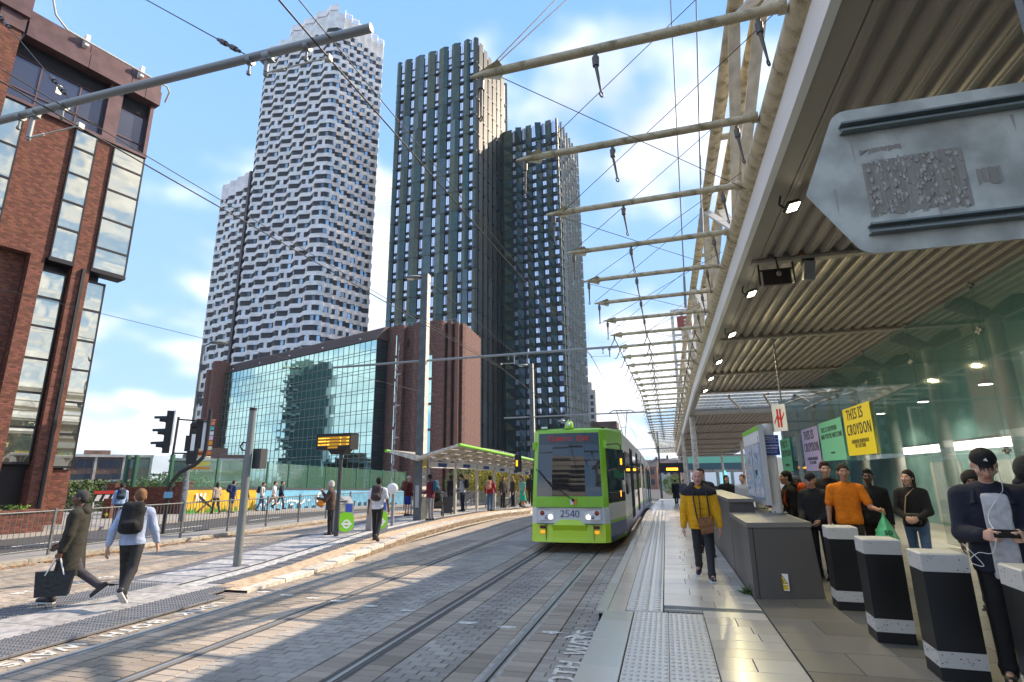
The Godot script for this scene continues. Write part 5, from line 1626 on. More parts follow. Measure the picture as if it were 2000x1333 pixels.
func build_station() -> void:
	var gw := thing("station_building", "tall green tinted glass front of the station", "building")
	var tg := glass("station_glass", Color(0.07, 0.21, 0.215), 0.22, 0.03)
	var zs := [4.0, 0.35, -2.75, -5.85, -8.9, -11.99, -15.05, -18.15, -21.2, -24.3, -27.4, -30.5]
	for i in zs.size() - 1:
		for t in [[0.34, 2.28], [2.28, 4.52], [4.52, 5.42]]:
			if i > 5 and i < 8 and t[0] < 1: continue # open doorways
			var g := G.new()
			g.box(Vector3(5.99, t[0] + 0.008 + drop(zs[i]), zs[i + 1] + 0.01), Vector3(6.01, t[1] - 0.008 + drop(zs[i]), zs[i] - 0.01))
			part(gw, "glass_panel", g, tg)
			g = G.new()
			g.cbox(Vector3(5.97, t[1] + drop(zs[i]), zs[i]), Vector3(0.05, 0.14, 0.05)); g.cbox(Vector3(5.97, t[1] + drop(zs[i]), zs[i]), Vector3(0.05, 0.05, 0.22))
			part(gw, "clamp", g, M["grey_steel"])
	for i in zs.size():
		var g := G.new()
		g.tube(Vector3(6.9, 0.3, zs[i] - 1.3), Vector3(6.9, 5.1, zs[i] - 1.3), 0.15, 0.15, 14)
		part(gw, "column", g, M["grey_steel"])
		g = G.new()
		g.tube(Vector3(6.9, 5.1, zs[i] - 1.3), Vector3(7.6, 5.5, zs[i] - 1.3), 0.12, 0.2, 10); g.tube(Vector3(6.9, 5.1, zs[i] - 1.3), Vector3(6.2, 5.5, zs[i] - 1.3), 0.12, 0.2, 10)
		part(gw, "column_head", g, M["darkgrey"])
	# hall behind the glass
	var teal := mat("hall_wall", Color(0.15, 0.27, 0.275), 0.35, 0, "blotch", 0.3)
	var g := G.new()
	g.box(Vector3(8.3, 0.28, -31), Vector3(8.5, 5.6, 6))
	part(gw, "hall_wall", g, teal)
	g = G.new()
	g.box(Vector3(6.0, 0.0, -31.2), Vector3(8.5, 5.6, -31.0))
	part(gw, "end_wall", g, teal)
	g = G.new()
	g.box(Vector3(5.9, 0.0, 4.0), Vector3(8.5, 5.6, 4.2))
	part(gw, "end_wall", g, teal)
	g = G.new()
	g.box(Vector3(7.2, 4.0, -12.0), Vector3(7.3, 5.4, -3.0))
	part(gw, "fascia_board", g, mat("hall_board", Color(0.22, 0.26, 0.24), 0.6))
	g = G.new()
	for i in 5: g.box(Vector3(8.26, 0.4, -6.5 - i * 3.6), Vector3(8.3, 2.2, -4.6 - i * 3.6))
	part(gw, "inner_door", g, mat("hall_door", Color(0.30, 0.32, 0.30), 0.5))
	# long lit trough and ceiling lights
	var lt := thing("trough_light", "long white light trough inside the station behind the glass", "light")
	g = G.new()
	g.box(Vector3(7.35, 2.46, -20.4), Vector3(7.55, 2.66, -6.5))
	part(lt, "diffuser", g, glow("trough_glow", Color(1.0, 0.96, 0.84), 2.4))
	g = G.new()
	g.box(Vector3(7.33, 2.66, -20.4), Vector3(7.6, 2.72, -6.5))
	part(lt, "housing", g, M["grey_steel"])
	var al := AreaLight3D.new()
	al.name = "trough_lamp"
	al.area_size = Vector2(13.5, 0.2)
	al.light_energy = 6.0
	al.light_color = Color(1, 0.95, 0.85)
	al.area_range = 20
	al.shadow_enabled = true
	al.position = Vector3(7.45, 2.44, -13.5)
	al.rotation = Vector3(-PI / 2, 0, 0)
	al.rotation_order = EULER_ORDER_YXZ
	al.rotation = Vector3(-PI / 2, PI / 2, 0)
	lt.add_child(al)
	for k in 5:
		var z := -8.5 - k * 3.3
		var dl := thing("ceiling_light", ORD[k] + " bright round ceiling light inside the station, counted from the arrow sign end", "light", Vector3(7.4, 3.9, z), 0, "round ceiling lights in the station")
		g = G.new()
		g.lathe([Vector2(0.001, 0.0), Vector2(0.14, 0.0)], Transform3D(), 12)
		g.lathe([Vector2(0.16, -0.005), Vector2(0.1, 0.12), Vector2(0.02, 0.14), Vector2(0.02, 1.5)], Transform3D(), 12)
		part(dl, "shade", g, M["grey_steel"])
		g = G.new()
		g.lathe([Vector2(0.001, -0.012), Vector2(0.13, -0.012), Vector2(0.13, -0.002)], Transform3D(), 12)
		part(dl, "lens", g, glow("ceiling_glow", Color(1.0, 0.95, 0.8), 6.0))
		var ol := SpotLight3D.new()
		ol.name = "ceiling_lamp"
		ol.light_energy = 6.0
		ol.light_color = Color(1, 0.95, 0.82)
		ol.light_size = 0.13
		ol.spot_angle = 70
		ol.spot_range = 12
		ol.spot_attenuation = 2
		ol.shadow_enabled = true
		ol.position = Vector3(0, -0.03, 0)
		ol.rotation = Vector3(-PI / 2, 0, 0)
		dl.add_child(ol)
	# posters behind the glass
	var poster := func(label: String, z0: float, z1: float, y0: float, y1: float, cl: Color, l1: String, l2: String, l3: String) -> void:
		var o := thing("poster", label, "poster", Vector3(5.94, (y0 + y1) / 2, (z0 + z1) / 2), -PI / 2)
		var q := G.new()
		var w := absf(z1 - z0)
		var h := y1 - y0
		q.box(Vector3(-w / 2, -h / 2, -0.01), Vector3(w / 2, h / 2, 0.0))
		var m := mat("poster_" + label.left(8), cl, 0.6)
		part(o, "sheet", q, m)
		var ink = M["black"]
		var s := minf(0.135 * w, 1.1 * w / maxf(l2.length(), 7))
		words(o, "lettering", l1, s, T(Vector3(-w * 0.06, h * 0.23 + s * 0.5, 0.003)), ink)
		words(o, "lettering", l2, s, T(Vector3(w * 0.02, h * 0.23 - s * 0.9, 0.003)), ink)
		words(o, "small_print", l3, s * 0.36, T(Vector3(0, -h * 0.22, 0.003)), ink)
		words(o, "small_print", "OF CULTURE", s * 0.36, T(Vector3(0, -h * 0.31, 0.003)), ink)
	poster.call("yellow THIS IS CROYDON poster hanging behind the station glass", -20.75, -18.2, 2.45, 3.97, Color(0.75, 0.62, 0.01), "THIS IS", "CROYDON", "LONDON BOROUGH")
	poster.call("mint green poster next to the yellow one behind the station glass", -23.95, -21.05, 2.35, 3.78, Color(0.16, 0.52, 0.38), "THIS IS CROYDON", "AND YOU'RE WELCOME", "")
	poster.call("lilac THIS IS CROYDON poster left of the mint one behind the station glass", -26.85, -24.2, 2.0, 3.75, Color(0.42, 0.38, 0.66), "THIS IS", "CROYDON", "LONDON BOROUGH")
	poster.call("dark green narrow poster left of the lilac one behind the station glass", -31.8, -29.4, 2.0, 3.6, Color(0.12, 0.45, 0.22), "THIS IS", "CROYDON", "")
	# hanging rail flag
	var fl := thing("station_flag", "white hanging sign with a red double arrow in front of the glass posters", "sign", Vector3(3.0, 3.33, -15.7), -0.75)
	g = G.new()
	g.box(Vector3(-0.19, -0.34, -0.03), Vector3(0.19, 0.36, 0.0))
	part(fl, "panel", g, M["white"])
	g = G.new()
	var red := mat("rail_red", Color(0.55, 0.03, 0.02), 0.5)
	var rt := Transform3D(Basis(Vector3.BACK, PI / 2) * Basis.from_scale(Vector3(0.3, 0.3, 1)), Vector3(0, 0, 0.001))
	for y in [0.13, -0.13]: g.prism([Vector2(-0.8, y - 0.085), Vector2(0.8, y - 0.085), Vector2(0.8, y + 0.085), Vector2(-0.8, y + 0.085)], rt, 0.003)
	g.prism([Vector2(-0.32, -0.1), Vector2(-0.10, -0.1), Vector2(0.32, 0.1), Vector2(0.10, 0.1)], rt, 0.004)
	g.prism([Vector2(-0.32, 0.5), Vector2(-0.55, 0.5), Vector2(0.18, 0.13), Vector2(0.42, 0.13)], rt, 0.004)
	g.prism([Vector2(0.32, -0.5), Vector2(0.55, -0.5), Vector2(-0.18, -0.13), Vector2(-0.42, -0.13)], rt, 0.004)
	part(fl, "double_arrow", g, red)
	g = G.new()
	g.tube(Vector3(0.1, 0.36, -0.015), Vector3(0.1, 2.2, -0.015), 0.02, 0.02, 6)
	part(fl, "pole", g, M["grey_steel"])
	# far end of the station: green boarded parade and platform buildings
	var eb := thing("shop_building", "low building with a green and white sign band seen under the far canopy", "building", Vector3(0, -1.6, -78))
	g = G.new()
	g.box(Vector3(2.6, 0, -8), Vector3(14, 6.0, 0))
	part(eb, "wall", g, mat("shop_wall", Color(0.33, 0.29, 0.25), 0.8, 0, "dirt", 0.3))
	g = G.new()
	g.box(Vector3(3, 4.9, -0.1), Vector3(11, 5.7, 0.1)); part(eb, "green_band", g, mat("shop_green", Color(0.18, 0.50, 0.34), 0.5))
	g = G.new()
	g.box(Vector3(3, 4.1, -0.1), Vector3(11, 4.9, 0.08)); part(eb, "dark_band", g, mat("shop_dark", Color(0.05, 0.10, 0.12), 0.4))
	for k in 5:
		g = G.new()
		g.box(Vector3(3.2 + k * 1.8, 1.2, -0.1), Vector3(4.6 + k * 1.8, 3.7, 0.06))
		part(eb, "window", g, M["tintgloss"])
	g = G.new()
	g.box(Vector3(7.2, 1.0, 0.3), Vector3(7.6, 3.9, 0.45))
	part(eb, "cyan_sign", g, glow("cyan_sign", Color(0.1, 0.7, 0.85), 0.8))
	var fd := thing("display_board", "small dark departure board over the far end of the platform", "display board", Vector3(-0.3, 2.35, -52))
	g = G.new()
	g.box(Vector3(-0.2, -0.3, -0.2), Vector3(1.9, 0.55, 0.2)); g.tube(Vector3(1.5, -4, 0), Vector3(1.5, -0.3, 0), 0.07, 0.07, 8)
	part(fd, "case", g, M["black"])
	g = G.new()
	g.box(Vector3(0.4, -0.1, 0.2), Vector3(1.4, 0.12, 0.21))
	part(fd, "lit_text", g, glow("amber", Color(1.0, 0.42, 0.03), 1.6))
	# building mirrored in the windscreen, behind the camera
	var mb := thing("office_building", "pale banded concrete office block mirrored in the tram windscreen", "office building", Vector3(-14, 0, 62))
	for f in 14:
		g = G.new()
		for k in 6: g.box(Vector3(-16 + k * 5, 1.2 + f * 2.2 + 0.25 * sin(k * 1.3), -0.5 - 0.8 * (k % 2)), Vector3(-11 + k * 5, 2.4 + f * 2.2 + 0.25 * sin(k * 1.3), 12))
		part(mb, "white_band", g, M["cream_clean"])
	g = G.new()
	g.box(Vector3(-15.5, 0, 0), Vector3(13.5, 31, 12))
	part(mb, "wall", g, M["darkgrey"])

func build_tram() -> void:
	var tr := thing("tram", "lime green and grey articulated tram with number 2540 arriving at the platform", "tram")
	var X := -2.47
	var green := mat("tram_green", Color(0.25, 0.56, 0.02), 0.28)
	var lime := mat("tram_lime", Color(0.52, 0.76, 0.01), 0.28)
	var grey := mat("tram_grey", Color(0.66, 0.66, 0.66), 0.3)
	var blue := mat("tram_blue", Color(0.025, 0.05, 0.20), 0.3)
	for k in ["tram_green", "tram_lime", "tram_grey", "tram_blue"]: M[k].clearcoat_enabled = true; M[k].clearcoat = 0.6
	var scr := mat("windscreen", Color(0.012, 0.016, 0.02), 0.03)
	scr.metallic_specular = 0.9
	var roof := mat("tram_roof", Color(0.72, 0.73, 0.72), 0.35)
	# outline of the nose in plan at parameter t from the left flank to the right flank; rake grows with height
	var plan := func(y: float) -> Array:
		var w := lerpf(0.91, 0.83, clampf((y - 0.5) / 2.8, 0, 1))
		var r := 0.0
		if y > 1.3: r = -0.30 * pow((y - 1.3) / 2.0, 1.3)
		if y < 0.40: r = 0.06
		elif y < 0.72: r = 0.03
		if y > 3.12: r -= 0.35
		var z := -14.55 + r
		return [Vector3(X - 1.31, y, -16.4), Vector3(X - w - 0.12, y, z - 0.16), Vector3(X - w, y, z - 0.03), Vector3(X - w * 0.5, y, z + 0.03), Vector3(X, y, z + 0.045), Vector3(X + w * 0.5, y, z + 0.03), Vector3(X + w, y, z - 0.03), Vector3(X + w + 0.12, y, z - 0.16), Vector3(X + 1.31, y, -16.4)]
	var band := func(called: String, y0: float, y1: float, i0: int, i1: int, m: Material, out := 0.0, par: Node = null) -> void:
		var g := G.new()
		var n := maxi(1, int((y1 - y0) / 0.25))
		for k in n:
			var a: Array = plan.call(lerpf(y0, y1, k / float(n)))
			var b: Array = plan.call(lerpf(y0, y1, (k + 1) / float(n)))
			for i in range(i0, i1):
				var o := Vector3(0, 0, out) if i > 0 and i < 7 else Vector3(out * (-1 if i == 0 else 1), 0, out * 0.4)
				g.quad(a[i] + o, a[i + 1] + o, b[i + 1] + o, b[i] + o)
		part(par if par else tr, called, g, m)
	band.call("bumper_skirt", 0.27, 0.40, 0, 8, lime)
	band.call("bumper", 0.40, 0.72, 1, 7, lime)
	band.call("front_panel", 0.72, 1.12, 1, 7, grey)
	band.call("front_band", 1.12, 1.36, 1, 7, green)
	band.call("windscreen_surround", 1.36, 3.12, 1, 7, green)
	band.call("roof_front", 3.12, 3.20, 0, 8, green)
	band.call("cheek", 0.27, 0.72, 7, 8, blue); band.call("cheek", 0.27, 0.72, 0, 1, blue)
	band.call("cheek", 0.72, 0.80, 7, 8, green); band.call("cheek", 0.72, 0.80, 0, 1, green)
	band.call("cheek", 0.80, 1.20, 7, 8, grey); band.call("cheek", 0.80, 1.20, 0, 1, grey)
	band.call("cheek", 1.20, 3.12, 7, 8, green); band.call("cheek", 1.20, 3.12, 0, 1, green)
	# glass
	var g := G.new()
	var n := 12
	for k in n: # curved windscreen set just proud of its surround
		var y0 := lerpf(1.40, 2.74, k / float(n))
		var y1 := lerpf(1.40, 2.74, (k + 1) / float(n))
		var a: Array = plan.call(y0)
		var b: Array = plan.call(y1)
		for i in range(2, 6):
			var sh := Vector3(0.025 if i == 2 else 0.0, 0, 0.012)
			var s2 := Vector3(-0.025 if i == 5 else 0.0, 0, 0.012)
			g.quad(a[i] + sh, a[i + 1] + s2, b[i + 1] + s2, b[i] + sh)
	part(tr, "windscreen", g, scr)
	g = G.new()
	var la: Array = plan.call(2.745)
	var lb: Array = plan.call(3.04)
	for i in range(2, 6):
		var sh := Vector3(0.025 if i == 2 else 0.0, 0, 0.012)
		var s2 := Vector3(-0.025 if i == 5 else 0.0, 0, 0.012)
		g.quad(la[i] + sh, la[i + 1] + s2, lb[i + 1] + s2, lb[i] + sh)
	var db := part(tr, "destination_display", g, mat("led_panel", Color(0.05, 0.065, 0.075), 0.2))
	var mid: Vector3 = (la[4] + lb[4]) / 2
	var slope := atan2(la[4].z - lb[4].z, 0.315)
	words(db, "lettering", "Elmers End", 0.135, Transform3D(Basis(Vector3.RIGHT, -slope), mid + Vector3(0.0, 0, 0.012)), glow("led_red", Color(1.0, 0.06, 0.03), 0.12), false, 0.004, "Droid Sans Mono")
	band.call("cab_window", 1.22, 2.62, 7, 8, scr, 0.012)
	band.call("cab_window", 1.22, 2.62, 0, 1, scr, 0.012)
	# wiper
	g = G.new()
	var wa: Vector3 = plan.call(1.30)[4] + Vector3(0.12, 0, 0.05)
	var wb: Vector3 = plan.call(1.85)[3] + Vector3(-0.2, 0, 0.05)
	g.tube(wa, wb, 0.012, 0.008, 6)
	g.tube(wb + Vector3(-0.22, 0.25, -0.03), wb + Vector3(0.2, -0.22, 0.02), 0.012, 0.012, 5)
	g.ball(wa, Vector3(0.04, 0.04, 0.03), 8)
	part(tr, "wiper", g, M["black"])
	# lamps
	for s in [-1, 1]:
		var cx: float = X + s * 0.60
		g = G.new()
		g.prism([Vector2(-0.2, -0.12), Vector2(0.2, -0.12), Vector2(0.2, 0.12 if s > 0 else 0.06), Vector2(0.05 * s, 0.13), Vector2(-0.2, 0.12 if s < 0 else 0.06)], T(Vector3(cx, 0.93, -14.53)), 0.02)
		var lp := part(tr, "lamp_plate", g, M["white"])
		var lamp := func(called: String, dx: float, dy: float, r: float, m: Material) -> void:
			var q := G.new()
			q.lathe([Vector2(r, 0), Vector2(r * 0.8, 0.018), Vector2(0.001, 0.026)], Transform3D(Basis(Vector3.RIGHT, PI / 2), Vector3(cx + dx * s, 0.93 + dy, -14.51)), 14)
			part(lp, called, q, m)
		lamp.call("tail_light", 0.11, 0.05, 0.062, mat("lens_red", Color(0.35, 0.03, 0.02), 0.15))
		lamp.call("side_light", 0.0, -0.05, 0.05, mat("lens_grey", Color(0.3, 0.33, 0.38), 0.1, 0.6))
		lamp.call("headlight", -0.11, -0.045, 0.052, glow("headlight", Color(1.0, 0.97, 0.88), 2.2))
		g = G.new()
		g.box(Vector3(cx + 0.1 * s - 0.07, 0.60, -14.50), Vector3(cx + 0.1 * s + 0.07, 0.67, -14.47))
		part(tr, "lower_lamp", g, mat("lens_dark", Color(0.10, 0.02, 0.02), 0.2))
		g = G.new()
		g.box(Vector3(cx + 0.1 * s - 0.055, 0.49, -14.50), Vector3(cx + 0.1 * s + 0.055, 0.55, -14.47))
		part(tr, "indicator", g, glow("indicator", Color(1.0, 0.35, 0.02), 0.5))
		g = G.new()
		for x in [0.28, 0.2]: g.ball(Vector3(X + s * x * 1.6, 0.66, -14.49), Vector3(0.012, 0.012, 0.012), 6)
		part(tr, "bolt", g, M["black"])
		# mirror on its arm
		g = G.new()
		var my := 2.45
		var mx: float = X + s * 1.06
		g.pathtube([Vector3(mx - 0.1 * s, 2.72, -14.9), Vector3(mx + 0.25 * s, 2.72, -14.75), Vector3(mx + 0.32 * s, 2.68, -14.72), Vector3(mx + 0.32 * s, 2.5, -14.72)], 0.014, 5)
		g.cbox(Vector3(mx + 0.34 * s, 2.26, -14.72), Vector3(0.17, 0.46, 0.1))
		var mr := part(tr, "mirror", g, M["black"])
		g = G.new()
		g.cbox(Vector3(mx + 0.34 * s - 0.02, 2.26, -14.665), Vector3(0.05, 0.16, 0.012))
		part(mr, "marker_lamp", g, glow("amber_marker", Color(1.0, 0.5, 0.02), 0.7))
		g = G.new()
		g.cbox(Vector3(mx - 0.1 * s, 2.72, -14.88), Vector3(0.1, 0.2, 0.1))
		part(tr, "mirror_mount", g, green)
		g = G.new()
		g.cbox(Vector3(X + s * 1.22, 1.42, -15.95), Vector3(0.05, 0.16, 0.1))
		part(tr, "side_indicator", g, glow("side_amber", Color(1.0, 0.36, 0.03), 1.3))
	# panel gaps
	for q in [[-0.62, 0.30, -0.615, 0.70], [0.615, 0.30, 0.62, 0.70], [-0.86, 0.716, 0.86, 0.724], [-0.86, 1.117, 0.86, 1.123]]:
		g = G.new()
		g.box(Vector3(X + q[0], q[1], -14.56), Vector3(X + q[2], q[3], -14.478))
		part(tr, "panel_gap", g, M["black"])
	# coupler cover
	g = G.new()
	g.hexa([Vector3(X - 0.43, 0.55, -14.5), Vector3(X + 0.43, 0.55, -14.5), Vector3(X + 0.43, 0.55, -14.6), Vector3(X - 0.43, 0.55, -14.6), Vector3(X - 0.43, 0.69, -14.42), Vector3(X + 0.43, 0.69, -14.42), Vector3(X + 0.43, 0.69, -14.6), Vector3(X - 0.43, 0.69, -14.6)])
	g.hexa([Vector3(X - 0.43, 0.692, -14.42), Vector3(X + 0.43, 0.692, -14.42), Vector3(X + 0.43, 0.692, -14.6), Vector3(X - 0.43, 0.692, -14.6), Vector3(X - 0.22, 0.82, -14.49), Vector3(X + 0.22, 0.82, -14.49), Vector3(X + 0.22, 0.82, -14.6), Vector3(X - 0.22, 0.82, -14.6)])
	part(tr, "coupler_cover", g, lime)
	words(tr, "fleet_number", "2540", 0.17, T(Vector3(X + 0.02, 0.965, -14.50)), blue, false, 0.006)
	g = G.new()
	g.box(Vector3(X + 0.04, 1.19, -14.51), Vector3(X + 0.12, 1.33, -14.495))
	part(tr, "notice", g, M["white"])
	g = G.new()
	g.box(Vector3(X + 0.125, 1.19, -14.51), Vector3(X + 0.21, 1.33, -14.495))
	part(tr, "notice", g, mat("notice_orange", Color(0.75, 0.28, 0.05), 0.6))
	g = G.new()
	g.lathe([Vector2(0.14, 0), Vector2(0.11, 0.16), Vector2(0.05, 0.22), Vector2(0.001, 0.23)], T(Vector3(X + 0.0, 3.17, -15.0)), 12)
	var rl := part(tr, "roof_lamp", g, green)
	g = G.new()
	g.lathe([Vector2(0.055, 0), Vector2(0.04, 0.03), Vector2(0.001, 0.035)], Transform3D(Basis(Vector3.RIGHT, PI / 2), Vector3(X, 3.28, -14.88)), 12)
	part(rl, "lens", g, M["white"])
	g = G.new()
	g.cbox(Vector3(X - 0.7, 3.22, -15.0), Vector3(0.16, 0.05, 0.1))
	part(tr, "antenna", g, M["white"])
	# body: three cars joined by bellows
	var cars := [[-16.4, -28.4], [-29.0, -33.4], [-34.0, -44.8]]
	for ci in 3:
		var za: float = cars[ci][0]
		var zb: float = cars[ci][1]
		var seg := func(called: String, y0: float, y1: float, x: float, m: Material, a: float, b: float) -> void:
			for s in [-1, 1]:
				var q := G.new()
				var p := [Vector3(X + s * x, y0 + drop(a), a), Vector3(X + s * x, y0 + drop(b), b), Vector3(X + s * x, y1 + drop(b), b), Vector3(X + s * x, y1 + drop(a), a)]
				if s > 0: q.quad(p[0], p[1], p[2], p[3])
				else: q.quad(p[1], p[0], p[3], p[2])
				part(tr, called, q, m)
		seg.call("blue_skirt", 0.27, 0.72, 1.31, blue, za, zb)
		seg.call("green_line", 0.72, 0.80, 1.31, green, za, zb)
		seg.call("side_panel", 0.80, 3.0, 1.31, grey, za, zb)
		seg.call("cant_rail", 3.0, 3.12, 1.305, roof, za, zb)
		var gl := mat("tram_window", Color(0.16, 0.15, 0.13), 0.03, 0.75)
		var z := za - 0.5
		var k := 0
		while z - 1.3 > zb:
			var door := k % 3 == 2
			seg.call("door_glass" if door else "window", 0.85 if door else 1.35, 2.75 if door else 2.62, 1.318, gl, z, z - 1.25)
			if door:
				for s in [-1, 1]:
					var q := G.new()
					for e in [0.0, 0.62, 1.22]: q.box(Vector3(X + s * 1.325 - 0.012, 0.5 + drop(z), z - e - 0.035), Vector3(X + s * 1.325 + 0.012, 2.82 + drop(z), z - e))
					part(tr, "door_frame", q, M["darkgrey"])
			else:
				for s in [-1, 1]:
					var q := G.new()
					q.box(Vector3(X + s * 1.322 - 0.008, 2.2 + drop(z), z - 1.25), Vector3(X + s * 1.322 + 0.008, 2.25 + drop(z), z))
					part(tr, "window_bar", q, M["darkgrey"])
			z -= 1.36
			k += 1
		# roof with rounded shoulders
		g = G.new()
		var pr := [Vector2(1.305, 3.12), Vector2(1.15, 3.19), Vector2(0.8, 3.23), Vector2(0, 3.25), Vector2(-0.8, 3.23), Vector2(-1.15, 3.19), Vector2(-1.305, 3.12)]
		for i in 6: g.quad(Vector3(X + pr[i].x, pr[i].y + drop(za), za), Vector3(X + pr[i].x, pr[i].y + drop(zb), zb), Vector3(X + pr[i + 1].x, pr[i + 1].y + drop(zb), zb), Vector3(X + pr[i + 1].x, pr[i + 1].y + drop(za), za))
		part(tr, "roof", g, roof)
		g = G.new()
		g.box(Vector3(X - 0.9, 3.3 + drop(zb), zb + 1.0), Vector3(X + 0.9, 3.62 + drop(zb), zb + 3.6))
		part(tr, "roof_box", g, roof)
		g = G.new()
		g.box(Vector3(X - 1.0, 0.12 + drop(za), zb + 1.5), Vector3(X + 1.0, 0.35 + drop(za), za - 1.2))
		part(tr, "underframe", g, M["black"])
		if ci < 2:
			g = G.new()
			g.box(Vector3(X - 1.2, 0.4 + drop(zb), zb - 0.62), Vector3(X + 1.2, 3.2 + drop(zb), zb + 0.02))
			part(tr, "bellows", g, M["black"])
	# sloping green shoulders behind the nose and the roof between
	g = G.new()
	for s in [-1, 1]: g.quad(Vector3(X + s * 0.92, 3.20, -15.1), Vector3(X + s * 1.31, 3.12, -16.4), Vector3(X + s * 0.8, 3.24, -17.6), Vector3(X + s * 0.5, 3.22, -15.4))
	g.quad(Vector3(X - 0.92, 3.203, -15.12), Vector3(X + 0.92, 3.203, -15.12), Vector3(X + 0.8, 3.255, -17.6), Vector3(X - 0.8, 3.255, -17.6))
	part(tr, "roof_shoulder", g, green)
	g = G.new()
	g.box(Vector3(X - 1.29, 0.3 + drop(-44.8), -44.9), Vector3(X + 1.29, 3.1 + drop(-44.8), -44.8)); g.box(Vector3(X - 1.2, 0.5, -16.4), Vector3(X + 1.2, 3.0, -16.35))
	part(tr, "bulkhead", g, M["black"])
	# bogies
	for z in [-18.2, -31.2, -42.8]:
		for s in [-1, 1]:
			for e in [-0.9, 0.9]:
				g = G.new()
				g.lathe([Vector2(0.001, -0.06), Vector2(0.3, -0.06), Vector2(0.3, 0.06), Vector2(0.001, 0.06)], Transform3D(Basis(Vector3.BACK, PI / 2), Vector3(X + s * 0.73, 0.3 + drop(z), z + e)), 16)
				part(tr, "wheel", g, M["rust"])
	# pantograph
	g = G.new()
	var pz := -36.5
	var py := drop(pz)
	for s in [-1, 1]:
		g.tube(Vector3(X + s * 0.34, 6.02, pz), Vector3(X + s * 0.04, 4.6 + py, pz - 0.9), 0.022, 0.022, 5)
	g.tube(Vector3(X - 0.2, 5.3 + py, pz - 0.45), Vector3(X + 0.2, 5.3 + py, pz - 0.45), 0.018, 0.018, 5)
	g.tube(Vector3(X, 4.6 + py, pz - 0.9), Vector3(X, 3.6 + py, pz + 0.9), 0.05, 0.06, 6)
	g.pathtube([Vector3(X - 0.85, 5.88, pz), Vector3(X - 0.6, 6.05, pz), Vector3(X + 0.6, 6.05, pz), Vector3(X + 0.85, 5.88, pz)], 0.028, 5)
	g.tube(Vector3(X - 0.55, 6.0, pz + 0.3), Vector3(X + 0.55, 6.0, pz + 0.3), 0.025, 0.025, 5)
	part(tr, "pantograph", g, M["darkgrey"])

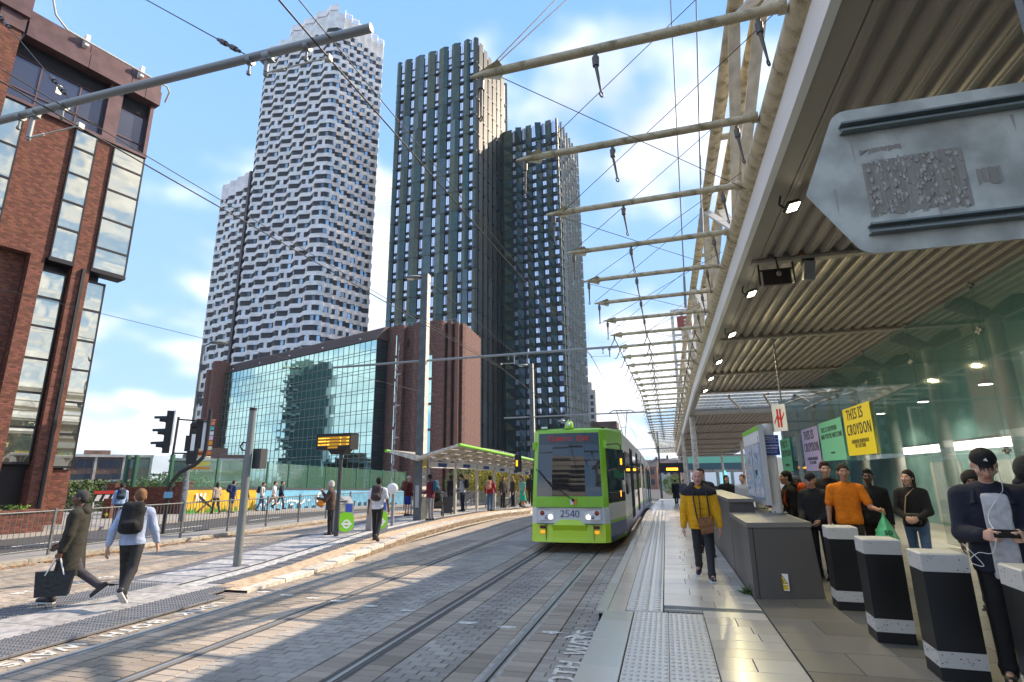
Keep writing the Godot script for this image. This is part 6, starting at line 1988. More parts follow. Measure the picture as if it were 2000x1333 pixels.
func build_overhead() -> void:
	var mast := mat("mast_paint", Color(0.10, 0.115, 0.115), 0.45, 0.1, "blotch", 0.8)
	var masts := [[Vector3(-9.6, 0.25, -20.9), 10.4, "tall dark lamp mast on the near end of the island shelter"], [Vector3(-8.9, 0.25 + drop(-38), -38.0), 10.0, "lamp mast behind the left edge of the tram"], [Vector3(-0.55, -0.6, -62), 7.0, "small lamp mast far down at the platform end"], [Vector3(-9.4, -0.5, -56), 8.0, "distant lamp mast above the shelter roof"]]
	for mi in 4:
		var p: Vector3 = masts[mi][0]
		var h: float = masts[mi][1]
		var o := thing("lamp_mast", masts[mi][2], "lamp post", p)
		var g := G.new()
		var k := 1.0 if mi < 2 else 0.7
		g.hexa([Vector3(-0.17, 0, 0.22) * Vector3(k, 1, k), Vector3(0.17, 0, 0.22) * Vector3(k, 1, k), Vector3(0.17, 0, -0.22) * Vector3(k, 1, k), Vector3(-0.17, 0, -0.22) * Vector3(k, 1, k), Vector3(-0.13 * k, h, 0.17 * k), Vector3(0.13 * k, h, 0.17 * k), Vector3(0.13 * k, h, -0.17 * k), Vector3(-0.13 * k, h, -0.17 * k)])
		part(o, "post", g, mast)
		g = G.new()
		g.hexa([Vector3(0.172 * k, 0.9, 0.2 * k), Vector3(0.182 * k, 0.9, 0.2 * k), Vector3(0.182 * k, 0.9, -0.2 * k), Vector3(0.172 * k, 0.9, -0.2 * k), Vector3(0.133 * k, h, 0.16 * k), Vector3(0.143 * k, h, 0.16 * k), Vector3(0.143 * k, h, -0.16 * k), Vector3(0.133 * k, h, -0.16 * k)])
		part(o, "painted_sunlit_face", g, M["cream_clean"])  # cream strip painted on as the sunlit side of the dark post
		g = G.new()
		g.tube(Vector3(0, h - 0.12, 0), Vector3(-0.3, h - 0.05, 0), 0.05, 0.05, 8)
		g.lathe([Vector2(0.001, -0.07), Vector2(0.20, -0.06), Vector2(0.26, 0.0), Vector2(0.18, 0.07), Vector2(0.001, 0.09)], Transform3D(Basis(Vector3.BACK, -0.06) * Basis.from_scale(Vector3(1.75, 1, 0.8)), Vector3(-0.62, h - 0.07, 0)), 14)
		var hd := part(o, "lamp_head", g, M["grey_steel"])
		g = G.new()
		g.lathe([Vector2(0.001, -0.12), Vector2(0.12, -0.08), Vector2(0.15, -0.05)], Transform3D(Basis.from_scale(Vector3(1.3, 1, 1)), Vector3(-0.75, h - 0.06, 0)), 12)
		part(hd, "lamp_bowl", g, M["white"])
		if mi == 0:
			g = G.new()
			g.box(Vector3(-0.1, 0.5, 0.222), Vector3(0.06, 1.35, 0.226))
			part(o, "torn_posters", g, mat("flyposter", Color(0.45, 0.45, 0.45), 0.9, 0, "dirt", 9.0))
			g = G.new()
			g.box(Vector3(0.185, 2.0, -0.1), Vector3(0.19, 2.35, 0.12))
			part(o, "yellow_sticker", g, M["yellow"])
	var rod := func(p: Node, called: String, pts: Array, r: float, m: Material, seg := 6) -> void:
		var g := G.new()
		g.pathtube(pts, r, seg)
		part(p, called, g, m)
	var arm := func(label: String, x0: float, x1: float, y: float, z: float, r: float, drops: Array) -> void:
		var o := thing("bracket_arm", label, "bracket arm", Vector3(0, y, z))
		var g := G.new()
		g.tube(Vector3(x0, 0, 0), Vector3(x1, 0.05, 0), r, r, 16)
		part(o, "tube", g, M["galv"])
		for d in drops: # [x of dropper, x of wire clamp, wire height]
			g = G.new()
			g.tube(Vector3(d[0] - r * 0.9, 0, 0), Vector3(d[0] + r * 0.9, 0, 0), r * 1.15, r * 1.15, 12); g.cbox(Vector3(d[0], -r * 1.15, 0), Vector3(0.4, 0.02, 0.2) * r * 8)
			g.tube(Vector3(d[0], -r, 0), Vector3(d[0], d[2] - y + 0.03, 0), r * 0.55, r * 0.55, 10); g.ball(Vector3(d[0], d[2] - y, 0), Vector3(0.6, 0.6, 0.6) * r, 8)
			part(o, "dropper", g, M["galv"])
			g = G.new()
			g.tube(Vector3(d[0], d[2] - y + 0.02, 0), Vector3(d[1], d[2] - y + 0.03, 0), r * 0.18, r * 0.18, 6); g.tube(Vector3(lerpf(d[0], d[1], 0.1), d[2] - y + 0.02, 0), Vector3(lerpf(d[0], d[1], 0.3), d[2] - y + 0.022, 0), r * 0.32, r * 0.32, 6); g.cbox(Vector3(d[1], d[2] - y + 0.02, 0), Vector3(0.05, 0.07, 0.07))
			part(o, "steady_arm", g, M["cream_clean"])
		for d in drops:
			for e in [0.55, -0.25]:
				g = G.new()
				g.tube(Vector3(d[0] + e - 0.03, 0, 0), Vector3(d[0] + e + 0.03, 0, 0), r * 1.12, r * 1.12, 12); g.tube(Vector3(d[0] + e, -r, 0), Vector3(d[0] + e, -r - 0.1, 0), 0.015, 0.015, 6); g.ball(Vector3(d[0] + e, -r - 0.12, 0), Vector3(0.03, 0.04, 0.03), 6)
				part(o, "clamp", g, M["grey_steel"])
	arm.call("thick grey steel arm carrying wires across the top left near the camera", -16.0, -2.86, 6.86, -4.55, 0.052, [[-8.05, -7.12, 6.46], [-4.25, -3.39, 6.61]])
	arm.call("long thin steel arm from the lamp mast across to the canopy outriggers", -14.0, -1.4, 6.72, -20.9, 0.05, [[-5.6, -6.15, 6.36], [-1.75, -2.45, 6.4]])
	arm.call("distant steel arm across the tracks behind the tram roof", -11.0, -0.9, 6.0, -38.0, 0.05, [[-5.8, -6.3, 5.7]])
	arm.call("farthest steel arm at the end of the canopy", -6.0, 1.2, 4.6, -62.0, 0.05, [])
	# wires
	var wire := func(label: String, pts: Array, r: float) -> void:
		var o := thing("overhead_wire", label, "wire")
		rod.call(o, "wire", pts, r, M["black"], 5)
	wire.call("black contact wire over the empty middle track, from the top left corner to the tram", [Vector3(-7.6, 6.6, 8), Vector3(-7.12, 6.46, -4.55), Vector3(-6.12, 6.18, -20.9), Vector3(-6.3, 5.72, -38), Vector3(-6.2, 5.2, -62)], 0.011)
	wire.call("thin messenger wire just above the contact wire of the middle track", [Vector3(-7.7, 6.85, 8), Vector3(-7.14, 6.62, -4.55), Vector3(-6.4, 6.3, -14.0), Vector3(-6.12, 6.26, -20.9)], 0.007)
	wire.call("black contact wire over the tram, crossing in front of the white tower", [Vector3(-3.9, 6.75, 8), Vector3(-3.39, 6.63, -4.55), Vector3(-2.45, 6.42, -20.9), Vector3(-2.55, 6.10, -36.5), Vector3(-2.5, 5.3, -62)], 0.011)
	wire.call("thin messenger wire above the tram's contact wire", [Vector3(-4.0, 7.2, 8), Vector3(-3.37, 6.87, -4.55), Vector3(-2.6, 6.55, -18.0), Vector3(-2.45, 6.46, -20.9)], 0.007)
	wire.call("stay wire with insulators from the top left down to the thick arm", [Vector3(-10.5, 11.5, -4.9), Vector3(-4.55, 6.95, -4.55)], 0.008)
	wire.call("stay wire with turnbuckles in front of the brick office parapet", [Vector3(-12.5, 11.8, -5.0), Vector3(-7.4, 6.93, -4.55)], 0.008)
	wire.call("thin wire from the left edge to the white tower's foot", [Vector3(-24.0, 9.0, -12), Vector3(-17.0, 8.2, -40)], 0.012)
	wire.call("thin stay from the lamp mast top down to the tram's wires", [Vector3(-9.5, 10.3, -20.9), Vector3(-5.6, 6.75, -20.9)], 0.009)
	wire.call("second thin stay from the lamp mast top to the far arm", [Vector3(-9.5, 10.4, -20.9), Vector3(-5.0, 6.1, -38.0)], 0.009)
	wire.call("thin diagonal wire high above the first outrigger", [Vector3(-1.5, 6.05, -4.6), Vector3(-0.2, 9.5, -6.5)], 0.007)
	wire.call("thin wire beside it above the first outrigger tip", [Vector3(-1.5, 6.02, -4.6), Vector3(0.6, 11.0, -7.5)], 0.007)
	for q in [[Vector3(-10.5, 11.5, -4.9), Vector3(-4.55, 6.95, -4.55), [0.6, 0.64, 0.93, 0.96]], [Vector3(-12.5, 11.8, -5.0), Vector3(-7.4, 6.93, -4.55), [0.55, 0.6, 0.9, 0.95]]]:
		for f in q[2]:
			var p: Vector3 = q[0].lerp(q[1], f)
			var d: Vector3 = (q[1] - q[0]).normalized()
			var o := thing("insulator", ["upper", "second", "third", "lowest"][q[2].find(f)] + " dark strain insulator on the stay wire " + ("right of the clouds" if q[0].x > -11 else "before the brick office"), "insulator", p, 0, "strain insulators on the stay wires")
			var g := G.new()
			g.tube(d * -0.13, d * 0.13, 0.022, 0.022, 8); g.tube(d * -0.05, d * 0.05, 0.035, 0.035, 8)
			part(o, "body", g, M["darkgrey"])

func build_shelter() -> void:
	var sh := thing("tram_shelter", "long tram shelter with a winged slatted roof and green edges on the island platform", "shelter")
	var m = M["cream_clean"]
	var z0 := -20.3
	var z1 := -44.0
	var wing := func(z: float) -> Array: return [Vector3(-10.75, 2.95 + drop(z), z), Vector3(-9.45, 2.68 + drop(z), z), Vector3(-7.75, 3.12 + drop(z), z)]
	var n := 15
	for k in n + 1:
		var z := lerpf(z0, z1, k / float(n))
		var w: Array = wing.call(z)
		for i in 2:
			var g := G.new()
			var a: Vector3 = w[i]
			var b: Vector3 = w[i + 1]
			g.hexa([a + Vector3(0, -0.05, 0.04), b + Vector3(0, -0.14 if i == 0 else -0.05, 0.04), b + Vector3(0, -0.14 if i == 0 else -0.05, -0.04), a + Vector3(0, -0.05 if i == 0 else -0.14, -0.04), a + Vector3(0, 0.03, 0.04), b + Vector3(0, 0.03, 0.04), b + Vector3(0, 0.03, -0.04), a + Vector3(0, 0.03, -0.04)])
			part(sh, "roof_beam", g, m)
		if k < n:
			var w2: Array = wing.call(lerpf(z0, z1, (k + 1) / float(n)))
			for i in 2:
				for j in 3: # three slats between beams
					var g := G.new()
					var f0 := 0.06 + j * 0.31
					var f1 := f0 + 0.27
					var a: Vector3 = w[i].lerp(w[i + 1], f0)
					var b: Vector3 = w[i].lerp(w[i + 1], f1)
					var c: Vector3 = w2[i].lerp(w2[i + 1], f1)
					var d: Vector3 = w2[i].lerp(w2[i + 1], f0)
					var u := Vector3(0, 0.035, 0)
					g.hexa([a + u, b + u, c + u, d + u, a + u * 1.8, b + u * 1.8, c + u * 1.8, d + u * 1.8])
					part(sh, "roof_panel", g, mat("shelter_panel", Color(0.40, 0.37, 0.31), 0.5))
	for i in [0, 2]:
		var g := G.new()
		var a: Vector3 = wing.call(z0)[i]
		var b: Vector3 = wing.call(z1)[i]
		var o := Vector3(-0.07 if i == 0 else 0.07, 0, 0)
		g.tube(a + o + Vector3(0, 0.01, 0.1), b + o, 0.065, 0.065, 10)
		part(sh, "green_edge", g, mat("edge_green", Color(0.22, 0.55, 0.03), 0.4))
	var k := 0
	for z in [-21.3, -24.4, -27.5, -30.6, -33.7, -36.8, -40.0]:
		var g := G.new()
		g.box(Vector3(-9.51, 0.2 + drop(z), z - 0.05), Vector3(-9.39, 2.7 + drop(z), z + 0.05))
		part(sh, "post", g, m)
		if k < 6:
			g = G.new()
			g.box(Vector3(-9.47, 2.28 + drop(z), z - 3.0), Vector3(-9.43, 2.55 + drop(z), z - 0.1))
			part(sh, "name_band", g, M["white"])
			g = G.new()
			g.box(Vector3(-9.428, 2.34 + drop(z), z - 2.0), Vector3(-9.424, 2.5 + drop(z), z - 1.0))
			part(sh, "name_plate", g, mat("sign_blue", Color(0.02, 0.05, 0.25), 0.5))
		k += 1
	var bn := thing("bench", "metal bench under the tram shelter", "bench", Vector3(-9.2, 0.23, -32.2))
	var g := G.new()
	g.box(Vector3(-0.2, 0.42, -1.2), Vector3(0.2, 0.47, 1.2))
	part(bn, "seat", g, M["galv"])
	for z in [-1.0, 1.0]:
		g = G.new()
		g.box(Vector3(-0.16, 0, z - 0.04), Vector3(0.16, 0.42, z + 0.04))
		part(bn, "leg", g, M["galv"])
	# departure display
	var dd := thing("departure_display", "black departure display with amber lines on a dark pole on the island", "display board", Vector3(-9.68, 0.2, -15.2), -0.12)
	g = G.new()
	g.tube(Vector3(0, 0, 0), Vector3(0, 2.5, 0), 0.07, 0.06, 12)
	part(dd, "pole", g, M["darkgrey"])
	g = G.new()
	g.box(Vector3(-0.92, 2.58, -0.3), Vector3(0.4, 3.08, 0.1)); g.hexa([Vector3(-0.35, 2.44, 0.06), Vector3(0.12, 2.44, 0.06), Vector3(0.12, 2.44, -0.2), Vector3(-0.35, 2.44, -0.2), Vector3(-0.45, 2.578, 0.08), Vector3(0.22, 2.578, 0.08), Vector3(0.22, 2.578, -0.28), Vector3(-0.45, 2.578, -0.28)])
	part(dd, "case", g, M["black"])
	g = G.new()
	for r in 3: g.box(Vector3(-0.86, 2.98 - r * 0.1 - 0.075, 0.1), Vector3(0.36, 2.98 - r * 0.1, 0.104))
	g.box(Vector3(-0.46, 2.62, 0.1), Vector3(-0.08, 2.68, 0.104))
	var scn := part(dd, "screen_rows", g, glow("led_dim", Color(0.8, 0.42, 0.03), 0.22))
	var dots := G.new()
	for r in 3: # rows of lit figures, too small to read in the photograph
		var x := -0.84
		while x < 0.34:
			if x < -0.4 or (x > 0.0 and x < 0.06) or x > 0.24: dots.box(Vector3(x, 2.925 - r * 0.1, 0.105), Vector3(x + rnd(0.015, 0.035), 2.925 + rnd(0.015, 0.035) - r * 0.1, 0.108))
			x += 0.05
	part(scn, "lit_figures", dots, glow("led_bright", Color(1.0, 0.45, 0.05), 1.6))
	# plain grey pole with a small box
	var gp := thing("signal_pole", "plain grey pole on the island with a black box near its top", "pole", Vector3(-9.15, 0.1, -10.6))
	g = G.new()
	g.tube(Vector3.ZERO, Vector3(0, 3.4, 0), 0.085, 0.075, 14); g.tube(Vector3(0, 1.12, 0), Vector3(0, 1.14, 0), 0.088, 0.088, 14)
	part(gp, "pole", g, M["grey_steel"])
	g = G.new()
	g.tube(Vector3(0, 3.37, 0), Vector3(0, 3.43, 0), 0.082, 0.082, 12)
	part(gp, "cap", g, M["black"])
	g = G.new()
	g.box(Vector3(0.03, 2.05, -0.32), Vector3(0.25, 2.5, -0.1))
	part(gp, "box", g, M["darkgrey"])
	g = G.new()
	g.pathtube([Vector3(0, 2.62, 0.05), Vector3(-0.14, 2.64, 0.05), Vector3(-0.2, 2.55, 0.05), Vector3(-0.14, 2.46, 0.05), Vector3(-0.02, 2.46, 0.05)], 0.018, 6)
	part(gp, "cable_loop", g, M["black"])
	# ticket machines
	for k2 in 2:
		var tm := thing("ticket_machine", ["grey ticket machine with a green disc, nearer one beside the woman with the orange bag", "grey ticket machine behind the nearer one, partly hidden by the man in the white T-shirt"][k2], "ticket machine", [Vector3(-9.92, 0.22, -15.95), Vector3(-9.25, 0.22, -16.9)][k2], 0.85)
		g = G.new()
		g.hexa([Vector3(-0.28, 0, 0.22), Vector3(0.28, 0, 0.22), Vector3(0.28, 0, -0.35), Vector3(-0.28, 0, -0.35), Vector3(-0.25, 0.92, 0.16), Vector3(0.25, 0.92, 0.16), Vector3(0.25, 1.12, -0.3), Vector3(-0.25, 1.12, -0.3)])
		part(tm, "case", g, M["grey_slab"])
		var lean := Transform3D(Basis(Vector3.RIGHT, -0.065), Vector3(0, 0, 0.225))
		g = G.new()
		var pol := []
		for i in 28: pol.append(Vector2(clampf(0.30 * cos(TAU * i / 28), -0.2, 0.262), 0.37 + 0.30 * sin(TAU * i / 28)))
		g.prism(pol, lean, 0.004)
		part(tm, "green_disc", g, mat("disc_green", Color(0.22, 0.62, 0.02), 0.5))
		g = G.new()
		for i in 20:
			var a := TAU * i / 20
			var b := TAU * (i + 1) / 20
			g.prism([Vector2(0.03 + cos(a) * 0.075, 0.3 + sin(a) * 0.085), Vector2(0.03 + cos(a) * 0.125, 0.3 + sin(a) * 0.135), Vector2(0.03 + cos(b) * 0.125, 0.3 + sin(b) * 0.135), Vector2(0.03 + cos(b) * 0.075, 0.3 + sin(b) * 0.085)], lean * T(Vector3(0, 0, 0.003)), 0.004)
		g.prism([Vector2(-0.13, 0.27), Vector2(0.19, 0.27), Vector2(0.19, 0.33), Vector2(-0.13, 0.33)], lean * T(Vector3(0, 0, 0.003)), 0.006)
		part(tm, "roundel", g, M["white"])
		g = G.new()
		g.prism([Vector2(0.0, 0.66), Vector2(0.2, 0.66), Vector2(0.2, 0.9), Vector2(0.0, 0.9)], lean * T(Vector3(0, 0, 0.002)), 0.004)
		part(tm, "blue_panel", g, mat("panel_blue", Color(0.03, 0.08, 0.42), 0.5))
		g = G.new()
		g.prism([Vector2(-0.2, 0.68), Vector2(-0.04, 0.68), Vector2(-0.04, 0.88), Vector2(-0.2, 0.88)], lean * T(Vector3(0, 0, 0.002)), 0.004); g.box(Vector3(-0.18, 1.0, 0.0), Vector3(0.1, 1.02, 0.1))
		part(tm, "notice", g, mat("notice_pale", Color(0.62, 0.58, 0.42), 0.6))
	var ds := thing("mirror_disc", "white round disc on a thin post beside the man in the white T-shirt", "mirror", Vector3(-9.49, 0.25, -18.4))
	g = G.new()
	g.box(Vector3(-0.05, 0, -0.04), Vector3(0.05, 1.25, 0.04))
	part(ds, "post", g, M["galv"])
	g = G.new()
	g.lathe([Vector2(0.001, -0.04), Vector2(0.18, -0.04), Vector2(0.2, 0.0), Vector2(0.13, 0.05), Vector2(0.001, 0.07)], Transform3D(Basis(Vector3.UP, 0.5) * Basis(Vector3.RIGHT, PI / 2), Vector3(0, 1.28, 0.08)), 18)
	part(ds, "disc", g, M["white"])

func build_street() -> void:
	# railings
	var rl := thing("railing", "long grey pedestrian railing along the far kerb", "railing")
	var m := mat("railing_paint", Color(0.16, 0.17, 0.17), 0.5, 0.3, "dirt", 1.5)
	var x := -15.25
	var post := G.new()
	post.box(Vector3(-0.03, 0, -0.025), Vector3(0.03, 1.14, 0.025))
	var bar := G.new()
	bar.tube(Vector3(0, 0.16, 0), Vector3(0, 1.05, 0), 0.0085, 0.0085, 6, false)
	var pm := post.mesh()
	var bm := bar.mesh()
	var far := []
	var nb := 0
	for k in 24:
		var z := 1.0 - k * 2.0
		inst(rl, "post", pm, m, T(Vector3(x, 0.11 + drop(z), z)))
		var g := G.new()
		for y in [0.15, 1.07]: g.tube(Vector3(x, 0.11 + y + drop(z), z), Vector3(x, 0.11 + y + drop(z - 2), z - 2), 0.02, 0.02, 8)
		part(rl, "rail", g, m)
		for j in 15:
			var zz := z - 0.125 - j * 0.125
			if zz < -8.5 and nb < 290:
				inst(rl, "bar", bm, m, T(Vector3(x, 0.11 + drop(zz), zz))); nb += 1
			else: far.append(T(Vector3(x, 0.11 + drop(zz), zz)))
	many(rl, "far_bars", bm, m, far)
	# railing behind the island and the station of the far street side
	var r2 := thing("railing", "pale railing behind the tram shelter", "railing")
	var far2 := []
	for k in 14:
		var z := -26.0 - k * 2.0
		inst(r2, "post", pm, M["galv"], T(Vector3(-12.4, 0.1 + drop(z), z)))
		var g := G.new()
		g.tube(Vector3(-12.4, 1.2 + drop(z), z), Vector3(-12.4, 1.2 + drop(z - 2), z - 2), 0.025, 0.025, 8)
		part(r2, "rail", g, M["galv"])
		for j in 15: far2.append(T(Vector3(-12.4, 0.1 + drop(z), z - 0.125 - j * 0.125)))
	many(r2, "bars", bm, M["galv"], far2)
	# mural wall and the green glass screens on it
	var w := thing("mural_wall", "low street wall with a yellow and sky blue mural below green screens", "wall")
	var A := Vector3(-25.6, 0, -25.2)
	var B := Vector3(-24.2, 0, -49.5)
	var n := 14
	var yl := mat("mural_yellow", Color(0.66, 0.42, 0.02), 0.7, 0, "blotch", 0.5)
	var bl := mat("mural_blue", Color(0.14, 0.40, 0.58), 0.7, 0, "blotch", 0.4)
	var ang := atan2(A.x - B.x, A.z - B.z) # wall runs along -z after turning
	for k in n:
		var p := A.lerp(B, k / float(n))
		var q := A.lerp(B, (k + 1) / float(n))
		p.y = drop(p.z); q.y = drop(q.z)
		var g := G.new()
		var th := Vector3(-0.25, 0, 0)
		g.hexa([p + Vector3(0, 0, 0), q, q + th, p + th, p + Vector3(0, 1.38, 0), q + Vector3(0, 1.38, 0), q + th + Vector3(0, 1.38, 0), p + th + Vector3(0, 1.38, 0)])
		part(w, "painted_panel", g, yl if k < 3 else bl)
		g = G.new()
		g.hexa([p + Vector3(0.03, 1.38, 0), q + Vector3(0.03, 1.38, 0), q + th + Vector3(-0.03, 1.38, 0), p + th + Vector3(-0.03, 1.38, 0), p + Vector3(0.03, 1.5, 0), q + Vector3(0.03, 1.5, 0), q + th + Vector3(-0.03, 1.5, 0), p + th + Vector3(-0.03, 1.5, 0)])
		part(w, "coping", g, M["darkgrey"])
	var face := func(s: float, y: float) -> Transform3D:
		var p := A.lerp(B, s)
		return Transform3D(Basis(Vector3.UP, PI / 2 + 0.057), p + Vector3(0.012, y + drop(p.z), 0))
	words(w, "graffiti", "MAD", 0.42, face.call(0.05, 0.95), M["white"])
	words(w, "painted_letter", "C", 1.0, face.call(0.47, 0.7), M["white"])
	words(w, "painted_letter", "D", 0.7, face.call(0.565, 0.85), M["white"])
	words(w, "painted_letter", "O", 0.8, face.call(0.80, 0.8), M["white"])
	var g := G.new()
	for s in [[-0.6, 0.2, 0.6, 1.0], [-0.6, 1.0, 0.6, 0.2]]:
		var t: Transform3D = face.call(0.06, 0.0)
		var a := t * Vector3(s[0], s[1], 0.005)
		var b := t * Vector3(s[2], s[3], 0.005)
		g.tube(a, b, 0.05, 0.05, 5)
	part(w, "painted_cross", g, M["black"])
	g = G.new()
	g.col = Color(0.05, 0.25, 0.03)
	for k in 60:
		var t: Transform3D = face.call(rnd(-0.01, 0.2), 0.0)
		g.tri(t * Vector3(-0.08, 0.02, 0.006), t * Vector3(0.08, 0.02, 0.006), t * Vector3(rnd(-0.1, 0.1), rnd(0.25, 0.5), 0.006))
	part(w, "painted_grass", g, M["tint"])
	g = G.new()
	g.col = Color(0.78, 0.82, 0.84)
	for k in 26:
		var t: Transform3D = face.call(0.24 + 0.0068 * k + 0.03 * sin(k * 2.0), 0.35 + 0.3 * absf(sin(k * 1.7)))
		g.prism([Vector2(-0.2, -0.05), Vector2(0.25, 0.02), Vector2(0.3, 0.12), Vector2(-0.15, 0.06)], t, 0.005)
	part(w, "painted_cloud", g, M["tint"])
	g = G.new()
	g.col = Color(0.03, 0.035, 0.05)
	for k in 18:
		var t: Transform3D = face.call(0.35 + 0.034 * k, 0.0)
		var hh := rnd(0.15, 0.55)
		g.prism([Vector2(-0.28, 0.02), Vector2(0.2, 0.02), Vector2(0.2, hh), Vector2(-0.28, hh)], t, 0.004)
	part(w, "painted_skyline", g, M["tint"])
	var sc := thing("screen_fence", "tall green tinted screen panels on green posts above the mural", "fence")
	var gg := glass("screen_glass", Color(0.12, 0.27, 0.19), 0.22, 0.06)
	for k in 13:
		var p := A.lerp(B, k / 12.0) + Vector3(-0.12, 0, 0)
		var q := A.lerp(B, (k + 1) / 12.0) + Vector3(-0.12, 0, 0)
		p.y = drop(p.z); q.y = drop(q.z)
		var e := G.new()
		e.cbox(p + Vector3(0, 2.3, 0), Vector3(0.1, 1.75, 0.1))
		part(sc, "post", e, mat("post_green", Color(0.015, 0.09, 0.055), 0.5))
		if k < 12:
			e = G.new()
			e.hexa([p + Vector3(0.015, 1.51, 0), q + Vector3(0.015, 1.51, 0), q + Vector3(-0.01, 1.51, 0), p + Vector3(-0.01, 1.51, 0), p + Vector3(0.015, 3.1, 0), q + Vector3(0.015, 3.1, 0), q + Vector3(-0.01, 3.1, 0), p + Vector3(-0.01, 3.1, 0)])
			part(sc, "screen_panel", e, gg)
	# brick wall with its pillar and the green mesh screen behind, to the left of the mural
	var bw := thing("brick_wall", "red brown brick wall with an end pillar left of the mural", "wall")
	var bk = M["red_brick"]
	g = G.new()
	g.hexa([Vector3(-29.6, 0, -24.4), Vector3(-26.2, 0, -25.3), Vector3(-26.3, 0, -25.6), Vector3(-29.7, 0, -24.7), Vector3(-29.6, 1.55, -24.4), Vector3(-26.2, 1.55, -25.3), Vector3(-26.3, 1.55, -25.6), Vector3(-29.7, 1.55, -24.7)])
	part(bw, "wall", g, mat("brown_brick", Color(0.22, 0.085, 0.055), 0.9, 0, "brick", 0.9, "brick"))
	g = G.new()
	g.box(Vector3(-26.35, 0, -25.75), Vector3(-25.7, 1.72, -25.15)); g.box(Vector3(-26.4, 1.72, -25.8), Vector3(-25.65, 1.8, -25.1)); g.box(Vector3(-30.2, 0, -24.9), Vector3(-29.6, 1.75, -24.3))
	part(bw, "pillar", g, bk)
	var nt := thing("notice_board", "white notice with a red border on the brick pillar", "notice", Vector3(-25.66, 1.1, -25.35), PI / 2 + 0.3)
	g = G.new()
	g.box(Vector3(-0.24, -0.3, 0), Vector3(0.24, 0.3, 0.02))
	part(nt, "board", g, mat("red_border", Color(0.5, 0.05, 0.04), 0.6))
	g = G.new()
	g.box(Vector3(-0.2, -0.26, 0.02), Vector3(0.2, 0.26, 0.026))
	part(nt, "sheet", g, M["white"])
	var gs := thing("mesh_screen", "green mesh screen between tall green posts above the brick wall", "fence")
	for p in [Vector3(-30.3, 0, -25.4), Vector3(-29.9, 0, -25.6), Vector3(-27.7, 0, -26.0), Vector3(-26.3, 0, -26.0)]:
		g = G.new()
		g.box(p + Vector3(-0.09, 0, -0.09), p + Vector3(0.09, 3.35, 0.09))
		part(gs, "post", g, mat("post_green", Color(0.015, 0.09, 0.055), 0.5))
	g = G.new()
	g.quad(Vector3(-29.9, 1.5, -25.6), Vector3(-26.3, 1.5, -26.0), Vector3(-26.3, 3.3, -26.0), Vector3(-29.9, 3.3, -25.6))
	part(gs, "mesh_panel", g, glass("mesh_green", Color(0.12, 0.35, 0.2), 0.22, 0.2))
	# low sign at the hedge
	var ls := thing("street_sign", "low red, white and black board by the hedge", "sign", Vector3(-28.0, 0.1, -22.6), 0.9)
	g = G.new()
	g.box(Vector3(-0.55, 0.75, 0), Vector3(0.55, 1.15, 0.04))
	part(ls, "board", g, M["black"])
	g = G.new()
	g.box(Vector3(-0.55, 1.15, 0), Vector3(0.55, 1.3, 0.04))
	part(ls, "red_band", g, mat("sign_red", Color(0.6, 0.04, 0.03), 0.5))
	g = G.new()
	for i in 3: g.prism([Vector2(-0.5 + i * 0.33, 0.8), Vector2(-0.3 + i * 0.33, 0.8), Vector2(-0.2 + i * 0.33, 1.1), Vector2(-0.4 + i * 0.33, 1.1)], T(Vector3(0, 0, 0.041)), 0.004)
	for s in [-0.5, 0.5]: g.box(Vector3(s - 0.03, 0, 0.0), Vector3(s + 0.03, 0.75, 0.03))
	part(ls, "white_shapes", g, M["white"])
	var gp := thing("gate_pillar", "short brick gate pillar with a yellow cap mark by the hedge", "pillar", Vector3(-26.6, 0.1, -21.8))
	g = G.new()
	g.box(Vector3(-0.25, 0, -0.25), Vector3(0.25, 0.95, 0.25))
	part(gp, "pillar", g, bk)
	g = G.new()
	g.ball(Vector3(0.1, 0.2, 0.28), Vector3(0.1, 0.1, 0.06), 8)
	part(gp, "yellow_marker", g, mat("hi_yellow", Color(0.7, 0.8, 0.02), 0.5))
	# traffic signals on a cranked pole; local x = across, z = towards the tracks
	var ts := thing("traffic_light", "black traffic light cluster on a cranked pole behind the railing", "traffic light", Vector3(-16.5, 0.1, -15.5), 0.81)
	g = G.new()
	g.pathtube([Vector3(0, 0, 0), Vector3(0, 1.35, 0), Vector3(0.06, 1.75, 0), Vector3(0.3, 2.1, 0), Vector3(0.72, 2.35, 0), Vector3(0.92, 2.6, 0), Vector3(0.97, 2.9, 0), Vector3(0.97, 4.3, 0)], 0.068, 10)
	part(ts, "pole", g, M["black"])
	g = G.new()
	g.pathtube([Vector3(0.97, 3.85, 0), Vector3(0.0, 3.9, 0)], 0.03, 6); g.pathtube([Vector3(0.97, 2.72, 0), Vector3(-0.05, 2.72, 0)], 0.03, 6); g.pathtube([Vector3(-0.02, 2.65, 0), Vector3(0.0, 3.98, 0)], 0.045, 6)
	part(ts, "bracket", g, M["black"])
	g = G.new()
	g.box(Vector3(-0.36, 2.72, -0.1), Vector3(-0.14, 4.18, 0.12))
	var hd := part(ts, "signal_head", g, M["black"])
	g = G.new()
	g.box(Vector3(-0.14, 3.0, -0.16), Vector3(-0.10, 4.2, 0.2))
	part(hd, "backing_board", g, M["paper"])
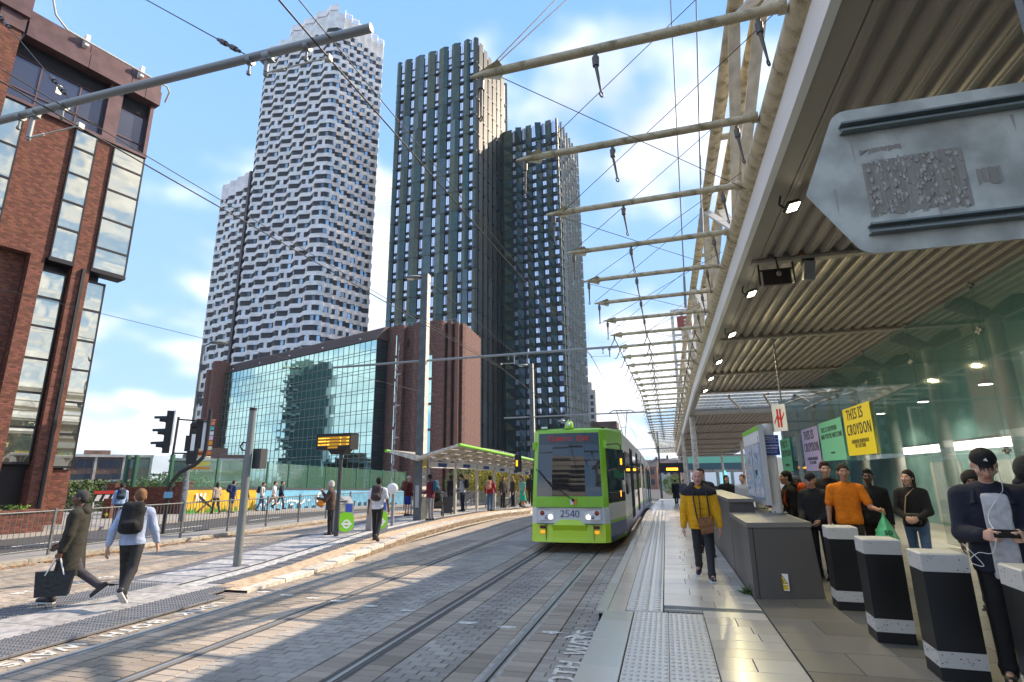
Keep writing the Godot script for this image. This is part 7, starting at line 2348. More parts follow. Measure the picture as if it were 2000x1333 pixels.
	for i in 3:
		g = G.new()
		var c := Vector3(-0.36, 2.98 + i * 0.44, 0.01)
		for j in 10: # hooded visor, open below
			var a := -0.5 + (PI + 1.0) * j / 10
			var b := -0.5 + (PI + 1.0) * (j + 1) / 10
			var f := func(t: float, o: float, r: float) -> Vector3: return c + Vector3(-o, sin(t) * r, cos(t) * r)
			var la := 0.36 if j > 1 and j < 8 else 0.2
			g.quad(f.call(a, 0, 0.145), f.call(b, 0, 0.145), f.call(b, la, 0.12), f.call(a, la, 0.12))
		part(hd, "visor", g, M["black"])
		g = G.new()
		g.lathe([Vector2(0.11, 0), Vector2(0.08, 0.03), Vector2(0.001, 0.04)], Transform3D(Basis(Vector3.BACK, PI / 2), c), 12)
		part(hd, "lens", g, mat("lens_%d" % i, [Color(0.02, 0.12, 0.05), Color(0.25, 0.13, 0.01), Color(0.2, 0.01, 0.01)][i], 0.2))
	for q in [[0.30, 2.8, 0.62, 3.35], [0.58, 2.9, 0.95, 3.95]]:
		g = G.new()
		g.box(Vector3(q[0], q[1], -0.28), Vector3(q[2], q[3], -0.1))
		part(ts, "signal_back", g, M["black"])
	g = G.new()
	g.box(Vector3(0.48, 2.82, -0.1), Vector3(0.6, 3.4, -0.07)); g.box(Vector3(0.80, 2.85, -0.1), Vector3(0.9, 3.9, -0.07))
	part(ts, "white_edge", g, M["paper"])
	g = G.new()
	g.ball(Vector3(0.52, 3.72, -0.2), Vector3(0.14, 0.14, 0.14), 10)
	part(ts, "detector", g, M["black"])
	g = G.new()
	g.box(Vector3(-0.12, 1.22, 0.05), Vector3(0.14, 1.42, 0.12))
	part(ts, "push_button_box", g, mat("button_box", Color(0.12, 0.3, 0.45), 0.5))
	# lamp column with signal and banner
	var lc := thing("street_lamp", "tall dark street lamp column with a colourful banner and a black signal back", "street lamp", Vector3(-21.0, 0.1, -20.6), 0.78)
	g = G.new()
	g.tube(Vector3.ZERO, Vector3(0, 1.8, 0), 0.13, 0.12, 12); g.tube(Vector3(0, 1.8, 0), Vector3(0, 8.1, 0), 0.095, 0.075, 12)
	part(lc, "column", g, M["grey_steel"])
	g = G.new()
	g.tube(Vector3(0, 8.05, 0), Vector3(0.3, 8.25, 0), 0.035, 0.035, 6)
	g.lathe([Vector2(0.001, -0.06), Vector2(0.2, -0.05), Vector2(0.24, 0.0), Vector2(0.15, 0.08), Vector2(0.001, 0.1)], Transform3D(Basis(Vector3.BACK, 0.1) * Basis.from_scale(Vector3(1.8, 1, 0.9)), Vector3(0.62, 8.3, 0)), 12)
	part(lc, "lamp_head", g, M["grey_steel"])
	g = G.new()
	g.box(Vector3(-0.12, 2.5, 0.14), Vector3(0.3, 4.15, 0.36))
	part(lc, "signal_back", g, M["black"])
	g = G.new()
	var bcol := [Color(0.7, 0.6, 0.1), Color(0.75, 0.72, 0.6), Color(0.65, 0.16, 0.01), Color(0.75, 0.66, 0.5), Color(0.75, 0.3, 0.01), Color(0.72, 0.5, 0.62), Color(0.62, 0.7, 0.72), Color(0.1, 0.4, 0.45), Color(0.6, 0.2, 0.1)]
	for i in 9:
		g.col = bcol[i]
		g.hexa([Vector3(0.34, 2.4 + i * 0.23, 0.0), Vector3(0.86, 2.47 + i * 0.23, 0.0), Vector3(0.86, 2.47 + i * 0.23, -0.01), Vector3(0.34, 2.4 + i * 0.23, -0.01), Vector3(0.34, 2.63 + i * 0.23 + 0.06 * sin(i * 2.0), 0.0), Vector3(0.86, 2.62 + i * 0.23 - 0.05 * sin(i * 1.0), 0.0), Vector3(0.86, 2.62 + i * 0.23, -0.01), Vector3(0.34, 2.63 + i * 0.23, -0.01)])
	part(lc, "banner", g, M["tint"])
	g = G.new()
	g.col = Color(0.7, 0.25, 0.02)
	g.box(Vector3(-0.1, 2.28, 0.0), Vector3(0.9, 2.38, 0.02))
	part(lc, "banner_arm", g, M["tint"])
	g = G.new()
	g.col = Color(0.6, 0.2, 0.12)
	g.box(Vector3(0.0, 4.5, 0.0), Vector3(0.9, 4.58, 0.02))
	part(lc, "banner_arm", g, M["tint"])
	g = G.new()
	for q in [[0.0, 5.7], [0.05, 5.4], [-0.02, 7.0]]: g.cbox(Vector3(q[0] + 0.1, q[1], 0.1), Vector3(0.22, 0.26, 0.2))
	part(lc, "junction_box", g, M["darkgrey"])
	g = G.new()
	for i in 16: g.box(Vector3(rnd(-0.08, 0.02), 0.8 + i * 0.09, 0.115), Vector3(rnd(0.03, 0.09), 0.86 + i * 0.09, 0.128))
	part(lc, "stickers", g, mat("sticker_white", Color(0.6, 0.58, 0.6), 0.7, 0, "dirt", 7.0))

func build_platform_things() -> void:
	# bollards
	var bpos := [Vector3(2.09, 0.3, -8.15), Vector3(2.07, 0.3, -6.78), Vector3(2.19, 0.3, -5.75), Vector3(2.49, 0.3, -4.95)]
	var lab := ["farthest of the four square bollards, in front of the orange T-shirt", "middle square bollard, second nearest the dark plinth", "large square bollard nearest below the woman's jeans, in front of the man in the cap", "square bollard cut off by the right edge of the picture"]
	var proto: Node3D
	for i in 4:
		var o: Node3D
		if i == 0:
			o = thing("bollard", "", "bollard")
			proto = o
			var rows := [[0.0, 0.10, "base", "black"], [0.10, 0.22, "white_band", "bollard_white"], [0.22, 0.82, "shaft", "bollard_black"], [0.82, 0.965, "white_top", "bollard_white"]]
			mat("bollard_white", Color(0.66, 0.65, 0.62), 0.5, 0, "grain", 2.0, "", false)
			mat("bollard_black", Color(0.016, 0.016, 0.018), 0.35, 0, "grain", 2.0, "", false)
			for r in rows:
				var g := G.new()
				var w := 0.165
				var e := 0.002 if r[2] == "white_top" else 0.0
				if r[2] == "white_top": g.bev(Vector3(-w - e, r[0], -w - e), Vector3(w + e, r[1], w + e), 0.012)
				else: g.box(Vector3(-w, r[0], -w), Vector3(w, r[1], w))
				part(o, r[2], g, M[r[3]])
		else:
			o = proto.duplicate()
			o.name = numbered("bollard")
			add_child(o)
		o.position = bpos[i]
		o.rotation.y = -0.06
		var sg := G.new() # chips and scuffs in the paint
		for k in 26:
			var f := rng.randi() % 2
			var a := Vector2(rnd(-0.15, 0.15), rnd(0.105, 0.215) if k % 3 else rnd(0.83, 0.95))
			var pp := []
			for e in 5: pp.append(a + Vector2(cos(e * 1.26), sin(e * 1.26)) * Vector2(rnd(0.002, 0.014), rnd(0.002, 0.007)))
			sg.col = Color(1, 1, 1) * rnd(0.05, 0.35)
			sg.prism(pp, Transform3D(Basis(Vector3.UP, 0.0 if f else -PI / 2), Vector3(0, 0, 0.1675) if f else Vector3(-0.1675, 0, 0)), 0.0008)
		part(o, "paint_chips", sg, M["tint"], true)
		o.set_meta("label", lab[i])
		o.set_meta("category", "bollard")
		o.set_meta("group", "square black and white bollards")
	# stone plinths
	var gm := mat("plinth_granite", Color(0.14, 0.13, 0.125), 0.5, 0, "grain", 1.8)
	var gt := mat("plinth_top", Color(0.24, 0.23, 0.22), 0.42, 0, "grain", 1.8)
	var pl := thing("stone_plinth", "dark granite plinth with a warning sign, carrying the map board posts", "plinth")
	var g := G.new()
	g.hexa([Vector3(1.03, 0.28, -8.42), Vector3(1.93, 0.28, -8.62), Vector3(1.98, 0.28, -12.4), Vector3(1.03, 0.28, -10.5), Vector3(1.03, 1.20, -8.42), Vector3(1.86, 1.20, -8.62), Vector3(1.92, 1.20, -12.4), Vector3(1.03, 1.20, -10.5)])
	part(pl, "block", g, gm)
	g = G.new()
	g.hexa([Vector3(1.02, 1.205, -8.41), Vector3(1.875, 1.205, -8.61), Vector3(1.93, 1.205, -12.41), Vector3(1.02, 1.205, -10.51), Vector3(1.02, 1.27, -8.41), Vector3(1.875, 1.27, -8.61), Vector3(1.93, 1.27, -12.41), Vector3(1.02, 1.27, -10.51)])
	part(pl, "cap_stone", g, gt)
	g = G.new()
	g.quad(Vector3(1.027, 0.28, -9.42), Vector3(1.027, 0.28, -9.41), Vector3(1.027, 1.2, -9.41), Vector3(1.027, 1.2, -9.42)); g.quad(Vector3(1.09, 0.3, -8.432), Vector3(1.1, 0.3, -8.434), Vector3(1.1, 1.2, -8.434), Vector3(1.09, 1.2, -8.432))
	part(pl, "joint", g, M["black"])
	var p2 := thing("stone_plinth", "taller dark granite plinth behind the first, along the platform", "plinth")
	g = G.new()
	g.hexa([Vector3(1.03, 0.28, -10.55), Vector3(1.50, 0.28, -10.6), Vector3(1.50, 0.28, -16.4), Vector3(1.03, 0.28, -16.4), Vector3(1.03, 1.44, -10.55), Vector3(1.44, 1.44, -10.6), Vector3(1.44, 1.44, -16.4), Vector3(1.03, 1.44, -16.4)])
	part(p2, "block", g, gm)
	g = G.new()
	g.box(Vector3(1.02, 1.445, -16.42), Vector3(1.45, 1.50, -10.53))
	part(p2, "cap_stone", g, gt)
	var p3 := thing("stone_plinth", "farthest low granite plinth along the platform, with a box on it", "plinth")
	g = G.new()
	g.box(Vector3(1.05, 0.28, -24.0), Vector3(1.6, 1.35, -18.0))
	part(p3, "block", g, gm)
	g = G.new()
	g.box(Vector3(1.1, 1.35, -19.6), Vector3(1.55, 1.55, -18.4))
	part(p3, "box", g, M["darkgrey"])
	# warning sign
	var ws := thing("warning_sign", "white and yellow electrical warning sign on the dark plinth", "sign", Vector3(1.41, 0.51, -8.512), -0.22)
	g = G.new()
	g.box(Vector3(-0.072, -0.105, 0), Vector3(0.072, 0.105, 0.004))
	part(ws, "plate", g, M["white"])
	g = G.new()
	g.prism([Vector2(-0.062, -0.02), Vector2(0.062, -0.02), Vector2(0, 0.09)], T(Vector3(0, 0, 0.004)), 0.001)
	part(ws, "triangle_border", g, M["black"])
	g = G.new()
	g.prism([Vector2(-0.05, -0.013), Vector2(0.05, -0.013), Vector2(0, 0.076)], T(Vector3(0, 0, 0.0052)), 0.001)
	g.prism([Vector2(-0.062, -0.095), Vector2(0.062, -0.095), Vector2(0.062, -0.03), Vector2(-0.062, -0.03)], T(Vector3(0, 0, 0.004)), 0.0012)
	part(ws, "yellow_field", g, M["yellow"])
	g = G.new()
	g.prism([Vector2(-0.012, 0.045), Vector2(-0.004, 0.05), Vector2(0.0, 0.022), Vector2(0.012, 0.026), Vector2(0.008, 0.0), Vector2(0.016, 0.004), Vector2(0.006, -0.009), Vector2(-0.004, 0.001), Vector2(0.002, 0.001), Vector2(0.003, 0.014), Vector2(-0.011, 0.011)], T(Vector3(0, 0, 0.0064)), 0.001)
	part(ws, "bolt", g, M["black"])
	words(ws, "lettering", "DANGER", 0.014, T(Vector3(0, -0.05, 0.0054)), M["black"], true, 0.001)
	words(ws, "lettering", "Electric shock risk", 0.009, T(Vector3(0, -0.078, 0.0054)), M["black"], false, 0.001)
	# map board
	var mb := thing("map_board", "tall framed map board with a green header on two white posts on the plinth", "notice board")
	for p in [Vector3(1.75, 1.27, -10.24), Vector3(1.71, 1.27, -11.72)]:
		g = G.new()
		g.tube(p, p + Vector3(0, 1.48, 0), 0.085, 0.085, 16)
		var q := part(mb, "post", g, M["white"])
		g = G.new()
		g.tube(p, p + Vector3(0, 0.025, 0), 0.15, 0.15, 16)
		for i in 6: g.tube(p + Vector3(cos(i * 1.05) * 0.12, 0.02, sin(i * 1.05) * 0.12), p + Vector3(cos(i * 1.05) * 0.12, 0.05, sin(i * 1.05) * 0.12), 0.014, 0.014, 6)
		part(q, "foot_plate", g, M["galv"])
	g = G.new()
	g.box(Vector3(1.56, 1.42, -11.95), Vector3(1.64, 2.72, -9.98))
	part(mb, "frame", g, mat("board_frame", Color(0.55, 0.56, 0.57), 0.4, 0.3))
	g = G.new()
	g.box(Vector3(1.555, 2.44, -11.9), Vector3(1.559, 2.63, -10.02))
	part(mb, "header", g, M["white"])
	g = G.new()
	g.box(Vector3(1.555, 2.64, -11.95), Vector3(1.559, 2.71, -9.98))
	part(mb, "green_strip", g, mat("disc_green", Color(0.22, 0.62, 0.02), 0.5))
	for s in 2:
		g = G.new()
		g.box(Vector3(1.552, 1.5, -11.85 + s * 0.93), Vector3(1.557, 2.4, -11.0 + s * 0.93))
		var sh := part(mb, "map_sheet", g, mat("map_blue", Color(0.30, 0.42, 0.60), 0.15))
		g = G.new()
		for i in 22:
			g.col = Color(rnd(0.3, 0.75), rnd(0.4, 0.75), rnd(0.45, 0.8))
			var y := rnd(1.55, 2.3)
			var z := rnd(-11.8, -11.25) + s * 0.93
			g.box(Vector3(1.549, y, z), Vector3(1.5515 - 0.0001 * i, y + rnd(0.02, 0.12), z + rnd(0.05, 0.2)))
		part(sh, "printed_map", g, M["tintgloss"])
	var ps := thing("penalty_sign", "dark blue penalty fare sign on the map board post", "sign", Vector3(1.71, 2.385, -10.1), -0.1)
	g = G.new()
	g.box(Vector3(-0.16, -0.165, 0), Vector3(0.16, 0.165, 0.006))
	part(ps, "plate", g, mat("penalty_blue", Color(0.008, 0.03, 0.24), 0.4))
	var wt = M["white"]
	var ln := [["This platform is a", 0.02, 0.135], ["compulsory ticket area", 0.02, 0.103], ["You must have a valid ticket to travel", 0.0095, 0.072], ["£100 penalty fare", 0.028, -0.005], ["or prosecution", 0.028, -0.05], ["if you fail to show on demand a valid", 0.0095, -0.095], ["ticket or pass for your whole journey", 0.0095, -0.12]]
	for l in ln: words(ps, "lettering", l[0], l[1], T(Vector3(0.0, l[2], 0.007)), wt, true, 0.001)
	g = G.new()
	g.box(Vector3(-0.16, 0.045, 0.006), Vector3(0.16, 0.05, 0.0075))
	part(ps, "white_rule", g, wt)
	var wd := thing("weed", "small green weed growing at the foot of the dark plinth", "weed", Vector3(0.98, 0.3, -8.75))
	var ts := []
	var cs := []
	for i in 60:
		var d := Vector3(rng.randfn(), absf(rng.randfn()) + 0.3, rng.randfn()).normalized()
		ts.append(Transform3D(Basis.looking_at(-d, Vector3.RIGHT) * Basis.from_scale(Vector3(0.05, 0.05, 0.09)), d * rnd(0.0, 0.09)))
		cs.append(Color(0.12, 0.22, 0.05) * rnd(0.6, 1.4))
	many(wd, "leaf_tuft", leaf_mesh(), M["green_leaf"], ts, cs)
	# luggage on the island
	var su := thing("suitcase", "black upright suitcase on the island beside the pram", "suitcase", Vector3(-9.75, 0.25, -24.2), 0.4)
	g = G.new()
	g.bev(Vector3(-0.24, 0.06, -0.15), Vector3(0.24, 0.78, 0.15), 0.04)
	part(su, "shell", g, M["darkgrey"])
	g = G.new()
	for s in [-0.13, 0.13]: g.tube(Vector3(s, 0.78, 0), Vector3(s, 1.02, 0), 0.012, 0.012, 5)
	g.tube(Vector3(-0.13, 1.02, 0), Vector3(0.13, 1.02, 0), 0.016, 0.016, 6)
	part(su, "handle", g, M["black"])
	for s in [-0.18, 0.18]:
		g = G.new()
		g.tube(Vector3(s - 0.02, 0.035, 0.1), Vector3(s + 0.02, 0.035, 0.1), 0.035, 0.035, 8)
		part(su, "wheel", g, M["black"])
	var pr := thing("pushchair", "black pushchair parked on the island beside the man in the maroon jumper", "pushchair", Vector3(-9.6, 0.25, -22.7), 0.5)
	g = G.new()
	for s in [-0.22, 0.22]:
		g.tube(Vector3(s, 0.1, 0.35), Vector3(s, 0.95, -0.35), 0.015, 0.015, 6); g.tube(Vector3(s, 0.1, -0.3), Vector3(s, 0.6, 0.1), 0.015, 0.015, 6); g.tube(Vector3(s, 0.95, -0.35), Vector3(s, 1.05, -0.45), 0.018, 0.018, 6)
	g.tube(Vector3(-0.22, 1.05, -0.45), Vector3(0.22, 1.05, -0.45), 0.02, 0.02, 6)
	part(pr, "frame", g, M["darkgrey"])
	g = G.new()
	g.hexa([Vector3(-0.2, 0.35, 0.3), Vector3(0.2, 0.35, 0.3), Vector3(0.2, 0.4, -0.1), Vector3(-0.2, 0.4, -0.1), Vector3(-0.2, 0.45, 0.3), Vector3(0.2, 0.45, 0.3), Vector3(0.2, 0.9, -0.25), Vector3(-0.2, 0.9, -0.25)])
	part(pr, "seat", g, M["black"])
	g = G.new()
	g.ball(Vector3(0, 0.85, -0.1), Vector3(0.22, 0.2, 0.25), 10)
	part(pr, "hood", g, M["black"])
	for s in [-0.22, 0.22]:
		for e in [0.35, -0.3]:
			g = G.new()
			g.tube(Vector3(s - 0.02, 0.1, e), Vector3(s + 0.02, 0.1, e), 0.1, 0.1, 12)
			part(pr, "wheel", g, M["black"])

# ---------- figures: a distance field per garment, meshed by surface nets ----------
class F:
	var h := 0.02
	var o := Vector3.ZERO
	var nx := 0
	var ny := 0
	var nz := 0
	var d := PackedFloat32Array()
	func _init(lo: Vector3, hi: Vector3, step: float) -> void:
		h = step
		o = lo
		nx = int((hi.x - lo.x) / h) + 2
		ny = int((hi.y - lo.y) / h) + 2
		nz = int((hi.z - lo.z) / h) + 2
		d.resize(nx * ny * nz)
		d.fill(10.0)
	func cap(a: Vector3, b: Vector3, ra: float, rb: float, k := 0.03, sub := false) -> void:
		var r := maxf(ra, rb) + k + 2.5 * h
		var lo := (a.min(b) - Vector3(r, r, r) - o) / h
		var hi := (a.max(b) + Vector3(r, r, r) - o) / h
		var x0 := maxi(0, int(lo.x)); var y0 := maxi(0, int(lo.y)); var z0 := maxi(0, int(lo.z))
		var x1 := mini(nx - 1, int(hi.x) + 1); var y1 := mini(ny - 1, int(hi.y) + 1); var z1 := mini(nz - 1, int(hi.z) + 1)
		var ab := b - a
		var l2 := maxf(ab.length_squared(), 0.000001)
		var ik := 1.0 / k
		for z in range(z0, z1 + 1):
			for y in range(y0, y1 + 1):
				var i := (z * ny + y) * nx + x0
				var p := o + Vector3(x0, y, z) * h - a
				for x in range(x0, x1 + 1):
					var t := clampf(p.dot(ab) / l2, 0.0, 1.0)
					var v := (p - ab * t).length() - ra - (rb - ra) * t
					var w := d[i]
					if sub:
						if -v > w: d[i] = -v
					else:
						var q := (k - absf(w - v)) * ik
						d[i] = minf(w, v) - (q * q * k * 0.25 if q > 0.0 else 0.0)
					p.x += h
					i += 1
	func ell(c: Vector3, r: Vector3, k := 0.03, sub := false) -> void:
		var m := minf(r.x, minf(r.y, r.z))
		var g := k + 2.5 * h
		var lo := (c - r - Vector3(g, g, g) - o) / h
		var hi := (c + r + Vector3(g, g, g) - o) / h
		for z in range(maxi(0, int(lo.z)), mini(nz - 1, int(hi.z) + 1) + 1):
			for y in range(maxi(0, int(lo.y)), mini(ny - 1, int(hi.y) + 1) + 1):
				for x in range(maxi(0, int(lo.x)), mini(nx - 1, int(hi.x) + 1) + 1):
					var p := (o + Vector3(x, y, z) * h - c) / r
					var v := (p.length() - 1.0) * m
					var i := (z * ny + y) * nx + x
					var w := d[i]
					if sub:
						if -v > w: d[i] = -v
					else:
						var q := (k - absf(w - v)) / k
						d[i] = minf(w, v) - (q * q * k * 0.25 if q > 0.0 else 0.0)
	func above(y: float) -> void: # keep only what lies below y
		for yy in ny:
			var v := o.y + yy * h - y
			if v < -2.5 * h: continue
			for z in nz:
				for x in nx:
					var i := (z * ny + yy) * nx + x
					if v > d[i]: d[i] = v
	func below(y: float) -> void:
		for yy in ny:
			var v := y - o.y - yy * h
			if v < -2.5 * h: continue
			for z in nz:
				for x in nx:
					var i := (z * ny + yy) * nx + x
					if v > d[i]: d[i] = v
	func keepx(a: float, b: float) -> void:
		for x in nx:
			var px := o.x + x * h
			var v := maxf(a - px, px - b)
			if v < -2.5 * h: continue
			for z in nz:
				for y in ny:
					var i := (z * ny + y) * nx + x
					if v > d[i]: d[i] = v
	func net(g: G) -> void:
		var id := PackedInt32Array()
		id.resize(d.size())
		id.fill(-1)
		var vs := PackedVector3Array()
		var sy := nx
		var sz := nx * ny
		var lim := 2.2 * h
		var off := [0, 1, sy, sy + 1, sz, sz + 1, sz + sy, sz + sy + 1]
		var ed := [[0, 1], [2, 3], [4, 5], [6, 7], [0, 2], [1, 3], [4, 6], [5, 7], [0, 4], [1, 5], [2, 6], [3, 7]]
		var cp := [Vector3(0, 0, 0), Vector3(1, 0, 0), Vector3(0, 1, 0), Vector3(1, 1, 0), Vector3(0, 0, 1), Vector3(1, 0, 1), Vector3(0, 1, 1), Vector3(1, 1, 1)]
		for z in nz - 1:
			for y in ny - 1:
				var i := z * sz + y * sy
				for x in nx - 1:
					if absf(d[i]) < lim:
						var neg := 0
						for k in 8:
							if d[i + off[k]] < 0.0: neg += 1
						if neg > 0 and neg < 8:
							var s := Vector3.ZERO
							var n := 0
							for e in ed:
								var a := d[i + off[e[0]]]
								var b := d[i + off[e[1]]]
								if (a < 0.0) != (b < 0.0):
									s += cp[e[0]].lerp(cp[e[1]], a / (a - b))
									n += 1
							id[i] = vs.size()
							vs.append(o + (Vector3(x, y, z) + s / n) * h)
					i += 1
		var quads := PackedInt32Array()
		for z in range(1, nz - 1):
			for y in range(1, ny - 1):
				var i := z * sz + y * sy + 1
				for x in range(1, nx - 1):
					var v := d[i]
					if absf(v) < lim:
						var n := v < 0.0
						if n != (d[i + 1] < 0.0): _q(quads, id, i - sz - sy, i - sz, i, i - sy, n)
						if n != (d[i + sy] < 0.0): _q(quads, id, i - sz - 1, i - 1, i, i - sz, n)
						if n != (d[i + sz] < 0.0): _q(quads, id, i - sy - 1, i - sy, i, i - 1, n)
					i += 1
		var nn := PackedVector3Array()
		nn.resize(vs.size())
		for q in range(0, quads.size(), 4):
			var m := (vs[quads[q + 2]] - vs[quads[q]]).cross(vs[quads[q + 3]] - vs[quads[q + 1]])
			for k in 4: nn[quads[q + k]] += m
		for k in nn.size(): nn[k] = nn[k].normalized()
		for q in range(0, quads.size(), 4):
			var a := quads[q]
			var b := quads[q + 1]
			var c := quads[q + 2]
			var e := quads[q + 3]
			g.squad(vs[a], vs[b], vs[c], vs[e], nn[a], nn[b], nn[c], nn[e])
	func _q(qs: PackedInt32Array, id: PackedInt32Array, a: int, b: int, c: int, e: int, fwd: bool) -> void:
		if id[a] < 0 or id[b] < 0 or id[c] < 0 or id[e] < 0: return
		if fwd: qs.append_array([id[a], id[e], id[c], id[b]] if false else [id[a], id[b], id[c], id[e]])
		else: qs.append_array([id[a], id[e], id[c], id[b]])

var PC := {}

func head_g(h: float) -> G:
	var key := "head%.4f" % h
	if PC.has(key): return PC[key]
	var f := F.new(Vector3(-0.12, -0.16, -0.14), Vector3(0.12, 0.16, 0.15), h)
	f.ell(Vector3(0, 0.03, -0.012), Vector3(0.075, 0.09, 0.094))
	f.ell(Vector3(0, -0.05, 0.028), Vector3(0.056, 0.068, 0.062), 0.04)
	f.ell(Vector3(0, -0.098, 0.058), Vector3(0.024, 0.02, 0.022), 0.03)
	f.cap(Vector3(-0.03, 0.03, 0.077), Vector3(0.03, 0.03, 0.077), 0.012, 0.012, 0.02)
	f.cap(Vector3(0, 0.012, 0.088), Vector3(0, -0.028, 0.106), 0.008, 0.014, 0.015)
	f.cap(Vector3(-0.012, -0.032, 0.094), Vector3(0.012, -0.032, 0.094), 0.009, 0.009, 0.01)
	for s in [-1, 1]:
		f.ell(Vector3(0.031 * s, 0.010, 0.098), Vector3(0.017, 0.012, 0.02), 0.01, true)
		f.ell(Vector3(0.046 * s, -0.02, 0.068), Vector3(0.022, 0.018, 0.018), 0.03)
		f.ell(Vector3(0.079 * s, -0.008, -0.008), Vector3(0.012, 0.032, 0.02), 0.012)
	f.cap(Vector3(-0.017, -0.059, 0.086), Vector3(0.017, -0.059, 0.086), 0.008, 0.008, 0.012)
	f.cap(Vector3(-0.014, -0.070, 0.085), Vector3(0.014, -0.070, 0.085), 0.008, 0.008, 0.012)
	var g := G.new()
	f.net(g)
	for i in g.v.size():
		var p := g.v[i]
		if p.z > 0.07 and absf(p.x) < 0.024 and p.y > -0.078 and p.y < -0.052: g.c[i] = Color(0.78, 0.5, 0.48)
		if p.z > 0.06 and absf(p.x) > 0.014 and absf(p.x) < 0.048 and p.y > 0.026 and p.y < 0.037: g.c[i] = Color(0.35, 0.28, 0.24)
	for s in [-1, 1]:
		g.col = Color(1.4, 1.5, 1.6)
		g.ball(Vector3(0.031 * s, 0.010, 0.079), Vector3(0.013, 0.010, 0.011), 8)
		g.col = Color(0.08, 0.07, 0.07)
		g.ball(Vector3(0.031 * s, 0.010, 0.087), Vector3(0.006, 0.006, 0.005), 6)
	PC[key] = g
	return g

func hair_g(kind: String, h: float) -> G:
	var key := "hair" + kind + "%.4f" % h
	if PC.has(key): return PC[key]
	var f := F.new(Vector3(-0.2, -0.34, -0.2), Vector3(0.2, 0.24, 0.19), h)
	if kind == "afro":
		f.ell(Vector3(0, 0.05, -0.03), Vector3(0.125, 0.125, 0.125))
	else:
		f.ell(Vector3(0, 0.04, -0.02), Vector3(0.084, 0.094, 0.1))
		f.ell(Vector3(0, 0.0, -0.055), Vector3(0.076, 0.075, 0.062), 0.02)
	if kind == "long":
		f.cap(Vector3(0, 0.0, -0.075), Vector3(0, -0.24, -0.09), 0.06, 0.05)
		for s in [-1, 1]: f.cap(Vector3(0.07 * s, 0.02, -0.02), Vector3(0.075 * s, -0.2, -0.03), 0.028, 0.02)
	if kind == "bob":
		f.ell(Vector3(0, -0.03, -0.04), Vector3(0.098, 0.085, 0.08), 0.03)
	if kind == "quiff": f.ell(Vector3(0.0, 0.11, 0.03), Vector3(0.06, 0.03, 0.05), 0.03)
	if kind == "hood":
		f.ell(Vector3(0, 0.0, -0.03), Vector3(0.11, 0.135, 0.12), 0.03)
		f.cap(Vector3(-0.08, -0.14, -0.02), Vector3(0.08, -0.14, -0.02), 0.06, 0.06)
	f.ell(Vector3(0, -0.03, 0.085), Vector3(0.07, 0.085, 0.07), 0.01, true)
	if kind != "long" and kind != "hood": f.below(-0.09 if kind != "bob" else -0.11)
	var g := G.new()
	f.net(g)
	if kind == "cap": # baseball cap: crown plus curved peak
		g = G.new()
		f = F.new(Vector3(-0.14, -0.05, -0.16), Vector3(0.14, 0.2, 0.24), h)
		f.ell(Vector3(0, 0.045, -0.012), Vector3(0.088, 0.094, 0.108))
		f.below(0.035)
		for k in 5:
			var a := (k - 2) * 0.24
			f.cap(Vector3(sin(a) * 0.075, 0.042 - absf(a) * 0.02, 0.07), Vector3(sin(a) * 0.11, 0.03 - absf(a) * 0.045, 0.165 - absf(a) * 0.05), 0.008, 0.006, 0.012)
		f.net(g)
		g.ball(Vector3(0, 0.139, -0.012), Vector3(0.008, 0.006, 0.008), 6)
		g.tbox(Transform3D(Basis(Vector3.RIGHT, 0.35), Vector3(-0.0, 0.03, -0.118)), Vector3(0.03, 0.012, 0.02))
	PC[key] = g
	return g

func hand_g(curl: float, h: float) -> G: # hangs down -y from the wrist, thumb towards +z, palm towards -x (a left hand seen from its owner)
	var key := "hand%.2f%.4f" % [curl, h]
	if PC.has(key): return PC[key]
	var f := F.new(Vector3(-0.12, -0.21, -0.07), Vector3(0.05, 0.03, 0.09), h)
	var ks := [0.031, 0.011, -0.010, -0.029]
	var ln := [0.072, 0.080, 0.074, 0.058]
	for i in 4:
		var k := Vector3(0, -0.092 + absf(ks[i]) * 0.2, ks[i])
		f.cap(Vector3(0, 0.005, ks[i] * 0.5), k, 0.016, 0.013, 0.02)
		var a := curl
		var d := Vector3(-sin(a), -cos(a), 0)
		var j = k + d * ln[i] * 0.5
		a += curl * 1.1
		d = Vector3(-sin(a), -cos(a), 0)
		var e = j + d * ln[i] * 0.32
		a += curl * 0.8
		d = Vector3(-sin(a), -cos(a), 0)
		f.cap(k, j, 0.0105, 0.0095, 0.006); f.cap(j, e, 0.0095, 0.0085, 0.006); f.cap(e, e + d * ln[i] * 0.24, 0.0085, 0.0075, 0.006)
	f.cap(Vector3(-0.004, -0.025, 0.018), Vector3(-0.014, -0.058, 0.046), 0.016, 0.012, 0.012)
	f.cap(Vector3(-0.014, -0.058, 0.046), Vector3(-0.022 - curl * 0.02, -0.088, 0.05 - curl * 0.012), 0.0115, 0.0105, 0.006)
	f.cap(Vector3(-0.022 - curl * 0.02, -0.088, 0.05 - curl * 0.012), Vector3(-0.026 - curl * 0.03, -0.112, 0.046 - curl * 0.02), 0.0105, 0.0085, 0.006)
	var g := G.new()
	f.net(g)
	PC[key] = g
	return g

func cloth(cl: Color, rough := 0.9) -> StandardMaterial3D: # linear colour
	return mat("cloth_%d_%d_%d" % [int(cl.r * 999), int(cl.g * 999), int(cl.b * 999)], cl, rough, 0, "cloth", 1.6, "fold", false)

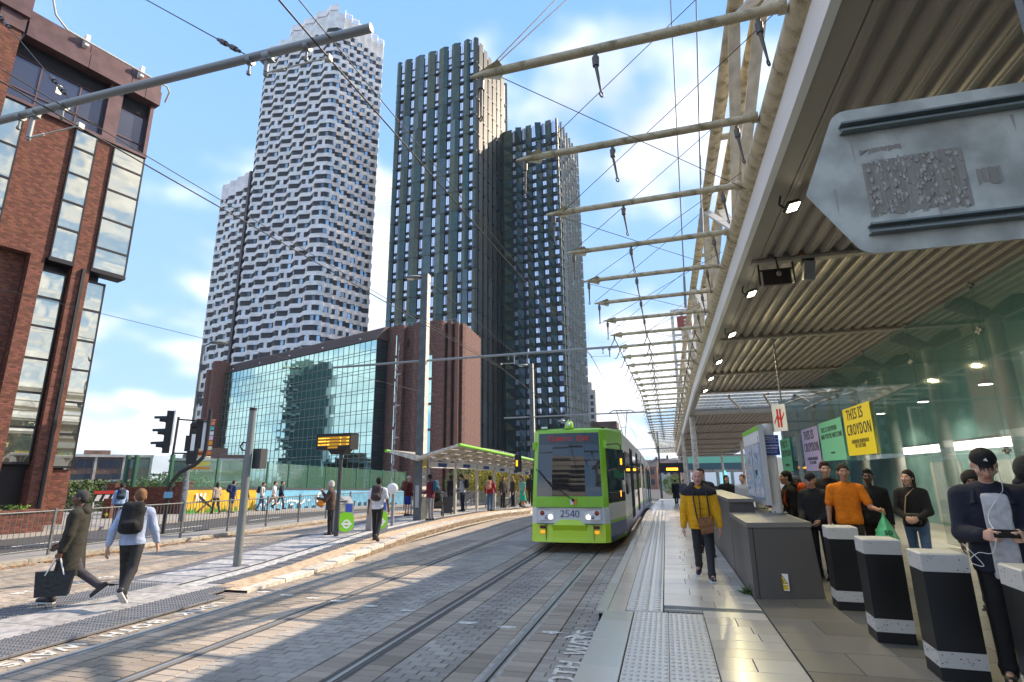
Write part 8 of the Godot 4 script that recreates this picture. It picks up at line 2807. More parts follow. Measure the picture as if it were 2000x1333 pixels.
# c: pos, yaw, H, stride, lean, l/r arm [pitch, out, elbow, inward], nod, turn, skin, hair, hc, top [kind, colour], legs [kind, colour], shoe, h, build
func person(label: String, c: Dictionary) -> Node3D:
	var hh: float = c.get("H", 1.74)
	var step: float = c.get("h", 0.024)
	var st: float = c.get("stride", 0.0)
	var lean: float = c.get("lean", 0.03)
	var top: Array = c.get("top", ["tee", Color(0.1, 0.1, 0.1)])
	var legs: Array = c.get("legs", ["trousers", Color(0.02, 0.02, 0.025)])
	var la: Array = c.get("l", [-st * 0.8, 0.12, 0.3, 0.0])
	var ra: Array = c.get("r", [st * 0.8, 0.12, 0.3, 0.0])
	var bw: float = c.get("build", 1.0)
	var o := thing("person", label, "person", c.pos, c.get("yaw", 0.0))
	var s := hh / 1.74
	o.scale = Vector3(s, s, s)
	var key := str([step, st, lean, top[0], legs[0], la, ra, bw, c.get("nod", 0.0), c.get("turn", 0.0)])
	var J: Dictionary
	if not PC.has(key): PC[key] = figure(step, st, lean, top[0], legs[0], la, ra, bw, c.get("nod", 0.0), c.get("turn", 0.0))
	J = PC[key]
	var skin: Color = c.get("skin", Color(0.50, 0.29, 0.20))
	var sm := mat("skin_%d" % int(skin.r * 999), skin, 0.5)
	sm.subsurf_scatter_enabled = true
	sm.subsurf_scatter_strength = 0.12
	inst(o, "body", J.body, sm, Transform3D())
	inst(o, {"tee": "t_shirt", "shirt": "shirt", "jacket": "jacket", "coat": "coat", "jumper": "jumper"}[top[0]], J.top, cloth(top[1]), Transform3D())
	inst(o, legs[0], J.legs, cloth(legs[1]), Transform3D())
	for q in J.shoes: inst(o, "shoe", q, mat("shoe_%d" % int(c.get("shoe", Color(0.02, 0.02, 0.02)).r * 999), c.get("shoe", Color(0.02, 0.02, 0.02)), 0.5), Transform3D())
	for q in J.soles: inst(o, "sole", q, mat("sole_pale" if c.get("pale_sole", false) else "sole_dark", Color(0.6, 0.6, 0.58) if c.get("pale_sole", false) else Color(0.02, 0.02, 0.02), 0.6), Transform3D())
	var hk: String = c.get("hair", "short")
	if hk != "bald": inst(o, "cap" if hk == "cap" else "hood" if hk == "hood" else "hair", PC_mesh("m" + hk + str(step), hair_g(hk, 0.012 if step < 0.02 else 0.018)), cloth(c.get("hc", Color(0.03, 0.02, 0.015))), J.head)
	o.set_meta("joints", 0)
	o.remove_meta("joints")
	PC["last"] = J
	return o

func PC_mesh(k: String, g: G) -> Mesh:
	if not PC.has(k): PC[k] = g.mesh()
	return PC[k]

func figure(step: float, st: float, lean: float, top: String, legs: String, la: Array, ra: Array, bw: float, nod: float, turn: float) -> Dictionary:
	var H := 1.74
	var P := Vector3(0, 0.53 * H, 0)
	var L1 := 0.245 * H
	var L2 := 0.24 * H
	var J := {}
	var hips := []
	var knees := []
	var ankles := []
	var toes := []
	var heels := []
	for i in 2: # left (+x), right
		var sx := 1.0 if i == 0 else -1.0
		var a := st if i == 0 else -st
		var kb := 0.06 + (absf(st) * 1.5 if a < 0 else absf(st) * 0.25)
		var hp := P + Vector3(sx * 0.052 * H, -0.01, 0)
		var kn := hp + Vector3(sx * 0.006, -cos(a), sin(a)) * L1
		var b := a - kb
		var an := kn + Vector3(0, -cos(b), sin(b)) * L2
		var fp := minf(0.0, b * 0.75) if a < 0 else maxf(0.0, b * 0.5)
		var fd := Vector3(sx * 0.15, sin(fp), cos(fp)).normalized()
		var up := Vector3(0, cos(fp), -sin(fp))
		hips.append(hp); knees.append(kn); ankles.append(an)
		heels.append(an - fd * 0.045 - up * 0.045); toes.append(an + fd * 0.165 - up * 0.05)
	var low := 9.0
	for i in 2: low = minf(low, minf(heels[i].y, toes[i].y) - 0.03)
	var sh := Vector3(0, -low, 0)
	P += sh
	for i in 2:
		hips[i] += sh; knees[i] += sh; ankles[i] += sh; toes[i] += sh; heels[i] += sh
	var up := Vector3(0, cos(lean), sin(lean))
	var N := P + up * 0.29 * H
	var C := P + up * 0.20 * H
	var hd := N + up * 0.075 * H + Vector3(0, 0.03 * H, 0.018 * H + 0.05 * nod)
	var sho := []
	var elb := []
	var wri := []
	var hb := []
	for i in 2:
		var sx := 1.0 if i == 0 else -1.0
		var q: Array = la if i == 0 else ra
		var S := N + Vector3(sx * 0.106 * H * bw, -0.034 * H, 0)
		var ud := Vector3(sx * sin(q[1]), -cos(q[0]) * cos(q[1]), sin(q[0]) * cos(q[1])).normalized()
		var E := S + ud * 0.168 * H
		var fa: float = q[0] + q[2]
		var fd := Vector3(sx * sin(q[1]) * 0.5 - sx * sin(q[3]), -cos(fa) * cos(q[3]), sin(fa) * cos(q[3])).normalized()
		var W := E + fd * 0.152 * H
		sho.append(S); elb.append(E); wri.append(W)
		var yy := -fd
		var zz := (Vector3(0, 0.1, 1) if fd.y < -0.5 else Vector3(-sx * 0.2, 1, 0))
		zz = (zz - yy * zz.dot(yy)).normalized()
		hb.append(Basis(yy.cross(zz), yy, zz))
	J["P"] = P; J["N"] = N; J["C"] = C; J["sho"] = sho; J["elb"] = elb; J["wri"] = wri; J["hb"] = hb; J["up"] = up
	J["head"] = Transform3D(Basis(Vector3.UP, turn) * Basis(Vector3.RIGHT, nod), hd)
	var zmin := -0.75
	var zmax := 0.75
	# body: one continuous skin
	var f := F.new(Vector3(-0.46, -0.02, zmin), Vector3(0.46, 1.62, zmax), step)
	for sx in [-1.0, 1.0]:
		f.cap(P + Vector3(sx * 0.05, 0, 0), C + Vector3(sx * 0.06, 0.02, 0), 0.085, 0.095, 0.05)
	f.cap(sho[0] - Vector3(0.04, 0.01, 0), sho[1] + Vector3(0.04, -0.01, 0), 0.05, 0.05, 0.05)
	f.cap(N - up * 0.04, hd - Vector3(0, 0.06, 0.012), 0.055, 0.048, 0.03)
	for i in 2:
		f.cap(sho[i], elb[i], 0.045, 0.037); f.cap(elb[i], wri[i], 0.037, 0.025)
		f.cap(hips[i], knees[i], 0.075, 0.05); f.cap(knees[i], ankles[i], 0.048, 0.032)
		f.cap(ankles[i], toes[i] + Vector3(0, 0.02, 0), 0.03, 0.022)
	var g := G.new()
	f.net(g)
	g.add(head_g(0.009 if step < 0.02 else 0.014), J.head)
	for i in 2:
		var hg := hand_g(0.75 if absf([la, ra][i][2]) > 1.2 else 0.32, 0.006 if step < 0.02 else 0.009)
		var m := Basis.from_scale(Vector3(1 if i == 0 else -1, 1, 1))
		if i == 1: # mirrored: turn the triangles round
			var t := G.new()
			for k in range(0, hg.v.size(), 3):
				for e in [0, 2, 1]:
					var p := hg.v[k + e]
					var nrm := hg.n[k + e]
					t.v.append(Vector3(-p.x, p.y, p.z)); t.n.append(Vector3(-nrm.x, nrm.y, nrm.z)); t.c.append(hg.c[k + e]); t.u.append(hg.u[k + e])
			hg = t
		g.add(hg, Transform3D(hb[i], wri[i]))
	J["body"] = g.mesh()
	# upper garment
	f = F.new(Vector3(-0.5, P.y - 0.62 if top == "coat" else P.y - 0.25, zmin), Vector3(0.5, N.y + 0.15, zmax), step)
	var t: float = {"tee": 0.012, "shirt": 0.02, "jacket": 0.032, "coat": 0.034, "jumper": 0.02}[top]
	var hem: float = {"tee": 0.07, "shirt": 0.04, "jacket": 0.13, "coat": 0.48, "jumper": 0.08}[top]
	for sx in [-1.0, 1.0]:
		f.cap(P + Vector3(sx * 0.055 * bw, -0.0, 0), C + Vector3(sx * 0.065 * bw, 0.03, 0), 0.092 * bw + t, 0.1 * bw + t, 0.05)
		f.cap(P + Vector3(sx * 0.06 * bw, 0, 0), P + Vector3(sx * (0.06 + (0.04 if top == "coat" else 0.0)) * bw, -hem - 0.1, 0), 0.092 * bw + t, 0.095 * bw + t + (0.05 if top == "coat" else 0.0), 0.05)
	f.cap(sho[0] - Vector3(0.04, 0.012, 0), sho[1] + Vector3(0.04, -0.012, 0), 0.054 + t * 0.8, 0.054 + t * 0.8, 0.05)
	f.cap(sho[0] + Vector3(-0.03, 0.015, 0), N + Vector3(0.02, -0.01, 0), 0.045 + t * 0.6, 0.05 + t * 0.6, 0.05)
	f.cap(sho[1] + Vector3(0.03, 0.015, 0), N + Vector3(-0.02, -0.01, 0), 0.045 + t * 0.6, 0.05 + t * 0.6, 0.05)
	f.cap(N - up * 0.07, N - up * 0.0, 0.075, 0.058 + t * 0.4, 0.04)
	for i in 2:
		if top == "tee": f.cap(sho[i], sho[i].lerp(elb[i], 0.72), 0.052 + t, 0.05 + t, 0.03)
		else:
			f.cap(sho[i], elb[i], 0.048 + t, 0.042 + t * 0.9, 0.035); f.cap(elb[i], elb[i].lerp(wri[i], 0.94), 0.042 + t * 0.9, 0.029 + t * 0.7, 0.025)
	f.below(P.y - hem)
	f.cap(N + up * 0.02, N + up * 0.12, 0.046, 0.06, 0.01, true)
	g = G.new()
	f.net(g)
	J["top"] = g.mesh()
	# lower garment
	f = F.new(Vector3(-0.34, 0.0, zmin), Vector3(0.34, P.y + 0.16, zmax), step)
	for sx in [-1.0, 1.0]: f.cap(P + Vector3(sx * 0.052, 0.08, 0), P + Vector3(sx * 0.055, -0.04, 0), 0.092, 0.1, 0.04)
	if legs == "skirt":
		for sx in [-1.0, 1.0]: f.cap(P + Vector3(sx * 0.05, 0, 0), P + Vector3(sx * 0.09, -0.52, 0), 0.1, 0.15, 0.08)
		f.below(P.y - 0.55)
	else:
		for i in 2:
			if legs == "shorts": f.cap(hips[i], hips[i].lerp(knees[i], 0.85), 0.092, 0.085, 0.03)
			else:
				f.cap(hips[i], knees[i], 0.086, 0.066, 0.03); f.cap(knees[i], ankles[i] + (ankles[i] - knees[i]).normalized() * 0.01, 0.066, 0.056, 0.02)
				f.ell(ankles[i].lerp(knees[i], 0.08), Vector3(0.062, 0.03, 0.064), 0.02)
	g = G.new()
	f.net(g)
	J["legs"] = g.mesh()
	J["shoes"] = []
	J["soles"] = []
	for i in 2:
		var lo: Vector3 = heels[i].min(toes[i]) - Vector3(0.09, 0.06, 0.09)
		var hi: Vector3 = heels[i].max(toes[i]) + Vector3(0.09, 0.14, 0.09)
		f = F.new(lo, hi, minf(step, 0.016))
		f.cap(heels[i] + Vector3(0, 0.018, 0), toes[i] - (toes[i] - heels[i]) * 0.08 + Vector3(0, 0.01, 0), 0.042, 0.038, 0.03)
		f.cap(heels[i] + Vector3(0, 0.03, 0), ankles[i] + Vector3(0, 0.01, 0), 0.042, 0.042, 0.03)
		g = G.new()
		f.net(g)
		J.shoes.append(g.mesh())
		g = G.new()
		var dd: Vector3 = toes[i] - heels[i]
		var bz := dd.normalized()
		var bx := Vector3.UP.cross(bz).normalized()
		g.tbox(Transform3D(Basis(bx, bz.cross(bx), bz), (heels[i] + toes[i]) / 2 - bz.cross(bx) * 0.022), Vector3(0.085, 0.022, dd.length() + 0.06))
		J.soles.append(g.mesh())
	return J

func pack(p: Node3D, cl: Color, w := 0.3, hgt := 0.44, dep := 0.17) -> Node3D: # a rucksack on a person's back, a thing of its own
	var J: Dictionary = PC["last"]
	var o := thing("backpack", "", "backpack", p.position, p.rotation.y)
	o.scale = p.scale
	var key := "pack%.2f%.2f" % [w, hgt]
	if not PC.has(key):
		var f := F.new(Vector3(-0.3, -0.36, -0.25), Vector3(0.3, 0.36, 0.2), 0.02)
		for sx in [-1, 1]:
			f.cap(Vector3(sx * (w / 2 - 0.075), -hgt / 2 + 0.08, 0), Vector3(sx * (w / 2 - 0.085), hgt / 2 - 0.09, 0), 0.085, 0.08, 0.05)
		f.cap(Vector3(0, -hgt / 2 + 0.09, -0.03), Vector3(0, hgt / 2 - 0.12, -0.01), 0.1, 0.08, 0.05)
		f.cap(Vector3(-w * 0.2, -hgt * 0.22, -0.1), Vector3(w * 0.2, -hgt * 0.22, -0.1), 0.06, 0.06, 0.03)
		var q := G.new()
		f.net(q)
		PC[key] = q.mesh()
	inst(o, "bag", PC[key], cloth(cl), Transform3D(Basis(Vector3.RIGHT, 0.05), J.C + Vector3(0, 0.04, -0.22)))
	for i in 2:
		var S: Vector3 = J.sho[i] + Vector3(-0.06 if i == 0 else 0.06, 0, 0)
		var g := G.new()
		g.pathtube([S + Vector3(0, -0.05, -0.13), S + Vector3(0, 0.06, -0.06), S + Vector3(0, 0.075, 0.01), S + Vector3(0, 0.0, 0.1), S + Vector3(0, -0.18, 0.13), S + Vector3(0, -0.33, 0.05), S + Vector3(0.0, -0.38, -0.1)], 0.018, 5)
		part(o, "strap", g, cloth(cl * 0.8))
	return o

func lab(o: Node3D, s: String, cat := "") -> void:
	o.set_meta("label", s)
	if cat != "": o.set_meta("category", cat)

func build_people() -> void:
	var blk := Color(0.012, 0.012, 0.014)
	var navy := Color(0.012, 0.018, 0.04)
	var dk := Color(0.10, 0.055, 0.035)
	var pale := Color(0.56, 0.34, 0.25)
	var tan := Color(0.40, 0.22, 0.14)
	var g: G
	var J: Dictionary
	# man in the cap, right edge
	var hold := [0.18, 0.1, 1.42, 0.42]
	var p := person("man in a black cap, navy jacket and white T-shirt looking down at his phone", {"pos": Vector3(2.60, 0.3, -5.62), "yaw": -0.3, "H": 1.80, "h": 0.014, "l": hold, "r": hold, "nod": 0.5, "lean": 0.04, "build": 1.02, "skin": pale, "hair": "cap", "hc": blk, "top": ["jacket", Color(0.014, 0.017, 0.034)], "legs": ["trousers", blk], "pale_sole": true})
	J = PC["last"]
	var f := F.new(Vector3(-0.2, J.P.y - 0.3, 0.0), Vector3(0.2, J.N.y + 0.05, 0.32), 0.012) # the white T-shirt showing between the open fronts
	for sx in [-1.0, 1.0]:
		f.cap(J.P + Vector3(sx * 0.056, 0, 0), J.C + Vector3(sx * 0.066, 0.03, 0), 0.131, 0.139, 0.05)
		f.cap(J.P + Vector3(sx * 0.061, 0, 0), J.P + Vector3(sx * 0.061, -0.3, 0), 0.131, 0.134, 0.05)
	f.cap(J.N - J.up * 0.09, J.N - J.up * 0.02, 0.098, 0.08, 0.04)
	f.below(J.P.y - 0.17)
	f.keepx(-0.075, 0.10)
	f.cap(J.N + J.up * 0.0, J.N + J.up * 0.12, 0.05, 0.07, 0.01, true)
	g = G.new()
	f.net(g)
	part(p, "t_shirt", g, cloth(Color(0.62, 0.63, 0.66)))
	g = G.new()
	for sx in [-1, 1]:
		g.pathtube([J.N + Vector3(sx * 0.085, 0.02, -0.03), J.N + Vector3(sx * 0.1, -0.02, 0.07), J.N + Vector3(sx * 0.12, -0.12, 0.12)], 0.024, 6)
	part(p, "collar", g, cloth(Color(0.014, 0.017, 0.034)))
	g = G.new()
	g.tri(Vector3(-0.016, 0.09, 0.092), Vector3(0.014, 0.082, 0.096), Vector3(0.004, 0.108, 0.085))
	var em := part(p, "cap_emblem", g, M["white"])
	em.transform = J.head
	var ph := thing("phone", "dark phone held by the man in the black cap", "phone", p.position, p.rotation.y)
	ph.scale = p.scale
	var mid: Vector3 = (J.wri[0] + J.wri[1]) / 2 + (J.hb[0] * Vector3(0, -0.1, 0) + J.hb[1] * Vector3(0, -0.1, 0)) / 2 + Vector3(0, 0.02, 0)
	g = G.new()
	g.tbox(Transform3D(Basis(Vector3.RIGHT, 0.7) * Basis(Vector3.UP, 0.0), mid), Vector3(0.15, 0.009, 0.075))
	part(ph, "case", g, M["blackgloss"])
	var ep := thing("earphone_cable", "white earphone cable hanging down the navy jacket", "cable", p.position, p.rotation.y)
	ep.scale = p.scale
	g = G.new()
	g.pathtube(smooth([J.head * Vector3(0.08, -0.02, 0.0), J.N + Vector3(0.08, 0.0, 0.1), J.C + Vector3(0.03, 0.1, 0.2), J.C + Vector3(-0.06, -0.05, 0.22), mid + Vector3(-0.05, -0.02, 0.02)]), 0.003, 5)
	g.pathtube(smooth([mid + Vector3(-0.06, -0.02, 0.02), mid + Vector3(-0.1, -0.14, -0.02), J.P + Vector3(-0.16, 0.02, 0.17), J.P + Vector3(-0.22, -0.05, 0.15), J.P + Vector3(-0.14, -0.07, 0.18), J.P + Vector3(-0.24, 0.08, 0.14)]), 0.003, 5)
	part(ep, "cable", g, M["white"])
	# man in the yellow jacket
	p = person("older man in a yellow and navy puffer jacket walking towards the camera on the platform", {"pos": Vector3(0.5, 0.3, -9.75), "yaw": -0.05, "H": 1.70, "h": 0.014, "stride": 0.24, "l": [0.1, 0.2, 0.25, 0.0], "r": [-0.05, 0.2, 0.25, 0.0], "build": 1.08, "skin": Color(0.52, 0.28, 0.22), "hair": "bald", "top": ["jacket", Color(0.72, 0.37, 0.008)], "legs": ["trousers", Color(0.03, 0.032, 0.04)], "shoe": navy, "pale_sole": true})
	J = PC["last"]
	f = F.new(Vector3(-0.36, J.N.y - 0.2, -0.28), Vector3(0.36, J.N.y + 0.14, 0.28), 0.016)
	f.cap(J.sho[0] + Vector3(0.0, -0.005, 0), J.sho[1] + Vector3(0.0, -0.005, 0), 0.09, 0.09, 0.05)
	f.cap(J.C + Vector3(-0.08, 0.09, 0.0), J.C + Vector3(0.08, 0.09, 0.0), 0.146, 0.146, 0.05)
	f.cap(J.N + Vector3(0, 0.0, -0.02), J.N + Vector3(0, 0.035, -0.02), 0.1, 0.09, 0.04)
	f.below(J.N.y - 0.11)
	f.cap(J.N + Vector3(0, 0.02, 0.05), J.N + Vector3(0, 0.3, 0.12), 0.06, 0.09, 0.01, true)
	g = G.new()
	f.net(g)
	part(p, "jacket_yoke", g, cloth(Color(0.022, 0.022, 0.028)))
	g = G.new()
	for k in 5: # quilting seams
		var y: float = J.P.y - 0.08 + k * 0.09
		for q in 12:
			var a := TAU * q / 12
			var b := TAU * (q + 1) / 12
			g.tube(Vector3(sin(a) * 0.205, y, cos(a) * 0.142 + 0.01), Vector3(sin(b) * 0.205, y, cos(b) * 0.142 + 0.01), 0.004, 0.004, 4, false)
	part(p, "quilt_seam", g, cloth(Color(0.45, 0.21, 0.005)))
	g = G.new()
	g.box(Vector3(-0.006, J.P.y - 0.12, 0.135), Vector3(0.006, J.N.y - 0.1, 0.16))
	part(p, "zip", g, M["black"])
	var bg := thing("shoulder_bag", "brown leather shoulder bag hanging at the yellow jacket man's waist", "bag", p.position, p.rotation.y)
	bg.scale = p.scale
	g = G.new()
	var bt := Transform3D(Basis(Vector3.BACK, 0.22), J.P + Vector3(0.07, -0.06, 0.225))
	g.tbox(bt, Vector3(0.21, 0.25, 0.07))
	part(bg, "body", g, mat("leather", Color(0.20, 0.085, 0.03), 0.5, 0, "dirt", 2.5, "fold", false))
	g = G.new()
	g.tbox(bt * T(Vector3(0, 0.06, 0.038)), Vector3(0.215, 0.13, 0.012))
	g.tbox(bt * T(Vector3(0, -0.055, 0.038)), Vector3(0.16, 0.06, 0.012))
	part(bg, "flap", g, mat("leather_flap", Color(0.26, 0.11, 0.035), 0.5, 0, "dirt", 2.5, "fold", false))
	g = G.new()
	g.pathtube([bt * Vector3(-0.1, 0.12, 0), J.C + Vector3(-0.09, 0.02, 0.19), J.N + Vector3(-0.09, -0.03, 0.13), J.N + Vector3(-0.08, 0.06, 0.0)], 0.012, 5)
	g.pathtube([bt * Vector3(0.1, 0.12, 0), J.C + Vector3(0.13, 0.02, 0.19), J.N + Vector3(0.11, -0.03, 0.13), J.N + Vector3(0.08, 0.06, 0.0)], 0.012, 5)
	part(bg, "strap", g, M["black"])
	# man in orange with the green bag
	p = person("man in a bright orange T-shirt walking behind the bollards", {"pos": Vector3(2.66, 0.3, -9.75), "yaw": -0.1, "H": 1.76, "h": 0.014, "stride": 0.2, "l": [0.3, 0.3, 1.15, -0.1], "r": [-0.05, 0.2, 0.2, 0.0], "build": 1.06, "skin": tan, "hair": "short", "hc": Color(0.03, 0.02, 0.015), "top": ["tee", Color(0.76, 0.20, 0.003)], "legs": ["trousers", Color(0.03, 0.022, 0.015)]})
	J = PC["last"]
	var cb := thing("carrier_bag", "green plastic carrier bag held by the man in orange", "bag", p.position, p.rotation.y)
	cb.scale = p.scale
	var hp: Vector3 = J.wri[0] + J.hb[0] * Vector3(-0.02, -0.09, 0.0)
	g = G.new()
	g.lathe([Vector2(0.008, 0.0), Vector2(0.025, -0.07), Vector2(0.07, -0.15), Vector2(0.115, -0.25), Vector2(0.155, -0.36), Vector2(0.14, -0.43), Vector2(0.06, -0.46), Vector2(0.001, -0.465)], T(hp), 9, 1.0, 0.7)
	part(cb, "bag", g, mat("bag_green", Color(0.06, 0.42, 0.19), 0.35, 0, "blotch", 4.0, "fold", false))
	words(cb, "print", "SO", 0.06, T(hp + Vector3(0.01, -0.27, 0.1)), M["black"], true, 0.002)
	words(cb, "print", "GO", 0.06, T(hp + Vector3(0.01, -0.355, 0.115)), M["black"], true, 0.002)
	# woman in black with jeans
	p = person("woman with long dark hair, black top and blue jeans looking left", {"pos": Vector3(3.66, 0.3, -10.1), "yaw": -0.5, "H": 1.66, "h": 0.015, "stride": 0.2, "l": [0.15, 0.14, 1.0, 0.6], "r": [0.15, 0.14, 1.0, 0.6], "turn": -0.35, "build": 0.92, "skin": pale, "hair": "long", "hc": Color(0.018, 0.012, 0.01), "top": ["jumper", blk], "legs": ["trousers", Color(0.09, 0.16, 0.28)]})
	J = PC["last"]
	bg = thing("handbag", "small black handbag held in front of the woman in jeans", "bag", p.position, p.rotation.y)
	bg.scale = p.scale
	g = G.new()
	g.bev(J.P + Vector3(-0.12, -0.02, 0.16), J.P + Vector3(0.1, 0.14, 0.24), 0.02)
	part(bg, "body", g, M["black"])
	g = G.new()
	g.pathtube([J.P + Vector3(-0.1, 0.12, 0.2), J.C + Vector3(-0.05, 0.05, 0.15), J.N + Vector3(0.06, 0.02, 0.05)], 0.01, 5)
	part(bg, "strap", g, mat("strap_tan", Color(0.4, 0.25, 0.13), 0.6))
	var carry := [0.1, 0.12, 0.9, 0.35]
	var near := [
		["young man in a black hoodie behind the woman in jeans", Vector3(3.2, 0.3, -10.4), -0.35, 1.68, {"top": ["jumper", blk], "skin": dk, "hair": "quiff", "hc": blk, "stride": 0.22}],
		["man in black jacket and dark cap left of the orange T-shirt", Vector3(2.32, 0.3, -10.2), -0.6, 1.62, {"top": ["jacket", blk], "hair": "cap", "hc": blk, "l": carry, "r": carry, "nod": 0.3}],
		["tall man with brown hair right behind the orange T-shirt", Vector3(2.66, 0.3, -10.75), -0.1, 1.80, {"top": ["jacket", Color(0.02, 0.015, 0.015)], "skin": pale, "hair": "quiff", "hc": Color(0.07, 0.035, 0.02)}],
		["person in a grey hood behind the man in the dark cap", Vector3(2.26, 0.3, -11.1), -0.2, 1.56, {"top": ["jacket", Color(0.06, 0.07, 0.09)], "skin": dk, "hair": "hood", "hc": Color(0.07, 0.08, 0.1)}],
		["person in dark clothes carrying an orange and white backpack by the map board", Vector3(2.12, 0.3, -11.0), -1.5, 1.66, {"top": ["jacket", blk], "hair": "short", "hc": blk}],
		["woman with curly black hair behind the man in the cap's shoulder", Vector3(3.75, 0.3, -8.4), -0.5, 1.60, {"top": ["jacket", Color(0.03, 0.02, 0.02)], "skin": dk, "hair": "afro", "hc": blk}],
		["person in a dark hooded coat at the right edge behind the man in the cap", Vector3(3.62, 0.3, -7.0), 2.6, 1.76, {"top": ["coat", Color(0.012, 0.016, 0.024)], "hair": "hood", "hc": Color(0.012, 0.016, 0.024)}],
		["dark haired man directly behind the man in the yellow jacket", Vector3(0.72, 0.3, -12.6), -0.05, 1.76, {"top": ["jacket", Color(0.02, 0.022, 0.03)], "skin": tan, "stride": 0.25}],
		["person with light hair sitting back behind the tall plinth in a white shirt", Vector3(2.0, 0.3, -16.2), -0.5, 1.60, {"top": ["shirt", Color(0.5, 0.5, 0.52)], "skin": pale, "hc": Color(0.16, 0.08, 0.04), "l": carry}],
		["person in black behind the tall plinth, left of the white shirt", Vector3(1.72, 0.3, -17.8), 0.3, 1.58, {"top": ["jacket", blk], "hair": "long"}],
		["person in a magenta coat beyond the map board posts", Vector3(2.2, 0.3, -13.4), 0.4, 1.35, {"top": ["coat", Color(0.16, 0.02, 0.11)], "skin": tan, "hair": "short"}],
		["person in a black coat walking away far down the platform", Vector3(0.62, 0.3 + drop(-41), -41.0), 3.0, 1.72, {"top": ["coat", blk], "stride": 0.25}],
		["person in grey beside the black coat far down the platform", Vector3(1.1, 0.3 + drop(-40), -40.0), 0.1, 1.68, {"top": ["jacket", Color(0.10, 0.11, 0.12)], "stride": -0.2}],
	]
	for q in near:
		var c: Dictionary = q[4]
		c["pos"] = q[1]; c["yaw"] = q[2]; c["H"] = q[3]; c["h"] = 0.022
		p = person(q[0], c)
		if "backpack" in q[0]: lab(pack(p, Color(0.70, 0.10, 0.01)), "orange and white backpack on the person by the map board")
	# walkers on the crossing
	p = person("man in a long dark coat walking left across the crossing with a black tote bag", {"pos": Vector3(-9.25, 0.06, -7.05), "yaw": -0.95, "H": 1.74, "h": 0.014, "stride": -0.34, "l": [0.12, 0.08, 0.1, 0.0], "r": [0.2, 0.1, 0.6, 0.1], "lean": -0.02, "build": 1.08, "skin": Color(0.16, 0.075, 0.05), "hair": "short", "hc": Color(0.05, 0.048, 0.048), "top": ["coat", Color(0.028, 0.026, 0.018)], "legs": ["trousers", Color(0.06, 0.055, 0.065)], "pale_sole": true})
	J = PC["last"]
	bg = thing("tote_bag", "large black tote bag with white handles carried by the man in the dark coat", "bag", p.position, p.rotation.y)
	bg.scale = p.scale
	var hw: Vector3 = J.wri[0] + J.hb[0] * Vector3(-0.02, -0.08, 0)
	g = G.new()
	g.hexa([hw + Vector3(-0.05, -0.56, 0.2), hw + Vector3(0.09, -0.56, 0.2), hw + Vector3(0.09, -0.56, -0.2), hw + Vector3(-0.05, -0.56, -0.2), hw + Vector3(0.0, -0.2, 0.25), hw + Vector3(0.05, -0.2, 0.25), hw + Vector3(0.05, -0.2, -0.25), hw + Vector3(0.0, -0.2, -0.25)])
	part(bg, "body", g, cloth(Color(0.012, 0.012, 0.013), 0.5))
	for e in [0.0, 0.05]:
		g = G.new()
		g.pathtube([hw + Vector3(e, -0.26, 0.12), hw + Vector3(0.02, -0.02, 0.03), hw + Vector3(0.02, -0.02, -0.03), hw + Vector3(e, -0.26, -0.12)], 0.012, 5)
		part(bg, "handle", g, M["white"])
	g = G.new()
	f = F.new(Vector3(-0.2, J.N.y - 0.15, -0.22), Vector3(0.2, J.N.y + 0.12, 0.16), 0.016)
	f.cap(J.N + Vector3(-0.07, -0.02, -0.08), J.N + Vector3(0.07, -0.02, -0.08), 0.07, 0.07, 0.04)
	f.cap(J.N + Vector3(0, 0.04, -0.07), J.N + Vector3(0, 0.0, -0.06), 0.06, 0.07, 0.04)
	f.net(g)
	part(p, "hood", g, cloth(Color(0.028, 0.026, 0.018)))
	p = person("man in a pale blue shirt with a black backpack walking away over the crossing", {"pos": Vector3(-8.35, 0.06, -7.3), "yaw": -2.55, "H": 1.76, "h": 0.014, "stride": 0.36, "l": [-0.35, 0.3, 0.45, 0.0], "r": [0.1, 0.3, 0.35, 0.0], "turn": 0.45, "skin": pale, "hair": "short", "hc": Color(0.20, 0.10, 0.045), "top": ["shirt", Color(0.40, 0.48, 0.66)], "legs": ["trousers", Color(0.022, 0.022, 0.024)], "pale_sole": true})
	lab(pack(p, blk, 0.32, 0.5), "black backpack on the man in the pale blue shirt")
	# island
	p = person("grey haired woman in a brown cardigan standing by the dark pole of the display", {"pos": Vector3(-10.15, 0.2, -15.55), "yaw": -1.2, "H": 1.64, "h": 0.017, "l": [0.5, 0.15, 1.3, 0.3], "r": [0.6, 0.1, 2.0, 0.3], "skin": pale, "hair": "bob", "hc": Color(0.55, 0.53, 0.5), "top": ["jacket", Color(0.075, 0.045, 0.035)], "legs": ["trousers", blk]})
	J = PC["last"]
	bg = thing("handbag", "orange handbag on the arm of the grey haired woman", "bag", p.position, p.rotation.y)
	g = G.new()
	g.ball(J.elb[0] + Vector3(0.0, -0.16, 0.1), Vector3(0.08, 0.11, 0.13), 10)
	part(bg, "body", g, mat("bag_orange", Color(0.70, 0.22, 0.01), 0.5))
	g = G.new()
	g.pathtube([J.elb[0] + Vector3(0, -0.08, 0.18), J.elb[0] + Vector3(0, 0.02, 0.08), J.elb[0] + Vector3(0, -0.08, 0.0)], 0.01, 5)
	part(bg, "handle", g, mat("bag_orange", Color(0.70, 0.22, 0.01), 0.5))
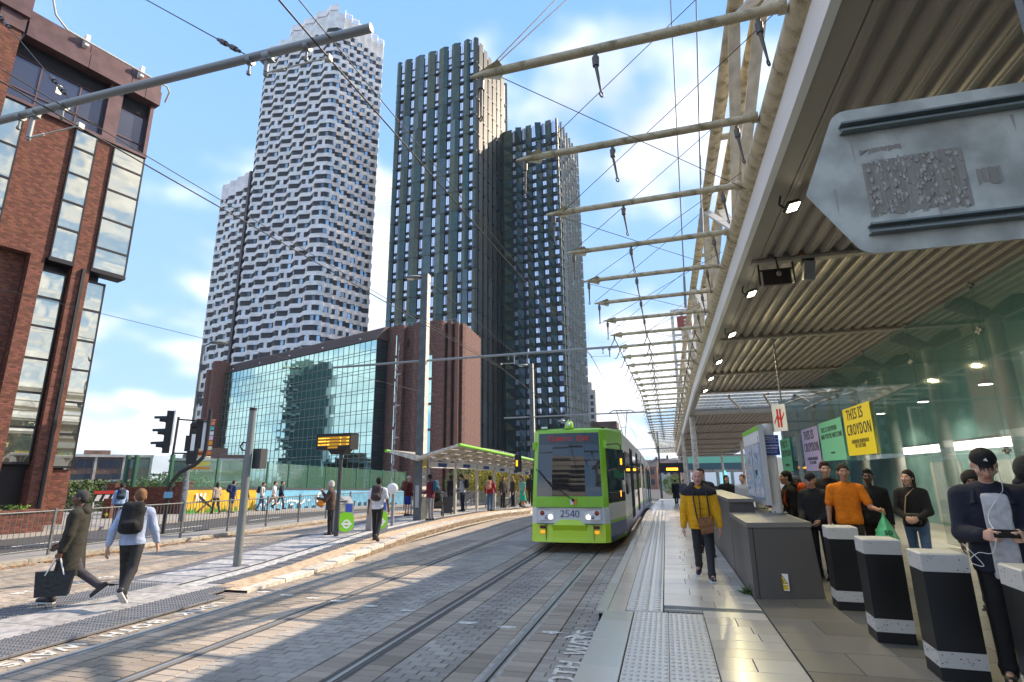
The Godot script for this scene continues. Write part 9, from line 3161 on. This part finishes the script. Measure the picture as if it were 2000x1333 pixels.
	p = person("man in a white T-shirt and black trousers walking away along the island edge", {"pos": Vector3(-7.95, 0.21, -14.5), "yaw": -2.9, "H": 1.74, "h": 0.017, "stride": 0.24, "l": [-0.1, 0.24, 0.35, 0.0], "r": [0.05, 0.24, 0.35, 0.0], "skin": Color(0.13, 0.065, 0.04), "hair": "short", "hc": blk, "top": ["tee", Color(0.74, 0.75, 0.80)], "legs": ["trousers", blk]})
	lab(pack(p, Color(0.055, 0.04, 0.04), 0.28, 0.44), "dark patterned backpack on the man in the white T-shirt")
	var isl_people := [
		["man in a white cap, red sleeves and blue shorts left of the lamp mast", Vector3(-11.15, 0.25, -23.0), 2.7, 1.72, {"top": ["jumper", Color(0.10, 0.012, 0.014)], "legs": ["shorts", Color(0.012, 0.04, 0.28)], "hair": "cap", "hc": Color(0.6, 0.6, 0.6), "skin": pale}, Color(0.16, 0.05, 0.035), "brown backpack on the man in blue shorts"],
		["man in a maroon jumper and grey trousers right of the lamp mast", Vector3(-9.05, 0.25, -20.75), -1.7, 1.76, {"top": ["jumper", Color(0.13, 0.013, 0.025)], "legs": ["trousers", Color(0.20, 0.20, 0.215)], "hc": blk, "skin": dk, "l": [0.1, 0.1, 1.3, 0.3], "r": [0.1, 0.1, 1.3, 0.3], "nod": 0.4}, Color(0.02, 0.08, 0.13), "teal backpack on the man in the maroon jumper"],
		["man in a pale shirt reading his phone under the shelter", Vector3(-9.75, 0.25, -26.2), -1.6, 1.76, {"top": ["shirt", Color(0.45, 0.48, 0.58)], "legs": ["trousers", navy], "skin": pale, "hc": Color(0.05, 0.03, 0.02), "l": [0.1, 0.1, 1.4, 0.3], "r": [0.1, 0.1, 1.4, 0.3], "nod": 0.4}, Color(0.02, 0.022, 0.026), "black backpack on the man in the pale shirt"],
		["woman in a red cardigan and jeans seen from behind under the shelter", Vector3(-8.6, 0.25, -27.1), 3.0, 1.66, {"top": ["jumper", Color(0.30, 0.015, 0.025)], "legs": ["trousers", Color(0.05, 0.13, 0.24)], "hair": "afro", "hc": blk, "l": [-0.1, 0.35, 0.6, 0.1], "r": [-0.1, 0.35, 0.6, 0.1]}, Color(0.55, 0.28, 0.22), "pink backpack on the woman in the red cardigan"],
		["person in black trousers left in the group at the shelter's far end", Vector3(-8.75, 0.24, -29.9), 1.0, 1.66, {"top": ["jacket", Color(0.05, 0.04, 0.04)], "hair": "long", "hc": Color(0.12, 0.07, 0.04)}, Color(0, 0, 0), ""],
		["blonde woman in dark clothes in the middle of the group at the shelter", Vector3(-8.45, 0.24, -30.9), -0.8, 1.64, {"top": ["jumper", Color(0.06, 0.05, 0.045)], "hair": "long", "hc": Color(0.32, 0.2, 0.09), "skin": pale}, Color(0, 0, 0), ""],
		["woman with red brown hair and a rust top in the group at the shelter", Vector3(-8.05, 0.24, -31.4), -1.4, 1.70, {"top": ["jumper", Color(0.22, 0.05, 0.03)], "hair": "long", "hc": Color(0.2, 0.06, 0.03), "skin": pale}, Color(0, 0, 0), ""],
		["woman in a bright green skirt and pale top in the group at the shelter", Vector3(-7.75, 0.24, -30.4), -0.6, 1.62, {"top": ["tee", Color(0.2, 0.5, 0.42)], "legs": ["skirt", Color(0.03, 0.50, 0.33)], "hair": "long", "skin": pale}, Color(0, 0, 0), ""],
		["man in dark clothes closest to the tram under the shelter", Vector3(-8.15, 0.24, -34.0), 0.4, 1.76, {"top": ["jacket", Color(0.03, 0.03, 0.032)], "skin": dk}, Color(0, 0, 0), ""],
		["person in a pale coat half hidden behind the green skirt", Vector3(-8.5, 0.24, -33.0), -1.0, 1.70, {"top": ["coat", Color(0.42, 0.38, 0.33)], "hair": "short"}, Color(0, 0, 0), ""],
		["person in black waiting behind the lamp mast", Vector3(-10.2, 0.25, -22.6), 1.2, 1.70, {"top": ["jacket", blk], "hair": "short"}, Color(0, 0, 0), ""],
		["dark dressed man facing the man in the pale shirt", Vector3(-10.15, 0.25, -25.6), 1.4, 1.74, {"top": ["jacket", Color(0.02, 0.02, 0.025)], "skin": dk}, Color(0, 0, 0), ""],
		# beyond the railings
		["man in a blue shirt with a dark backpack walking beyond the railing near the hedge", Vector3(-21.8, 0.1, -18.2), -2.2, 1.74, {"top": ["shirt", Color(0.30, 0.42, 0.64)], "legs": ["trousers", Color(0.03, 0.05, 0.11)], "stride": 0.35, "hc": blk, "skin": tan}, Color(0.03, 0.05, 0.08), "dark backpack on the man walking beyond the railing"],
		["woman in a beige top and black trousers in front of the yellow mural", Vector3(-23.9, 0.1, -25.6), -1.9, 1.66, {"top": ["jumper", Color(0.42, 0.33, 0.26)], "stride": 0.2, "hair": "long", "skin": dk}, Color(0, 0, 0), ""],
		["man in a bright blue shirt and shorts in front of the yellow mural", Vector3(-23.6, 0.1, -26.4), 3.0, 1.74, {"top": ["tee", Color(0.03, 0.07, 0.25)], "legs": ["shorts", Color(0.04, 0.06, 0.14)], "skin": tan}, Color(0.02, 0.03, 0.07), "navy backpack on the man in the blue shirt and shorts"],
		["person in dark red beside the man in the blue shirt", Vector3(-23.4, 0.1, -27.2), 2.8, 1.66, {"top": ["jumper", Color(0.05, 0.02, 0.035)], "skin": dk}, Color(0, 0, 0), ""],
		["person in a white top and jeans at the start of the blue mural", Vector3(-23.9, 0.0, -29.2), 1.9, 1.68, {"top": ["shirt", Color(0.5, 0.5, 0.5)], "legs": ["trousers", Color(0.03, 0.07, 0.15)], "stride": 0.15}, Color(0.02, 0.03, 0.04), "dark backpack on the person in jeans by the blue mural"],
		["man in a white T-shirt and beige shorts striding past the blue mural", Vector3(-23.7, 0.0, -30.0), 2.0, 1.78, {"top": ["tee", Color(0.7, 0.7, 0.72)], "legs": ["shorts", Color(0.36, 0.27, 0.2)], "stride": 0.36, "skin": pale}, Color(0, 0, 0), ""],
		["man in a dark suit following the beige shorts past the blue mural", Vector3(-24.1, 0.0, -31.2), 2.0, 1.78, {"top": ["jacket", navy], "stride": 0.3, "skin": pale}, Color(0, 0, 0), ""],
		["small distant person in a pale coat against the blue mural", Vector3(-23.0, drop(-44), -43.5), 0.5, 1.64, {"top": ["jacket", Color(0.4, 0.36, 0.31)], "skin": pale, "hair": "bob", "hc": Color(0.3, 0.22, 0.15)}, Color(0, 0, 0), ""],
	]
	for q in isl_people:
		var c: Dictionary = q[4]
		c["pos"] = q[1]; c["yaw"] = q[2]; c["H"] = q[3]; c["h"] = 0.026
		p = person(q[0], c)
		if q[6] != "": lab(pack(p, q[5]), q[6])
